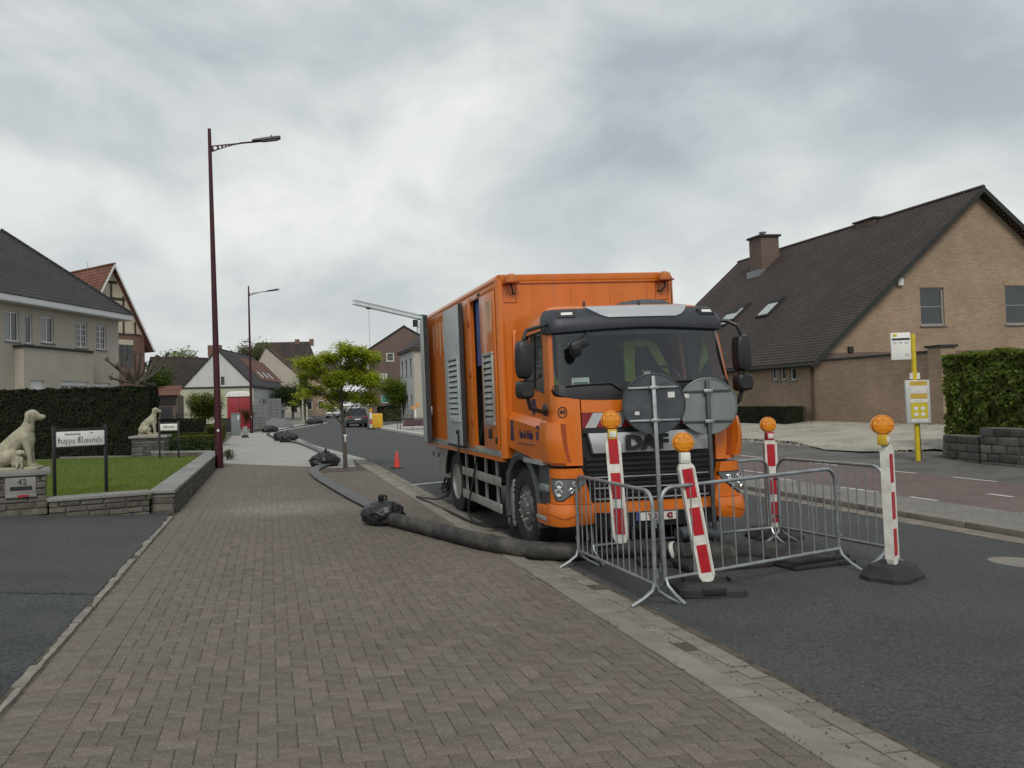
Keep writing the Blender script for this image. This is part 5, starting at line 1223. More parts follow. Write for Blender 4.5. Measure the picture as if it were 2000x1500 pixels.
# ------------------------------------------------------------------ dog statues, signs, bus stop
def dog(label, loc, rotz, s, pup=True):
    t = thing('dog_statue', label, 'statue', loc, rotz, 'stone dog statues on the gate pillars'); t.scale = (s, s, s)
    def blob(chains, name, vox):
        """overlapping balls along each chain, fused into one continuous surface"""
        bm = bmesh.new()
        for ch_ in chains:
            for (p, r_), (q, r2) in zip(ch_, ch_[1:]):
                p, q = Vector(p), Vector(q); n = max(2, int((q-p).length/(min(r_, r2)*.35)))
                for i in range(n+1):
                    k = i/n; bmesh.ops.create_icosphere(bm, subdivisions=2, radius=r_+(r2-r_)*k, matrix=Matrix.Translation(p.lerp(q, k)))
        me = bpy.data.meshes.new(name); bm.to_mesh(me); bm.free(); o = bpy.data.objects.new(name, me); C.objects.link(o)
        a = o.modifiers.new('r', 'REMESH'); a.mode = 'VOXEL'; a.voxel_size = vox; b_ = o.modifiers.new('s', 'SMOOTH'); b_.iterations = 5; b_.factor = .6
        dg = bpy.context.evaluated_depsgraph_get(); me2 = bpy.data.meshes.new_from_object(o.evaluated_get(dg)); bpy.data.objects.remove(o)
        me2.materials.clear(); me2.materials.append(MT['statue']); me2.shade_smooth(); return link(name, me2, t)
    ch = [[((-.21, 0, .20), .175), ((-.15, 0, .34), .165), ((-.02, 0, .48), .15), ((.09, 0, .58), .14), ((.14, 0, .66), .115), ((.165, 0, .75), .092), ((.185, 0, .83), .088)],
          [((.13, 0, .56), .125), ((.16, 0, .48), .105), ((.15, 0, .38), .09)],
          [((.185, 0, .885), .088), ((.225, 0, .90), .086), ((.27, 0, .885), .072)], [((.27, 0, .872), .06), ((.34, 0, .862), .046), ((.395, 0, .855), .038)], [((.28, 0, .84), .045), ((.37, 0, .832), .03)]]
    for sy in (-1, 1):
        ch += [[((.12, sy*.085, .52), .08), ((.165, sy*.09, .36), .058), ((.185, sy*.09, .16), .046), ((.19, sy*.09, .07), .048), ((.25, sy*.09, .06), .04)],
               [((-.17, sy*.12, .20), .125), ((-.06, sy*.15, .25), .095), ((.00, sy*.16, .22), .075), ((-.03, sy*.16, .10), .05), ((.07, sy*.16, .06), .042)]]
        ch += [[((.17, sy*.085, .915), .03), ((.165, sy*.098, .87), .034), ((.175, sy*.10, .82), .03), ((.19, sy*.098, .785), .02)]]
    ch += [[((-.34, .04, .08), .05), ((-.30, .15, .06), .035)]]
    blob(ch, 'dog_body', .0115)
    for sy in (-1, 1): B().lathe([(.001, -.012), (.012, -.006), (.012, .006), (.001, .012)], 8, Matrix.Translation((.275, sy*.062, .905))).obj('eye', 'stonerough', t, 60)
    B().cbox(-.38, .34, -.24, .24, -.01, .05, .02).obj('plinth', 'statue', t)
    if pup:
        pc_ = [[((.03, -.20, .11), .06), ((.055, -.205, .19), .052), ((.07, -.215, .25), .042)], [((.075, -.225, .285), .052), ((.085, -.26, .275), .034)]]
        for dx in (-.035, .035): pc_ += [[((.065+dx, -.235, .19), .028), ((.07+dx, -.25, .10), .022), ((.072+dx, -.262, .06), .022)], [((.078+dx*1.35, -.225, .31), .018), ((.078+dx*1.7, -.23, .265), .016)]]
        blob(pc_, 'puppy_body', .009)
    return t
dog('pale stone seated dog with a puppy on the pillar numbered 42', (*m2(-3.92, 14.42), .945), R(4), 1.06)
q = py_(292, 848, 28.4); dog('stone seated dog on the pillar behind the lawn', (q.x, 28.4, ztop2), R(3), 1.02, False)

PEN = {'H': (.62, [(.05, 1, .05, .05), (.05, .05, .16, .0), (.0, .95, .14, 1.02), (.05, .55, .42, .62), (.42, .62, .46, .1), (.46, .1, .36, -.08), (.2, .9, .2, .2)]),
 'a': (.44, [(.04, .56, .24, .6), (.28, .6, .28, .08), (.28, .08, .36, .0), (.06, .3, .28, .38), (.06, .3, .06, .08), (.06, .08, .16, 0), (.16, 0, .28, .1)]),
 'p': (.46, [(.05, .66, .05, -.36), (.05, .5, .24, .6), (.28, .56, .28, .1), (.28, .1, .16, 0), (.16, 0, .05, .06)]),
 'y': (.44, [(.04, .6, .04, .1), (.04, .1, .14, 0), (.14, 0, .28, .1), (.28, .6, .28, -.05), (.28, -.05, .14, -.34)]),
 'M': (.86, [(.05, .9, .05, .1), (.0, .9, .16, 1.0), (.16, .98, .3, .8), (.32, .9, .32, .0), (.34, .92, .48, 1.0), (.48, 1.0, .6, .85), (.62, .9, .62, .06), (.62, .06, .72, 0), (.05, .1, .16, 0), (.18, .85, .18, .2)]),
 'o': (.40, [(.05, .5, .05, .1), (.05, .1, .16, 0), (.05, .5, .18, .6), (.18, .6, .27, .5), (.27, .5, .27, .1), (.27, .1, .16, 0)]),
 'm': (.68, [(.04, .62, .04, .02), (.05, .5, .22, .6), (.26, .56, .26, .02), (.28, .5, .44, .6), (.48, .56, .48, .06), (.48, .06, .56, 0)]),
 'e': (.36, [(.05, .5, .05, .1), (.05, .1, .16, 0), (.16, 0, .26, .08), (.05, .5, .16, .6), (.16, .6, .25, .46), (.25, .46, .06, .28)]),
 'n': (.46, [(.04, .62, .04, .02), (.05, .5, .22, .6), (.27, .56, .27, .06), (.27, .06, .35, 0)]),
 't': (.32, [(.08, .85, .08, .1), (.08, .1, .18, 0), (.0, .58, .22, .6)]), 's': (.36, [(.24, .58, .1, .6), (.1, .6, .05, .44), (.05, .44, .24, .2), (.24, .2, .2, .04), (.2, .04, .03, .04)]), ' ': (.3, [])}
def penline(name, s, height, width, m, parent, M):
    """broad-nib lettering: every stroke a slanted ribbon"""
    tot = sum(PEN[c][0] for c in s); b = B(); x = -tot/2; nx_, ny_ = .052*.8, .052*.6; k = 0; sx = width/tot
    for c in s:
        for (x0, y0, x1, y1) in PEN[c][1]:
            z = .0006+.00012*(k % 9); k += 1
            b.add([M @ Vector(((x+a+p*nx_)*sx, (e+p*ny_-.3)*height, z)) for a, e, p in ((x0, y0, -1), (x0, y0, 1), (x1, y1, 1), (x1, y1, -1))], [(0, 1, 2, 3)])
        x += PEN[c][0]
    return b.obj(name, m, parent, smooth=0)
def board(label, posts, z0, ztop, bz0, bz1, bw, lines, zpost=None, name='garden_sign'):
    (x0, y0), (x1, y1) = posts; ang = math.atan2(y1-y0, x1-x0); L = math.hypot(x1-x0, y1-y0)
    t = thing(name, label, 'sign', (x0, y0, z0), ang)
    for x in (0, L): B().cbox(x-.03, x+.03, -.03, .03, -.05, ztop-z0, .006).obj('post', 'blackplast', t)
    fr = B(); fr.cbox(.03, L-.03, -.02, .02, bz1-z0, bz1-z0+.045, .005); fr.cbox(.03, L-.03, -.02, .02, bz0-z0-.045, bz0-z0, .005); fr.obj('frame', 'blackplast', t)
    pn = B().cbox(.03, L-.03, -.012, .012, bz0-z0, bz1-z0, .003).obj('panel', 'white', t)
    for s, zc, sz, dx, sx in lines:
        M_ = Matrix.Translation((L/2+dx, -.0135, zc-z0)) @ Matrix.Rotation(R(90), 4, 'X')
        if sx is None: penline('lettering', s, sz, L*.86, 'black', pn, M_)
        else: text('lettering', s, sz, 'black', pn, M_, .001, bold=sz*.012, sx=sx)
    return t
yb = 16.1
a0 = pz(107, 972, LAWN); a1 = pz(208, 962, LAWN); tz = py_(117, 833, a0.y).z; bz1_ = py_(120, 843, a0.y).z; bz0_ = py_(118, 873, a0.y).z
board('white garden sign on dark posts reading Happy Moments', ((a0.x, a0.y), (a1.x, a1.y)), LAWN, tz, bz0_, bz1_, 0, [('Vakantiewoning', bz1_-.06, .062, -.16, .8), ('***', bz1_-.06, .055, .22, .9), ('Happy Moments', bz0_+.095, .125, 0, None)])
a0 = py_(312, 880, 27.0); a1 = py_(349, 880, 27.0)
board('small white garden sign on dark posts beside the far dog pillar', ((a0.x, 27.0), (a1.x, 27.0)), LAWN, py_(312, 823, 27).z, py_(312, 841, 27).z, py_(312, 828, 27).z, 0, [('Athome', py_(312, 834, 27).z, .13, 0, .9)])

bs = thing('bus_stop', 'yellow bus stop pole with white flag and timetable case', 'bus stop', (*m2(14.45, 14.33), .11)); bs.scale = (SZ,)*3
B().tube([(0, 0, -.05), (0, 0, 3.02)], .05, 14).obj('pole', 'polyellow', bs); B().tube([(.16, .12, -.02), (.13, .11, 1.3)], .035, 8).obj('second_post', 'timber', bs)
FM = Matrix.Rotation(R(-22), 4, 'Z')
fl = B().cbox(-.46, -.05, -.02, .02, 2.42, 3.06, .008, FM).obj('flag', 'white', bs)
B().box(-.44, -.07, -.023, -.019, 2.88, 2.93, FM).obj('flag_band', 'black', fl); B().box(-.42, -.33, -.023, -.019, 2.97, 3.03, FM).obj('flag_badge', 'sign_yellow', fl)
for k in range(3): B().box(-.42+k*.12, -.34+k*.12, -.023, -.019, 2.79, 2.85, FM).obj('route_number', 'caseframe', fl)
B().box(-.19, -.09, -.023, -.019, 2.50, 2.56, FM).obj('flag_mark', 'caseframe', fl)
cs = B().cbox(-.24, .25, -.13, -.045, .92, 1.93, .012, FM).obj('timetable_case', 'caseframe', bs)
for z0_, z1_, m, x0_, x1_ in ((1.80, 1.90, 'sign_mustard', -.15, .19), (1.72, 1.80, 'platewhite', -.15, .19), (1.50, 1.61, 'sign_mustard', -.15, .19), (1.62, 1.72, 'platewhite', -.13, .17), (1.41, 1.49, 'platewhite', -.15, .19), (1.04, 1.40, 'sign_yellow', -.15, .19), (.96, 1.03, 'platewhite', -.15, .19)):
    B().box(x0_, x1_, -.136, -.128, z0_, z1_, FM).obj('poster', m, cs)
for x in (-.05, .09):
    for z in (1.13, 1.27): B().lathe([(.048, 0), (.048, .004), (.001, .004)], 16, FM @ Matrix.Translation((x, -.136, z)) @ Matrix.Rotation(R(90), 4, 'X')).obj('pictogram', 'platewhite', cs)
for z in (1.66, 1.45, .995): B().box(-.08, .10, -.139, -.134, z-.008, z+.008, FM).obj('print_line', 'caseframe', cs)
B().box(-.1, .1, -.03, .03, 1.96, 2.1, FM).obj('notice', 'plastwhite', bs)
# ------------------------------------------------------------------ buildings
def face_mesh(outl, holes, to3, inward, depth=.14):
    """wall face with real openings and reveals"""
    b = B(); pts = [[Vector((a, c, 0)) for a, c in pl] for pl in [outl]+holes]; tri = tessellate_polygon(pts); al = sum([outl]+holes, [])
    b.v = [tuple(to3(a, c)) for a, c in al]; b.f = [tuple(t) for t in tri]
    for h in holes:
        o = len(b.v); n = len(h)
        b.v += [tuple(to3(*p)) for p in h]+[tuple(to3(*p)+inward*depth) for p in h]
        for i in range(n): b.f.append((o+i, o+(i+1) % n, o+n+(i+1) % n, o+n+i))
    return b
def window_unit(root, to3, inward, u0, u1, z0, z1, fm='white_pvc', nx=1, nz=1, sill='stonecap', glass='winglass', depth=.14, fw=.07, lintel=None, curtain=False, blind=0):
    ux = (to3(1, 0)-to3(0, 0)).normalized(); M_ = Matrix((( ux.x, inward.x, 0, 0), (ux.y, inward.y, 0, 0), (0, 0, 1, 0), (0, 0, 0, 1))); M_.translation = to3(u0, 0)+inward*(depth-.07)
    w_ = u1-u0; fb = B()
    fb.box(0, w_, 0, .06, z1-fw, z1, M_); fb.box(0, w_, 0, .06, z0, z0+fw, M_); fb.box(0, fw, 0, .06, z0+fw, z1-fw, M_); fb.box(w_-fw, w_, 0, .06, z0+fw, z1-fw, M_)
    for i in range(1, nx): x = w_*i/nx; fb.box(x-fw*.5, x+fw*.5, .004, .056, z0+fw, z1-fw, M_)
    wi = fb.obj('window', fm, root, smooth=0)
    if nz > 1:
        gb = B()
        for i in range(1, nz): z = z0+(z1-z0)*i/nz; gb.box(fw, w_-fw, .012, .05, z-.014, z+.014, M_)
        if nx == 2:
            for k in (0, 1): x = w_*(.25+.5*k); gb.box(x-.012, x+.012, .013, .049, z0+fw, z1-fw, M_)
        gb.obj('glazing_bars', fm, wi, smooth=0)
    B().box(fw*.5, w_-fw*.5, .028, .034, z0+fw*.5, z1-fw*.5, M_).obj('pane', glass, wi, smooth=0)
    if blind: B().box(fw, w_-fw, .0, .02, z1-fw-blind, z1-fw, M_).obj('roller_blind', 'white_pvc', wi, smooth=0)
    if curtain: B().box(fw*.9, w_*.42, .022, .0275, z0+fw, z1-fw, M_).obj('curtain', 'curtain', wi, smooth=0)
    if sill: B().box(-.06, w_+.06, -depth-.0, .03, z0-.06, z0-.002, M_).obj('sill', sill, wi, smooth=0)
    if lintel: B().box(-.05, w_+.05, -.085, .0, z1+.003, z1+.20, M_).obj('lintel', lintel, wi, smooth=0)
    return wi
def gable_house(name, label, org, yaw, W, L, z0, eave, ridge, wall, roof, over=.3, wins=(), apex=None, eo=.35, roofth=.16, gutter='gutterdark', cat='house', verge='gutterdark', group=None, back=True):
    """local x along the gable, y along the ridge (away), z up; faces: g gable at y=0, l wall at x=0, r wall at x=W"""
    t = thing(name, label, cat, (org[0], org[1], z0), yaw, group); ap = apex if apex is not None else W/2; e, rg = eave-z0, ridge-z0
    fc = {'g': ((lambda u, z: Vector((u, 0, z))), Vector((0, 1, 0)), [(0, 0), (W, 0), (W, e), (ap, rg), (0, e)]),
          'l': ((lambda u, z: Vector((0, u, z))), Vector((1, 0, 0)), [(0, 0), (L, 0), (L, e), (0, e)]),
          'r': ((lambda u, z: Vector((W, u, z))), Vector((-1, 0, 0)), [(0, 0), (L, 0), (L, e), (0, e)])}
    for k, (to3, inn, outl) in fc.items():
        hs = [w_ for w_ in wins if w_['f'] == k]
        face_mesh(outl, [[(h['u'][0], h['z'][0]), (h['u'][1], h['z'][0]), (h['u'][1], h['z'][1]), (h['u'][0], h['z'][1])] for h in hs], to3, inn).obj('wall', wall, t, smooth=0)
        for h in hs: window_unit(t, to3, inn, h['u'][0], h['u'][1], h['z'][0], h['z'][1], **h.get('o', {}))
    B().add([(0, L, 0), (W, L, 0), (W, L, e), (ap, L, rg), (0, L, e)], [(0, 1, 2, 3, 4)]).obj('wall', wall, t, smooth=0)
    B().box(.3, W-.3, .4, L-.3, .02, e-.05).obj('inner_core', 'black', t, smooth=0)
    for s in (0, 1):
        x0, x1 = (0, ap) if s == 0 else (W, ap); sl = (rg-e)/abs(ap-x0); sg = -1 if s == 0 else 1; xo = x0+sg*eo; zo = e-sl*eo
        pf = [(xo, zo+.02), (x1, rg+.02), (x1, rg+.02+roofth), (xo, zo+.02+roofth)]
        rb = B(); rb.prism(pf, lambda a, c: (a, -over, c), lambda a, c: (a, L+over, c)); ro = rb.obj('roof', roof, t, smooth=0)
        vb = B(); pf2 = [(xo, zo-.06), (x1, rg-.06), (x1, rg+.03+roofth), (xo, zo+.03+roofth)]; vb.prism(pf2, lambda a, c: (a, -over-.035, c), lambda a, c: (a, -over-.002, c)); vb.obj('verge', verge, ro, smooth=0)
        gt = B(); gt.tube([(xo+sg*.05, -over, zo+.03), (xo+sg*.05, L+over, zo+.03)], .075, 8); gt.obj('gutter', gutter, ro)
    B().tube([(ap, -over-.02, rg+roofth+.0), (ap, L+over, rg+roofth+.0)], .10, 8).obj('ridge_tiles', roof, t)
    return t
def hitp(px, py, p0, n):
    d = ray(px, py); n = Vector(n); return CO+d*((Vector(p0)-CO).dot(n)/d.dot(n))

# brick house across the street
HX, HY, HZ = *m2(20.0, 24.6), .59
APX = py_(1904, 368, HY); HE = (CO+ray(1587, 702)*(HX/ray(1587, 702).x)).z; HR_ = APX.z-.2; AW = APX.x-HX; sl_ = (HR_-HE)/AW
def W(f, u0, u1, z0, z1, **o): return dict(f=f, u=(u0, u1), z=(z0-HZ, z1-HZ), o=o)
rl = CO+ray(1449, 505)*((APX.x)/ray(1449, 505).x); HL = rl.y-HY
gx_ = lambda px, py: (py_(px, py, HY).x-HX, py_(px, py, HY).z)
(a0, b1_), (a1, b0_) = gx_(1796, 562), gx_(1846, 635); (a2_, b3_), (a3_, b2_) = gx_(1962, 558), gx_(2012, 633)
wl = [W('g', a0, a1, b0_, b1_, fm='grey_pvc', nz=2, lintel='housebrick', sill='stonecap'), W('g', a2_, a3_, b2_, b3_, fm='grey_pvc', nz=2, lintel='housebrick'), W('g', AW-1.4, AW+1.3, .75, 3.25, fm='cream', glass='cream', sill=None), W('g', AW+2.0, AW+4.7, .75, 3.25, fm='cream', glass='cream', sill=None)]
for px0, px1 in ((1507, 1517), (1524, 1534), (1543, 1554)):
    a = CO+ray(px0, 742)*(HX/ray(px0, 742).x); b = CO+ray(px1, 717)*(HX/ray(px1, 717).x); wl.append(dict(f='l', u=(b.y-HY, a.y-HY), z=(a.z-HZ, b.z-HZ), o=dict(fm='white_pvc', sill='stonecap', fw=.05)))
rh = gable_house('brick_house', 'large tan brick house with steep brown tiled roof behind the gravel forecourt', (HX, HY), 0, AW*2, HL, HZ, HE, HR_, 'housebrick', 'rooftile_brown', .38, wl, eo=.30)
pn = Vector((-sl_, 0, 1)).normalized(); pp = Vector((HX, HY, HE+.18))
b = B().tube([(-.07, .1, 0), (-.07, .1, HE-HZ-.1)], .045, 8).obj('downpipe', 'timber', rh)
B().box(-.03, AW*2+.03, -.025, -.0, HE-HZ+.03, HE-HZ+.25).obj('soldier_course', 'housebrick_dark', rh, smooth=0)
p = hitp(1480, 533, pp, pn)-Vector((HX, HY, HZ)); cz1 = py_(1490, 466, p.y+HY).z-HZ
chm = B().box(p.x-.1, p.x+1.0, p.y-.55, p.y+.55, p.z-1.0, cz1).obj('chimney', 'housebrick_dark', rh, smooth=0); B().box(p.x-.2, p.x+1.1, p.y-.65, p.y+.65, cz1, cz1+.12).obj('chimney_cap', 'gutterdark', chm, smooth=0)
B().box(p.x-.3, p.x+.05, p.y-.62, p.y+.62, p.z-.28, p.z+.1).obj('flashing', 'zinc', chm, smooth=0); B().lathe([(.12, 0), (.12, .2), (.2, .22), (.2, .28)], 12, Matrix.Translation((p.x+.4, p.y, cz1+.1))).obj('chimney_pot', 'zinc', chm)
p = hitp(1698, 432, pp, pn)-Vector((HX, HY, HZ)); B().box(AW-.25, AW+.6, p.y-.6, p.y+.6, HR_-HZ-.9, HR_-HZ+.20).obj('roof_vent', 'housebrick_dark', rh, smooth=0); B().box(AW-.35, AW+.7, p.y-.7, p.y+.7, HR_-HZ+.20, HR_-HZ+.28).obj('vent_cap', 'gutterdark', rh, smooth=0)
for cx, cy in ((1506, 602), (1440, 612), (1424, 622)):
    p = hitp(cx, cy, pp, pn)-Vector((HX, HY, HZ)); dd = Vector((1, 0, sl_)).normalized(); yv = Vector((0, 1, 0)); M_ = Matrix(((dd.x, 0, pn.x, p.x), (0, 1, 0, p.y), (dd.z, 0, pn.z, p.z), (0, 0, 0, 1)))
    sk = B().cbox(-.72, .72, -.48, .48, -.02, .10, .015, M_).obj('skylight', 'gutterdark', rh); B().box(-.60, .30, -.38, .38, .10, .112, M_).obj('skylight_glass', 'doorgrey', sk, smooth=0); B().box(.28, .72, -.5, .5, .10, .14, M_).obj('skylight_shutter', 'gutterdark', sk, smooth=0)
a = py_(1755, 551, HY)-Vector((HX, HY, HZ)); B().cbox(a.x-.12, a.x+.12, -.14, 0, a.z-.16, a.z+.16, .02).obj('alarm_box', 'plastwhite', rh)
B().cbox(1.5, 1.72, -.1, 0, 2.95, 3.2, .02).obj('wall_lamp', 'gutterdark', rh)
gwl = thing('brick_wall', 'tall tan brick garden wall with dark coping running from the house towards the hedge', 'wall', (HX, (CO+ray(1822, 760)*(HX/ray(1822, 760).x)).y, .42)); GWL = HY-gwl.location.y
B().box(0, .3, 0, GWL, 0, 2.75).obj('wall', 'housebrick', gwl, smooth=0); B().box(-.05, .36, -.02, GWL, 2.75, 2.83).obj('coping', 'gutterdark', gwl, smooth=0)
B().box(-.12, .42, -.5, .02, 0, 2.90).obj('pier', 'housebrick', gwl, smooth=0); B().box(-.18, .48, -.56, .08, 2.90, 2.98).obj('pier_cap', 'gutterdark', gwl, smooth=0)

# grey rendered house behind the hedge
A_ = pc(0, 800, 34.5); Bq = pc(234, 800, 43.0); d = (Bq-A_); d.z = 0; Lab = d.length; d.normalize(); ang = math.atan2(d.y, d.x); EXT = 7.0; Og = A_-d*EXT
gh = thing('grey_house', 'grey rendered house with white windows and dark tiled hip roof behind the hedge', 'house', (Og.x, Og.y, 0), ang)
nF = Vector((d.y, -d.x, 0))
def uz(px, py): q = hitp(px, py, A_, nF); return (q.xy-Og.xy).dot(d.xy), q.z
GL = EXT+Lab; GE = uz(0, 588)[1]; DEP = 9.0
to3 = lambda u, z: Vector((u, 0, z)); inn = Vector((0, 1, 0)); holes = []; specs = []; bays = []
for (x0, y0, x1, y1, o) in [(9, 606, 38, 668, dict(nx=2, curtain=True)), (49, 614, 64, 672, dict(blind=.0)), (80, 617, 106, 671, dict(nx=2, curtain=True)), (148, 629, 171, 680, dict(nx=2, nz=4)), (187, 634, 208, 684, dict(nx=2, nz=4)), (38, 742, 66, 775, dict(blind=.9)), (99, 742, 155, 778, dict(nx=3, blind=.16)), (178, 746, 216, 780, dict(nx=3, blind=.12))]:
    (u0, z1), (u1, z0) = uz(x0, y0), uz(x1, y1); z1 = (z1+uz(x1, y0+(x1-x0)*.12)[1])/2; z0 = z0
    (bays if x1 < 160 and y0 > 700 else specs).append((u0, u1, z0, z1, o))
    if not (x1 < 160 and y0 > 700): holes.append([(u0, z0), (u1, z0), (u1, z1), (u0, z1)])
face_mesh([(0, 0), (GL, 0), (GL, GE), (0, GE)], holes, to3, inn, .16).obj('wall', 'render_grey', gh, smooth=0)
for u0, u1, z0, z1, o in specs: window_unit(gh, to3, inn, u0, u1, z0, z1, depth=.16, **o)
B().add([(GL, 0, 0), (GL, DEP, 0), (GL, DEP, GE), (GL, 0, GE)], [(0, 1, 2, 3)]).obj('wall', 'render_grey', gh, smooth=0); B().box(.4, GL-.4, .5, DEP, .02, GE-.1).obj('inner_core', 'black', gh, smooth=0)
(u0, zb_), (u1, _) = uz(28, 674), uz(165, 674); to3b = lambda u, z: Vector((u, -.55, z)); bays = [(a+.12, b_+.12, c, e, o) for a, b_, c, e, o in bays]
face_mesh([(u0, 0), (u1, 0), (u1, zb_-.12), (u0, zb_-.12)], [[(a, c), (b_, c), (b_, e), (a, e)] for a, b_, c, e, o in bays], to3b, inn, .16).obj('bay', 'render_grey', gh, smooth=0)
for a, b_, c, e, o in bays: window_unit(gh, to3b, inn, a, b_, c, e, depth=.16, **o)
B().add([(u0, -.55, 0), (u0, .02, 0), (u0, .02, zb_-.12), (u0, -.55, zb_-.12), (u1, -.55, 0), (u1, .02, 0), (u1, .02, zb_-.12), (u1, -.55, zb_-.12)], [(0, 1, 2, 3), (4, 5, 6, 7)]).obj('bay_sides', 'render_grey', gh, smooth=0); B().box(u0-.1, uz(165, 680)[0], -.62, .03, zb_-.12, zb_).obj('bay_coping', 'gutterdark', gh, smooth=0)
B().cbox(-.6, GL+.62, -.62, DEP+.6, GE-.04, GE+.30, .03).obj('fascia', 'white_pvc', gh)
o6 = .68; zt = GE+.30; rr_ = 4.6
B().add([(-o6, -o6, zt), (GL+o6, -o6, zt), (GL+o6, DEP+o6, zt), (-o6, DEP+o6, zt), (-o6+4, DEP/2, zt+rr_), (GL+o6-5.1, DEP/2, zt+rr_)], [(0, 1, 5, 4), (1, 2, 5), (2, 3, 4, 5), (3, 0, 4)]).obj('roof', 'rooftile_dark', gh, smooth=0)
B().tube([(GL+o6, -o6, zt+.03), (GL+o6-5.1, DEP/2, zt+rr_+.05)], .09, 8).obj('hip_tiles', 'rooftile_dark', gh)
B().tube([(GL+.05, -.06, 0), (GL+.05, -.06, GE)], .05, 8).obj('downpipe', 'zinc', gh) if False else None

# half-timbered house behind it
A2 = pc(152, 760, 46.5); B2 = pc(283, 760, 50.5); d2 = B2-A2; d2.z = 0; W2 = d2.length; a2 = math.atan2(d2.y, d2.x)
th = gable_house('timbered_house', 'brick house with half timbered cream gable and red tiled roof', (A2.x, A2.y), a2, W2, 9, 0, pc(285, 664, 51.5).z, pc(222, 519, 48.3).z, 'cream', 'rooftile_red', .45, [], eo=.5, verge='white_pvc')
th_e = pc(285, 664, 51.5).z; th_r = pc(222, 519, 48.3).z
B().box(-.02, W2+.02, -.03, .05, 0, th_e+.15).obj('brick_storey', 'brick_red', th, smooth=0)
tb = []
def strip(u0, z0, u1, z1, w_=.09): 
    b = B(); dd = Vector((u1-u0, 0, z1-z0)).normalized(); n = Vector((-dd.z, 0, dd.x))*w_
    b.loft([[Vector((u0, y, z0))-n, Vector((u0, y, z0))+n, Vector((u1, y, z1))+n, Vector((u1, y, z1))-n] for y in (-.03, .0)]); b.obj('timber', 'timber', th, smooth=0)
sl2 = (th_r-th_e)/(W2/2)
for z in (th_e+.2, th_e+1.5, th_e+2.6, th_e+3.7):
    hw = (th_r-z)/sl2; strip(W2/2-hw+.2, z, W2/2+hw-.1, z)
for k in range(-3, 4):
    u = W2/2+k*.95; zt_ = min(th_r-.4, th_r-abs(k*.95)*sl2-.2); strip(u, th_e+.2, u, min(zt_, th_e+3.7), .07)
(u_, z_) = (W2*.62, th_e-.45); B().box(W2*.52, W2*.82, -.06, -.031, th_e-.5, th_e-.15).obj('lintel', 'cream', th, smooth=0); B().box(W2*.54, W2*.80, -.05, -.031, th_e-2.0, th_e-.5).obj('window', 'winglass', th, smooth=0)
for k in range(3): B().box(W2*(.54+.09*k), W2*(.555+.09*k), -.06, -.051, th_e-2.0, th_e-.5).obj('window_bar', 'timber', th, smooth=0)
fy = min([k*.1 for k in range(90)], key=lambda v: abs((lambda q: 1000+FPX*q.dot(RT)/q.dot(FW))(Vector((A2.x, A2.y, th_r))+Vector((math.cos(a2), math.sin(a2), 0))*W2/2+Vector((-math.sin(a2), math.cos(a2), 0))*v-CO)-120))
fz = th_r+.62; B().tube([(W2/2, fy, th_r-.3), (W2/2, fy, fz)], .12, 10).obj('flue', 'galv', th); B().lathe([(.2, 0), (.2, .3), (.12, .34)], 12, Matrix.Translation((W2/2, fy, fz))).obj('flue_cap', 'galv', th)
B().tube([(W2*.45, 2.2, th_r), (W2*.45, 2.2, th_r+.55)], .02, 5).obj('aerial', 'zinc', th)

# white terrace house and the houses behind
g0 = pc(358, 790, 96); g1 = pc(499, 790, 96); WW = (g1-g0).length
wh = gable_house('white_house', 'white rendered terrace house with plain gable and long dark roof', (g0.x, g0.y), R(-13), WW, 19, 0, pc(497, 753, 96).z, pc(440, 683, 96).z, 'render_white', 'rooftile_dark_side', .15,
    [dict(f='g', u=(5.2, 5.7), z=(5.0, 6.1), o=dict(fm='gutterdark', sill=None))]+[dict(f='r', u=(3+k*2.0, 4.0+k*2.0), z=(1.4, 2.9), o=dict(fm='white_pvc')) for k in range(9)], eo=.25)
ez, ez2 = pc(497, 753, 96).z, pc(440, 683, 96).z
B().box(WW*.32, WW*.5, 1.3, 2.2, ez2-.8, ez2+.75).obj('chimney', 'brick_red', wh, smooth=0)
ro = [c for c in wh.children if c.name.startswith('roof')][1]
slw = (ez2-ez)/(WW/2); dd = Vector((-1, 0, slw)).normalized(); nn_ = Vector((slw, 0, 1)).normalized()
q = Vector((WW*.75, 13, ez+(WW*.25)*slw+.19)); B().box(-(WW/4+.1), WW/4-.2, -5.5, 9, 0, .05, Matrix(((dd.x, 0, nn_.x, WW*.75), (0, 1, 0, 13), (dd.z, 0, nn_.z, ez+WW*.25*slw+.2), (0, 0, 0, 1)))).obj('roof_patch', 'rooftile_red', wh, smooth=0)
for k in range(3): B().box(-1.9, -.6, -.35, .35, .05, .12, Matrix(((dd.x, 0, nn_.x, WW*.75), (0, 1, 0, 10+k*3.2), (dd.z, 0, nn_.z, ez+WW*.25*slw+.2), (0, 0, 0, 1)))).obj('skylight', 'doorgrey', wh, smooth=0)
lo = pc(347, 800, 90); l1_ = pc(495, 800, 90)
lw = thing('low_annexe', 'low pale yellow rendered annexe in front of the white gable', 'building', (lo.x, lo.y, 0))
B().box(0, l1_.x-lo.x, 0, 5.5, 0, pc(400, 758, 90).z).obj('wall', 'render_yellow', lw, smooth=0); B().box(-.15, l1_.x-lo.x+.15, -.15, 5.6, pc(400, 758, 90).z, pc(400, 758, 90).z+.16).obj('roof_edge', 'gutterdark', lw, smooth=0)
g0 = pc(490, 790, 128); g1 = pc(585, 790, 128)
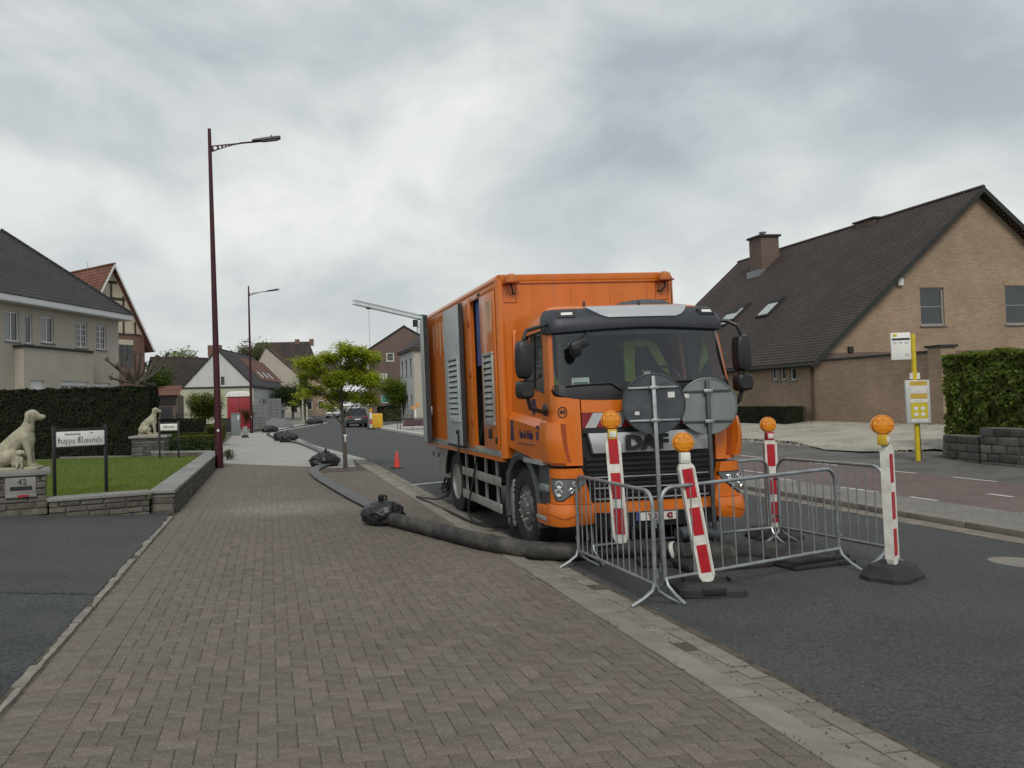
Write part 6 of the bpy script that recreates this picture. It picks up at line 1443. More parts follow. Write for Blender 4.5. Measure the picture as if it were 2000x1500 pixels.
gable_house('grey_gable_house', 'tall house with pale grey gable and red brown roof behind the white terrace', (g0.x, g0.y), R(-6), (g1-g0).length, 18, 0, pc(575, 733, 128).z, pc(519, 677, 128).z, 'render_grey', 'rooftile_red', .2, [dict(f='r', u=(2+k*2.6, 3.2+k*2.6), z=(1.2, 2.9), o={}) for k in range(5)]+[dict(f='r', u=(2+k*2.6, 3.2+k*2.6), z=(3.6, 5.0), o={}) for k in range(5)], apex=(pc(519, 677, 128)-g0).x, eo=.3)
b0 = pc(478, 790, 165); b1 = pc(618, 790, 165)
bb_ = thing('large_roofed_house', 'wide brick building with big red brown hipped roof and two chimneys', 'house', (b0.x, b0.y, 0), R(-4))
BW = (b1-b0).length; ze = pc(500, 715, 165).z; zr = pc(560, 663, 165).z
B().box(0, BW, 0, 12, 0, ze).obj('wall', 'housebrick_dark', bb_, smooth=0); B().add([(-.5, -.5, ze), (BW+.5, -.5, ze), (BW+.5, 12.5, ze), (-.5, 12.5, ze), (2.5, 6, zr), (BW-1.5, 6, zr)], [(0, 1, 5, 4), (1, 2, 5), (2, 3, 4, 5), (3, 0, 4)]).obj('roof', 'rooftile_brown', bb_, smooth=0)
for px in (529, 575): x = (pc(px, 700, 165)-b0).length; B().box(x-.55, x+.55, 5.4, 6.6, zr-1, zr+.55).obj('chimney', 'brick_red', bb_, smooth=0)
for k in range(6): B().box(1+k*2.4, 2.2+k*2.4, -.05, -.0, 2, 4).obj('window', 'winglass', bb_, smooth=0)
r0 = pc(560, 800, 140); rr2 = thing('brick_terrace', 'row of brown brick terrace fronts behind the street tree', 'house', (r0.x+1, r0.y, 0), R(-8)); B().box(0, 9, 0, 7, 0, 7.5).obj('wall', 'housebrick', rr2, smooth=0)
B().add([(-.3, -.3, 7.5), (9.3, -.3, 7.5), (9.3, 7.3, 7.5), (-.3, 7.3, 7.5), (-.3, 3.5, 11), (9.3, 3.5, 11)], [(0, 1, 5, 4), (2, 3, 4, 5), (1, 2, 5), (3, 0, 4)]).obj('roof', 'rooftile_brown', rr2, smooth=0)
for k in range(4):
    for z in (1.2, 4.4): wo = B().box(.7+k*2.2, 1.8+k*2.2, -.06, .0, z, z+1.7).obj('window', 'white_pvc', rr2, smooth=0); B().box(.8+k*2.2, 1.7+k*2.2, -.07, -.055, z+.1, z+1.6).obj('pane', 'winglass', wo, smooth=0)
# right: brown brick gable house, white house
g0 = pc(722, 790, 108); g1 = pc(862, 790, 108); WB = (g1-g0).length
zB = lambda px, py: pc(px, py, 108).z
bw = lambda px: (pc(px, 790, 108)-g0).length
bh = gable_house('brown_gable_house', 'tall brown brick house with pointed gable and white framed windows', (g0.x, g0.y), R(-14), WB*1.02, 14, 0, zB(730, 683), zB(793, 638), 'housebrick_dark', 'rooftile_dark_side', .1,
    [dict(f='g', u=(bw(757), bw(772)), z=(zB(765, 706), zB(765, 689)), o=dict(fm='white_pvc', nz=2, fw=.13)), dict(f='g', u=(bw(743), bw(758)), z=(zB(750, 746), zB(750, 729)), o=dict(fm='white_pvc', nx=2, fw=.13, glass='curtain')), dict(f='g', u=(bw(745), bw(762)), z=(zB(750, 787), zB(750, 770)), o=dict(fm='white_pvc', glass='teal'))], apex=bw(793), eo=.3)
w0 = pc(784, 800, 96); zE = pc(784, 694, 96).z; WL = 9.6
wt = thing('white_town_house', 'white painted house with dark tiled eaves beyond the truck', 'house', (w0.x, w0.y, 0), 0)
to3 = lambda u, z: Vector((0, -u, z)); inn = Vector((1, 0, 0)); hs = []
for k in range(3): hs += [(1.0+k*3.0, 2.1+k*3.0, zE-3.0, zE-.9), (1.0+k*3.0, 2.1+k*3.0, .5, 3.0)]
face_mesh([(0, 0), (WL, 0), (WL, zE), (0, zE)], [[(a, c), (b_, c), (b_, e_), (a, e_)] for a, b_, c, e_ in hs], to3, inn).obj('wall', 'render_white', wt, smooth=0)
for a, b_, c, e_ in hs: window_unit(wt, to3, inn, a, b_, c, e_, fm='gutterdark')
fg = lambda u, z: Vector((u, 0, z))
B().add([(0, -WL, 0), (12, -WL, 0), (12, -WL, zE), (0, -WL, zE)], [(0, 1, 2, 3)]).obj('wall', 'render_grey', wt, smooth=0)
for k in range(4): wq = B().box(1+k*2.7, 2+k*2.7, -WL-.05, -WL, zE-3, zE-1).obj('window', 'gutterdark', wt, smooth=0)
for px in (790, 804): pass
B().box(-.35, 12, -WL-.35, .35, zE, zE+.3).obj('eaves', 'timber', wt, smooth=0); B().add([(-.4, .4, zE+.3), (12, .4, zE+.3), (12, -WL-.4, zE+.3), (-.4, -WL-.4, zE+.3), (3.2, -WL/2, zE+3.2), (9, -WL/2, zE+3.2)], [(0, 1, 5, 4), (2, 3, 4, 5), (1, 2, 5), (3, 0, 4)]).obj('roof', 'rooftile_dark', wt, smooth=0)

# tower crane
ct = pc(819, 612, 280); cj = pc(690, 590, 262); cb_ = pc(838, 611, 284)
cr_ = thing('tower_crane', 'pale lattice tower crane standing far behind the houses', 'crane', (ct.x, ct.y, 0))
def lattice(p, q, w_, n, rad, name, m):
    p, q = Vector(p), Vector(q); dd = (q-p).normalized(); sx = dd.cross(Vector((0, 0, 1)))
    if sx.length < .1: sx = dd.cross(Vector((1, 0, 0)))
    sx.normalize(); sy = sx.cross(dd); b = B()
    cs = [sx*a*w_+sy*c*w_ for a, c in ((-1, -1), (1, -1), (1, 1), (-1, 1))]
    for c in cs: b.tube([p+c, q+c], rad, 5)
    for i in range(n):
        a0, a1 = p.lerp(q, i/n), p.lerp(q, (i+1)/n)
        for k in range(4): b.tube([a0+cs[k], a1+cs[(k+1) % 4]], rad*.6, 4); b.tube([a0+cs[k], a0+cs[(k+1) % 4]], rad*.6, 4)
    return b.obj(name, m, cr_, smooth=0)
lattice((0, 0, 0), (0, 0, ct.z-3), .9, 14, .14, 'mast', 'cranewhite')
jl = cj-Vector((ct.x, ct.y, 0)); lattice((0, 0, ct.z-1.5), (jl.x, jl.y, jl.z), .75, 22, .13, 'jib', 'cranewhite'); cl_ = cb_-Vector((ct.x, ct.y, 0)); lattice((0, 0, ct.z-1.5), (cl_.x+3, cl_.y, ct.z-2), .9, 6, .15, 'counter_jib', 'teal')
B().box(-2.6, -1.0, -1.4, .6, ct.z-5.2, ct.z-2.6).obj('cab', 'gutterdark', cr_, smooth=0)
tt = Vector((0, 0, ct.z-1.5)).lerp(jl, .78); B().box(tt.x-.8, tt.x+.8, tt.y-.6, tt.y+.6, tt.z-1.3, tt.z-.7).obj('trolley', 'gutterdark', cr_, smooth=0); B().tube([tt, tt-Vector((0, 0, 16))], .05, 4).obj('hoist_rope', 'gutterdark', cr_)

# ------------------------------------------------------------------ trees
def tree(name, label, loc, trunk_h, tr, blobs, nleaf, ls, cols, bark='bark', lm='leaf', branches=10, group=None, cat='tree', lean=(0, 0), nest=.55, flatn=.5):
    """tapered trunk, limbs to clumps; leaves spread through uneven clumps"""
    t = thing(name, label, cat, loc, 0, group); tb_ = B(); top = Vector((lean[0], lean[1], trunk_h))
    maxz = max(b_[0][2]+b_[1][2]*.4 for b_ in blobs)
    ax = smooth_path([(0, 0, -.05), (lean[0]*.3, lean[1]*.3, trunk_h*.5), top, (lean[0]*1.1, lean[1]*1.1, (trunk_h+maxz)/2), (lean[0]*1.2, lean[1]*1.2, maxz)], 4)
    tb_.tube(ax, tr, 9, rs=[tr*(1.15-.85*i/len(ax)) for i in range(len(ax))])
    for c, rad in blobs:
        c = Vector(c); st = ax[min(len(ax)-1, max(4, int(len(ax)*min(.95, max(.4, (c.z*.8)/maxz)))))]
        mid = st.lerp(c, .5)+Vector((rnd(-.08, .08), rnd(-.08, .08), .06))*rad[0]
        pth = smooth_path([st, mid, c], 4); tb_.tube(pth, tr*.4, 5, rs=[tr*(.42-.3*i/len(pth)) for i in range(len(pth))])
        for k in range(branches):
            e = c+Vector((random.gauss(0, .55)*rad[0], random.gauss(0, .55)*rad[1], random.gauss(0, .5)*rad[2])); tb_.tube([mid.lerp(c, rnd(.2, 1)), mid.lerp(e, .6)+Vector((0, 0, .03)), e], tr*.12, 4, rs=[tr*.16, tr*.12, tr*.05])
    tb_.obj('trunk', bark, t)
    V, Fc, Cl = [], [], []; vol = sum(r_[0]*r_[1]*r_[2] for _, r_ in blobs)
    for c, rad in blobs:
        c = Vector(c); k = int(nleaf*rad[0]*rad[1]*rad[2]/vol); ncl = max(4, k//26)
        for j in range(ncl):
            while True:
                q = Vector((rnd(-1, 1), rnd(-1, 1), rnd(-1, 1)))
                if q.length < 1: break
            q = q*(q.length**-.25 if q.length > .05 else 1)
            qc = c+Vector((q.x*rad[0], q.y*rad[1], q.z*rad[2])); cc = vary(cols, .22); sp = ls*rnd(1.6, 3.0)
            for i in range(26):
                p = qc+Vector((random.gauss(0, 1)*sp, random.gauss(0, 1)*sp, random.gauss(0, 1)*sp*flatn)); leafquad(V, Fc, Cl, p, Vector((rnd(-.7, .7), rnd(-.7, .7), 1)), ls*rnd(.6, 1.2), cc*rnd(.8, 1.2))
    o = link('crown', rawmesh('crown', V, Fc, lm, Cl), t); o['kind'] = 'stuff'
    return t
YG = [(.28, .35, .032), (.33, .39, .038), (.21, .27, .028), (.40, .41, .05), (.15, .21, .028)]
tx, ty_ = m2(2.0, 22.0)
blobs = []
for px, py, r0_, dz in [(605, 712, .34, .20), (640, 698, .34, .17), (690, 690, .40, .20), (722, 700, .30, .22), (655, 740, .40, .22), (700, 735, .45, .24), (725, 745, .28, .22), (600, 735, .24, .12), (615, 762, .34, .15), (660, 775, .38, .18), (705, 775, .40, .18), (640, 795, .22, .08), (580, 705, .18, .09), (668, 675, .20, .12), (592, 752, .20, .08), (725, 785, .22, .14), (690, 715, .34, .2), (620, 725, .28, .15)]:
    q = pc(px, py, 21.7+rnd(-.7, .7)); blobs.append(((q.x-tx, q.y-ty_, q.z), (r0_, r0_*1.15, dz)))
tree('street_tree', 'young street tree with fresh yellow green layered crown in the pavement', (tx, ty_, 0), 1.75, .062, blobs, 25000, .046, YG, branches=9, lean=(-.06, 0))
tie = thing('tree_tie', 'white tape tied round the trunk of the young street tree', 'tape', (tx, ty_, .98)); B().lathe([(.066, 0), (.07, .01), (.07, .05), (.066, .06)], 12, None, True).obj('band', 'platewhite', tie); B().box(-.015, .02, -.085, -.068, -.16, .02).obj('tape_end', 'platewhite', tie)
B().prism([m2(*p) for p in ((1.35, 21.3), (2.5, 21.3), (2.5, 22.6), (1.4, 22.6))], lambda a, c: (a, c, -.02), lambda a, c: (a, c, .012)).obj('tree_pit', 'soil')['kind'] = 'structure'
tree('street_tree', 'slender young tree on the build-out at the bend', (*m2(3.1, 72.0), 0), 2.2, .06, [((-.5, 0, 2.9), (.9, .9, .4)), ((.4, .2, 3.2), (.9, .9, .45)), ((0, 0, 3.9), (.7, .7, .5)), ((-.9, 0, 2.3), (.6, .6, .3))], 1500, .085, YG)
GG = [(.045, .075, .02), (.06, .09, .022), (.035, .055, .018)]
def far_tree(label, px, py_base, c, w_, h, cols, n=2600, ls=.22, sp=0.35):
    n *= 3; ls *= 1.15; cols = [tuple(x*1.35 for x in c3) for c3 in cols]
    q = pc(px, py_base, c); bl = []
    for k in range(9): a = rnd(0, 6.28); bl.append(((math.cos(a)*w_*sp*rnd(.3, 1), math.sin(a)*w_*sp, h*rnd(.5, .88)), (w_*.36, w_*.36, h*.19)))
    return tree('garden_tree', label, (q.x, q.y, 0), h*.4, .18, bl, n, ls, cols, branches=4, flatn=.8)
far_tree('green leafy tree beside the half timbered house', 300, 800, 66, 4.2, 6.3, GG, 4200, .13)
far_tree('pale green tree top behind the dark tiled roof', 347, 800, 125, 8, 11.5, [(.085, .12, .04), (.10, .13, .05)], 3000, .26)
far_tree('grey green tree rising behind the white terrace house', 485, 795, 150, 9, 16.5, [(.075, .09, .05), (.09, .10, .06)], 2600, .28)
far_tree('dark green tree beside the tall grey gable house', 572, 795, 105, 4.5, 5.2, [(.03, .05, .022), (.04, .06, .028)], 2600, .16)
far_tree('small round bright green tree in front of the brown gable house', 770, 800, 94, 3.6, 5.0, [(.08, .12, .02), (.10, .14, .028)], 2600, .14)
# pollarded plane tree behind the hedge
q = pc(268, 800, 39.5); pt_ = thing('pollarded_tree', 'bare pollarded tree with knobbly branch ends behind the hedge', 'tree', (q.x, q.y, 0)); tb_ = B()
base = Vector((0, 0, 0)); hd_ = py_(268, 745, q.y).z; tb_.tube([(0, 0, 0), (.02, 0, hd_*.6), (0, 0, hd_)], .2, 10, rs=[.24, .19, .17])
for px, py in [(207, 702), (215, 738), (228, 715), (245, 698), (262, 690), (275, 690), (292, 735), (308, 698), (320, 715), (327, 693), (300, 752), (236, 745), (250, 726), (285, 712)]:
    e = py_(px, py, q.y+rnd(-.8, .8))-Vector((q.x, q.y, 0)); m_ = Vector((e.x*.5, e.y*.5, hd_+(e.z-hd_)*.35+rnd(-.05, .12)))
    pth = smooth_path([(0, 0, hd_-.05), m_, e], 5); tb_.tube(pth, .08, 7, rs=[.105-.06*i/len(pth) for i in range(len(pth))])
    kn = B()
    for k in range(4): a = rnd(0, 6); kn.lathe([(.001, -.09), (.07, -.06), (.085, 0), (.07, .06), (.001, .09)], 7, Matrix.Translation(e+Vector((rnd(-.07, .07), rnd(-.07, .07), rnd(-.06, .06)))))
    kn.obj('knuckle', 'bark', pt_)
    for k in range(5): tb_.tube([e, e+Vector((rnd(-.15, .15), rnd(-.15, .15), rnd(.0, .28)))], .012, 4)
tb_.obj('trunk', 'bark', pt_)
# shrubs and low hedges of the far garden
q = pz(402, 866, .2); bl = [((rnd(-.45, .45), rnd(-.45, .45), rnd(1.5, 2.1)), (.5, .5, .35)) for k in range(8)]
tree('topiary_shrub', 'rounded garden shrub on a short stem, yellow green on top', (q.x, q.y, .2), 1.0, .07, bl, 13000, .055, [(.075, .10, .02), (.15, .165, .028), (.05, .07, .018)], branches=3, cat='shrub', flatn=.9)
BXG = [(.05, .075, .018), (.07, .09, .02), (.04, .055, .016)]; YB = [(.12, .12, .02), (.09, .10, .018), (.07, .08, .02)]
hedge('box_hedge', 'low yellow green clipped hedge along the pavement next to the grey cabinet', m2(-2.35, 40.0), m2(-2.55, 49.5), .8, .05, .95, 9000, .05, YB, side=1, lump=.05)
hedge('box_hedge', 'low green clipped hedge block beside the foot of the near street lamp', m2(-3.4, 31.3), m2(-2.1, 31.0), .9, .15, .85, 4500, .04, YB, side=1, lump=.04)
hedge('box_hedge', 'low green hedge row crossing the garden behind the far pillar', m2(-6.0, 37.0), m2(-2.6, 36.6), .6, .15, .80, 4500, .05, BXG, side=1, lump=.05)
hedge('flower_bed', 'bed of leafy green plants behind the far garden wall', m2(-4.2, 29.9), m2(-2.0, 29.3), 1.2, .15, .72, 5000, .06, [(.03, .06, .018), (.05, .085, .03), (.04, .07, .02)], side=1, lump=.22, cat='flower bed')
hedge('garden_hedge', 'dark hedge in front of the low garage', m2(-7.5, 47.5), m2(-3.6, 46), 1.0, 0, 1.35, 6000, .06, DK, 'leafdark', lump=.08)
q = pz(481, 845, 0); bl = [((rnd(-.3, .3), rnd(-.3, .3), rnd(.9, 1.8)), (.35, .35, .3)) for k in range(6)]
tree('copper_shrub', 'small reddish brown shrub behind the concrete post', (q.x, q.y, 0), .8, .05, bl, 1800, .06, [(.10, .05, .03), (.13, .07, .04), (.08, .05, .03)], branches=3, cat='shrub')
q = pz(447, 902, 0); bl = [((rnd(-.12, .12), rnd(-.15, .15), rnd(.1, .25)), (.16, .16, .14)) for k in range(4)]
tree('wall_plant', 'small dark plant growing at the foot of the garden wall by the lamp', (*m2(-1.42, 28.6), 0), .1, .02, bl, 700, .035, GG, branches=2, cat='plant')
hz_ = [('dark clipped hedge in front of the brown gable house', 738, 780, 88, 1.6, DK), ('reddish green bushes under the brown gable house', 752, 782, 80, 1.2, [(.06, .05, .025), (.05, .06, .02)])]
for lab, p0, p1, c, h, cl3 in hz_:
    a, b = pc(p0, 805, c), pc(p1, 805, c); hedge('garden_hedge', lab, a, b, 1.5, 0, h, 3000, .12, cl3, 'leafdark', lump=.25)

# ------------------------------------------------------------------ cars
def car(name, label, loc, rotz, paint, L=4.4, Wd=1.84, H=1.62, rear=True):
    """local y forward; simple but full body: lower shell, glasshouse, wheels, lights"""
    t = thing(name, label, 'car', loc, rotz); hw = Wd/2
    prof = [(-L/2, .50, .78, .80), (-L/2+.05, .40, .95, .93), (-L/2+.5, .28, 1.02, 1.0), (-.6, .24, 1.0, 1.0), (.6, .24, .98, 1.0), (L/2-1.0, .26, .95, 1.0), (L/2-.35, .30, .84, .96), (L/2-.05, .38, .70, .86), (L/2, .45, .62, .76)]
    secs = []
    for y, z0, z1, k in prof:
        w_ = hw*k; secs.append([(-w_*.9, y, z0), (-w_, y, z0+.12), (-w_*1.0, y, z0+(z1-z0)*.55), (-w_*.95, y, z1-.06), (-w_*.82, y, z1), (w_*.82, y, z1), (w_*.95, y, z1-.06), (w_, y, z0+(z1-z0)*.55), (w_, y, z0+.12), (w_*.9, y, z0)])
    b = B(); b.loft(secs); b.obj('body', paint, t, 50)
    cab = [(-L/2+.18, .96, .93, .80), (-L/2+.42, .96, H-.10, .74), (-L/2+.85, .97, H-.01, .74), (.2, .97, H, .74), (.62, .97, H-.10, .72), (1.32, .94, .97, .80)]
    secs = []
    for y, z0, z1, k in cab:
        w1 = hw*k; w0 = hw*.93; zz_ = (z1-z0); secs.append([(-w0, y, z0), (-lerp(w0, w1, min(1, zz_/.6)), y, z1-.07*min(1, zz_)), (-w1*.85 if zz_ > .2 else -w0*.85, y, z1), (w1*.85 if zz_ > .2 else w0*.85, y, z1), (lerp(w0, w1, min(1, zz_/.6)), y, z1-.07*min(1, zz_)), (w0, y, z0)])
    b = B(); b.loft(secs); gh_ = b.obj('glasshouse', 'carglass', t, 50)
    rs_ = []
    for y, z0, z1, k in cab[1:5]: w1 = hw*k; rs_.append([(-w1*1.0, y, z1-.06), (-w1*.85, y, z1+.012), (w1*.85, y, z1+.012), (w1*1.0, y, z1-.06)])
    b = B(); b.loft(rs_, cap=False, closed=False); b.obj('roof', paint, t, 50)
    for s in (-1, 1):
        for y0_, y1_, x_ in ((-L/2+.20, -L/2+.45, .93), (-.55, -.48, .93)):
            b = B(); b.loft([[(s*hw*.935, y0_, .96), (s*hw*.935, y0_+.12, .96), (s*hw*.755, y1_+.12, H-.09), (s*hw*.755, y1_, H-.09)], [(s*hw*.95, y0_, .96), (s*hw*.95, y0_+.12, .96), (s*hw*.77, y1_+.12, H-.09), (s*hw*.77, y1_, H-.09)]]); b.obj('pillar', paint, t)
        b = B(); b.loft([[(s*hw*.90, 1.28, .96), (s*hw*.90, 1.38, .95), (s*hw*.70, .68, H-.10), (s*hw*.70, .58, H-.09)], [(s*hw*.94, 1.28, .96), (s*hw*.94, 1.38, .95), (s*hw*.745, .68, H-.10), (s*hw*.745, .58, H-.09)]]); b.obj('pillar', paint, t)
        B().cbox(min(s*hw*.98, s*(hw+.16)), max(s*hw*.98, s*(hw+.16)), .82, .96, .98, 1.12, .03).obj('mirror', paint, t)
        for y in (-L/2+.82, L/2-.88):
            M_ = Matrix.Translation((s*(hw-.01), y, .335)) @ Matrix.Rotation(R(90)*s, 4, 'Y')
            w_ = B().lathe([(.2, -.2), (.32, -.2), (.335, -.17), (.335, -.03), (.32, .0), (.22, .005), (.2, -.02)], 24, M_, True).obj('wheel', 'tyre', t); B().lathe([(.22, -.02), (.20, .0), (.06, -.01), (.001, .0)], 20, M_).obj('rim', 'alu', w_)
            B().lathe([(.395, -.25), (.395, -.006)], 24, M_).obj('wheel_well', 'black', t)
        B().cbox(min(s*.50, s*hw*.93), max(s*.50, s*hw*.93), -L/2-.03, -L/2+.25, .80, .93, .03).obj('tail_light', 'taillight', t)
        B().cbox(min(s*.48, s*hw*.84), max(s*.48, s*hw*.84), L/2-.30, L/2-.02, .62, .76, .03).obj('headlight', 'lampglass', t)
        B().cbox(min(s*.5, s*hw*.7), max(s*.5, s*hw*.7), L/2-.06, L/2+.02, .38, .46, .02).obj('fog_light', 'lampglass', t)
    B().cbox(-.62, .62, L/2-.10, L/2+.025, .50, .66, .02).obj('grille', 'black', t); B().cbox(-.7, .7, L/2-.12, L/2+.02, .27, .42, .03).obj('lower_grille', 'black', t)
    B().cbox(-.26, .26, L/2+.01, L/2+.035, .42, .50, .005).obj('front_plate', 'platewhite', t)
    B().cbox(-.78, .78, -L/2-.03, -L/2+.15, .26, .50, .03).obj('rear_bumper', 'blackplast', t); B().cbox(-.26, .26, -L/2-.045, -L/2-.01, .60, .71, .005).obj('rear_plate', 'platewhite', t)
    return t
car('parked_suv', 'dark grey sport utility car driving away towards the bend', (*m2(6.55, 63.6), road_z(7.3, 66)), R(2), 'cargrey', H=1.68)
car('oncoming_car', 'white car coming round the bend with its front to the truck', (*m2(8.6, 112), .02), R(170), 'carwhite', H=1.6)

# ------------------------------------------------------------------ street works in the distance
q = pz(468, 838, 0); c_ = (q-CO).dot(FW); k = c_/FPX
to = thing('site_cabin', 'red portable site cabin with white rounded roof', 'cabin', (q.x, q.y, 0)); w_ = 46*k/2; h = 64*k
B().cbox(-w_, w_, 0, 2.0, .08, h, .03).obj('cabin_wall', 'toiletred', to); B().box(-.02, .02, -.02, .0, .1, h).obj('door_edge', 'lampred', to)
for s in (-1, 1):
    for z in (.3, .55): B().loft([[(s*.1, -.012, h*z), (s*(w_-.1), -.012, h*(z+.18)), (s*(w_-.1), -.012, h*(z+.22)), (s*.1, -.012, h*(z+.04))], [(s*.1, 0, h*z), (s*(w_-.1), 0, h*(z+.18)), (s*(w_-.1), 0, h*(z+.22)), (s*.1, 0, h*(z+.04))]]).obj('panel_rib', 'toiletred', to)
rb = B(); rb.loft([[(-w_*1.06*a, -.1+.1*(1-a), z), (w_*1.06*a, -.1+.1*(1-a), z), (w_*1.06*a, 2.1, z), (-w_*1.06*a, 2.1, z)] for a, z in ((1, h-.02), (1, h+.10), (.96, h+.26), (.84, h+.40), (.55, h+.46))]); rb.obj('cabin_roof', 'white', to)
q = pz(461, 851, 0); cb2 = thing('utility_cabinet', 'grey street utility cabinet at the edge of the light pavement', 'cabinet', (q.x, q.y, 0)); B().cbox(-.32, .30, 0, .4, .03, 1.5, .015).obj('cabinet_body', 'cabinet', cb2); B().cbox(-.36, .34, -.04, .44, 1.5, 1.56, .01).obj('cabinet_top', 'cabinet', cb2); B().box(.12, .24, -.012, .0, 1.1, 1.4).obj('cabinet_notice', 'platewhite', cb2)
q = pz(447, 845, 0); bn = thing('compost_bin', 'dark slatted compost bin behind the yellow green hedge', 'bin', (q.x-.2, q.y+1, 0)); B().cbox(-.42, .42, 0, .7, 0, 1.05, .03).obj('bin_body', 'blackrough', bn); B().cbox(-.45, .45, -.03, .73, 1.05, 1.12, .02).obj('bin_lid', 'gutterdark', bn)
q = pz(479, 855, 0); cpst = thing('concrete_post', 'short pale concrete post on a black foot', 'post', (q.x, q.y, 0)); B().cbox(-.14, .14, -.12, .12, .16, .72, .01).obj('post', 'concrete', cpst); B().loft([[(-.24, -.2, 0), (.24, -.2, 0), (.24, .2, 0), (-.24, .2, 0)], [(-.17, -.15, .18), (.17, -.15, .18), (.17, .15, .18), (-.17, .15, .18)]]).obj('foot', 'rubber', cpst)
def pallet(label, px, pyb, cols, rows, layers, m, sx=.5, sz=.22, sy=.5):
    q = pz(px, pyb, 0); t = thing('paver_pallet', label, 'pallet', (q.x, q.y, 0), 0, 'pallets of paving stones'); B().cbox(-cols*sx/2, cols*sx/2, 0, rows*sy, .0, .14, .01).obj('pallet_base', 'timber', t)
    me = B().cbox(-sx/2+.01, sx/2-.01, .01, sy-.01, 0, sz-.012, .01).mesh('paving_block', m)
    for i in range(cols):
        for l in range(layers):
            for r_ in range(rows): link('paving_block', me, t, (-cols*sx/2+sx*(i+.5), r_*sy, .14+l*sz))
    return t
pallet('stack of grey paving stones next to the distant lamp post', 508, 842, 2, 2, 5, 'palletstone'); pallet('tall stack of grey kerb blocks behind the fence', 530, 822, 4, 2, 7, 'palletstone', .7, .42, .7); pallet('low pallet of grey paving stones topped by a dark sheet', 508, 832, 3, 2, 7, 'palletstone', .6, .30)
q = pz(540, 836, 0); bm = bmesh.new(); bmesh.ops.create_icosphere(bm, subdivisions=4, radius=1)
for v in bm.verts: d_ = v.co.copy(); v.co = Vector((d_.x*1.6, d_.y*1.5, max(0, d_.z)*.8*(1+.3*mnoise.noise(d_*2))+.04*mnoise.noise(d_*9)))
gh2 = B(); gh2.bm(bm); go = gh2.obj('gravel_heap', 'gravelheap'); go.location = (q.x, q.y+1.5, 0); tag(go, 'grey heap of gravel on the works area at the bend', 'gravel heap')
def fence(label, p0, p1, h=1.05, n=22):
    p0, p1 = Vector(p0), Vector(p1); L = (p1-p0).length; t = thing('works_fence', label, 'fence', p0, math.atan2(p1.y-p0.y, p1.x-p0.x), 'galvanised works fences at the bend')
    B().tube([(0, 0, 0), (0, 0, h), (L, 0, h), (L, 0, 0)], .028, 6).obj('frame', 'galv', t); B().tube([(0, 0, .2), (L, 0, .2)], .022, 6).obj('rail', 'galv', t); m = B().tube([(0, 0, .2), (0, 0, h)], .013, 5).mesh('bar', 'galv')
    for i in range(1, n): link('bar', m, t, (L*i/n, 0, 0))
    return t
a, b = pz(524, 828), pz(548, 826); fence('works fence in front of the grey heap', (a.x, a.y, 0), (b.x, b.y, 0))
a, b = pz(550, 822), pz(589, 822); fence('works fence beside the small red and white post', (a.x, a.y, 0), (b.x, b.y, 0))
a, b = pz(592, 816), pz(630, 814); fence('works fence behind the slender young tree', (a.x, a.y, 0), (b.x, b.y, 0), n=30)
q = pz(548, 812); rwp = thing('marker_post', 'small red and white marker post at the works fence', 'post', (q.x, q.y, 0)); B().cbox(-.12, .12, -.05, .05, 0, 1.9, .02).obj('post', 'plastwhite', rwp)
for z in (.4, 1.0, 1.55): B().box(-.1, .1, -.056, -.05, z, z+.25).obj('red_panel', 'redfoil', rwp)
q = pz(575, 818); ip = thing('information_sign', 'dark information panel in a pale frame on the works area', 'sign', (q.x, q.y, 0)); B().cbox(-.55, .55, -.04, .04, .9, 2.2, .01).obj('frame', 'white', ip); B().box(-.45, .45, -.05, -.041, 1.0, 2.05).obj('panel', 'visor', ip)
for s in (-1, 1): B().tube([(s*.45, 0, 0), (s*.45, 0, .95)], .03, 6).obj('leg', 'galv', ip)
for px, lab in ((592, 'pale timber post nearest the slender tree'), (600, 'pale stake tied beside the slender tree')):
    q = pz(px, 826); po = thing('tree_stake', lab, 'post', (q.x, q.y, 0)); B().cbox(-.07, .07, -.07, .07, 0, 2.9 if px < 600 else 1.9, .01).obj('stake', 'render_yellow', po)
# right hand build-out with warning gear
B().prism([m2(*p) for p in ((8.05, 40), (7.75, 59.2), (10.4, 66.5), (18, 64), (18, 38))], lambda a, c: (a, c, -.1), lambda a, c: (a, c, .07)).obj('far_footway', 'newtile')['kind'] = 'structure'
fk = struct(B().box(8.93, 9.0, 42.3, 42.5, -.05, .1).obj('far_kerb', 'newpave')); wk = [stone_mesh(.34, 1.17, .3, .002, .015, 'white') for _ in range(2)]
mat('kerbpale', (.46, .455, .42), .85, var=.08, vs=2); [w_.materials.__setitem__(0, MT['kerbpale']) for w_ in wk]
for i in range(16): y = 43+i*1.18; link('kerb_stone', wk[i % 2], fk, (8.91-(y-42.5)*.0175, y, .13), (0, 0, .0175))
q = pz(735, 838, 0); yb_ = thing('yellow_works_box', 'yellow works box with pale edge beside an amber lamp', 'box', (q.x+.1, q.y, .05)); B().cbox(-.42, .42, 0, .5, .05, 1.15, .03).obj('box_body', 'panelyellow', yb_); 
for z in (.35, .65, .95): B().box(-.38, .38, -.012, .0, z-.02, z+.02).obj('box_rib', 'plyellow', yb_)
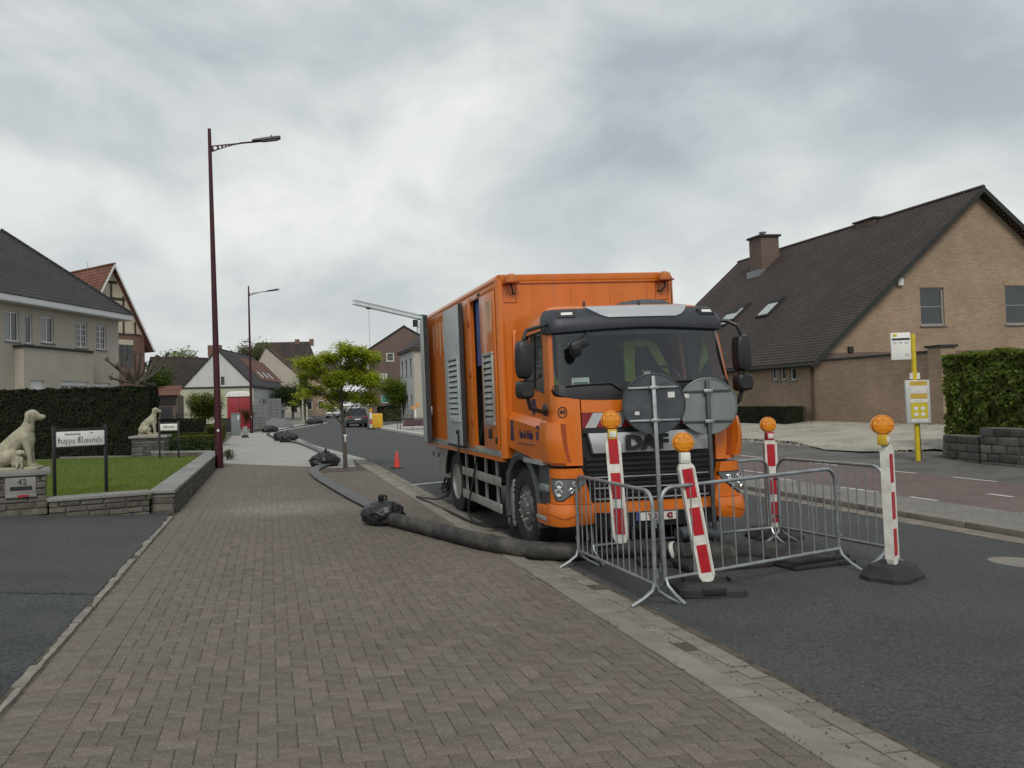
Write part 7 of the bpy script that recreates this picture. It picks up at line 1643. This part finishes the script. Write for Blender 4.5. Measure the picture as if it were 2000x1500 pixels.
bc = thing('works_lamp_post', 'white and red lamp stand with orange lamp beside the yellow works box', 'beacon', (q.x-.42, q.y-.1, 0)); B().cbox(-.09, .09, -.04, .04, .1, 1.3, .01).obj('post', 'plastwhite', bc); B().lathe([(.12, -.05), (.14, 0), (.12, .05)], 16, Matrix.Translation((0, 0, 1.48)) @ Matrix.Rotation(R(90), 4, 'X')).obj('lamp_lens', 'amber', bc); B().cbox(-.3, .3, -.2, .2, 0, .1, .02).obj('foot', 'rubber', bc); B().box(-.07, .07, -.05, -.041, .4, .8).obj('red_panel', 'redfoil', bc)
q = pz(729, 826, 0); bsg = thing('blue_sign', 'small blue traffic sign on a post behind the works box', 'sign', (q.x, q.y+2, 0)); B().tube([(0, 0, 0), (0, 0, 2.6)], .035, 8).obj('post', 'galv', bsg); B().lathe([(.30, 0), (.30, .02)], 20, Matrix.Translation((0, -.04, 2.35)) @ Matrix.Rotation(R(90), 4, 'X')).obj('disc', 'blue_sign', bsg)
a, b = pz(782, 840, .07), pz(835, 843, .07); rb2 = thing('low_railing', 'low dark railing round a dark red slatted cover at the roadside', 'railing', (a.x, a.y, .07), 0)
L = (b-a).length; B().tube([(0, 0, 0), (0, 0, .8), (L, 0, .8), (L, 0, 0)], .035, 6).obj('frame', 'black', rb2); B().tube([(0, 0, .8), (0, 1.2, .8), (0, 1.2, 0)], .03, 6).obj('side_rail', 'black', rb2)
B().loft([[(.2, .2, .25), (L, .2, .25), (L, .2, .30), (.2, .2, .30)], [(.6, 1.3, .66), (L, 1.3, .66), (L, 1.3, .71), (.6, 1.3, .71)]]).obj('slatted_cover', 'lampred', rb2)
for k in range(5): B().tube([(L*k/5, 0, 0), (L*k/5, 0, .8)], .012, 5).obj('bar', 'black', rb2)
q = pz(812, 835, .07); fp = thing('flower_stand', 'white lamp stand with two amber lamps in front of the white house', 'beacon', (q.x, q.y, .07)); B().cbox(-.07, .07, -.04, .04, 0, 1.4, .01).obj('post', 'plastwhite', fp)
for s in (-1, 1): B().lathe([(.12, -.04), (.14, 0), (.12, .04)], 14, Matrix.Translation((s*.15, 0, 1.62+.1*s)) @ Matrix.Rotation(R(90), 4, 'X')).obj('lamp_lens', 'amber', fp)
# low garage and iron fence behind the far pillar
a = pc(296, 800, 62); b = pc(346, 800, 62); ga = thing('low_garage', 'low brick garage with red tiled strip roof beyond the hedge', 'garage', (a.x, a.y, 0)); L = b.x-a.x; zg = pc(320, 772, 62).z
B().box(0, L, 0, 5, 0, zg).obj('wall', 'housebrick_dark', ga, smooth=0); B().add([(-.2, -.3, zg), (L+.2, -.3, zg), (L+.2, 2.6, zg+.9), (-.2, 2.6, zg+.9)], [(0, 1, 2, 3)]).obj('roof', 'rooftile_red', ga, smooth=0); B().box(L*.1, L*.95, -.03, .0, zg-.9, zg-.25).obj('opening', 'black', ga, smooth=0)
B().box(L*.35, L*.8, -.05, -.031, .2, zg-1.0).obj('gate_panel', 'visor', ga, smooth=0)
a = pz(346, 852, 0); b = pz(366, 850, 0); fe = thing('iron_fence', 'black iron garden fence left of the rounded shrub', 'fence', (a.x, a.y, 0), 0); L = 2.2
for z in (.3, 1.5): B().tube([(0, 0, z), (L, 0, z)], .03, 6).obj('rail', 'black', fe)
for k in range(12): B().tube([(L*k/11, 0, 0), (L*k/11, 0, 1.7)], .02 if k % 5 else .05, 6).obj('bar', 'black', fe)
# roofs left of the white house
a = pc(318, 800, 110); bk = gable_house('far_brown_house', 'distant house with dark brown roof between the garden tree and the white gable', (a.x-3, a.y), R(-60), 8, 9, 0, pc(340, 760, 110).z, pc(330, 702, 110).z, 'housebrick_dark', 'rooftile_brown', .2, [])
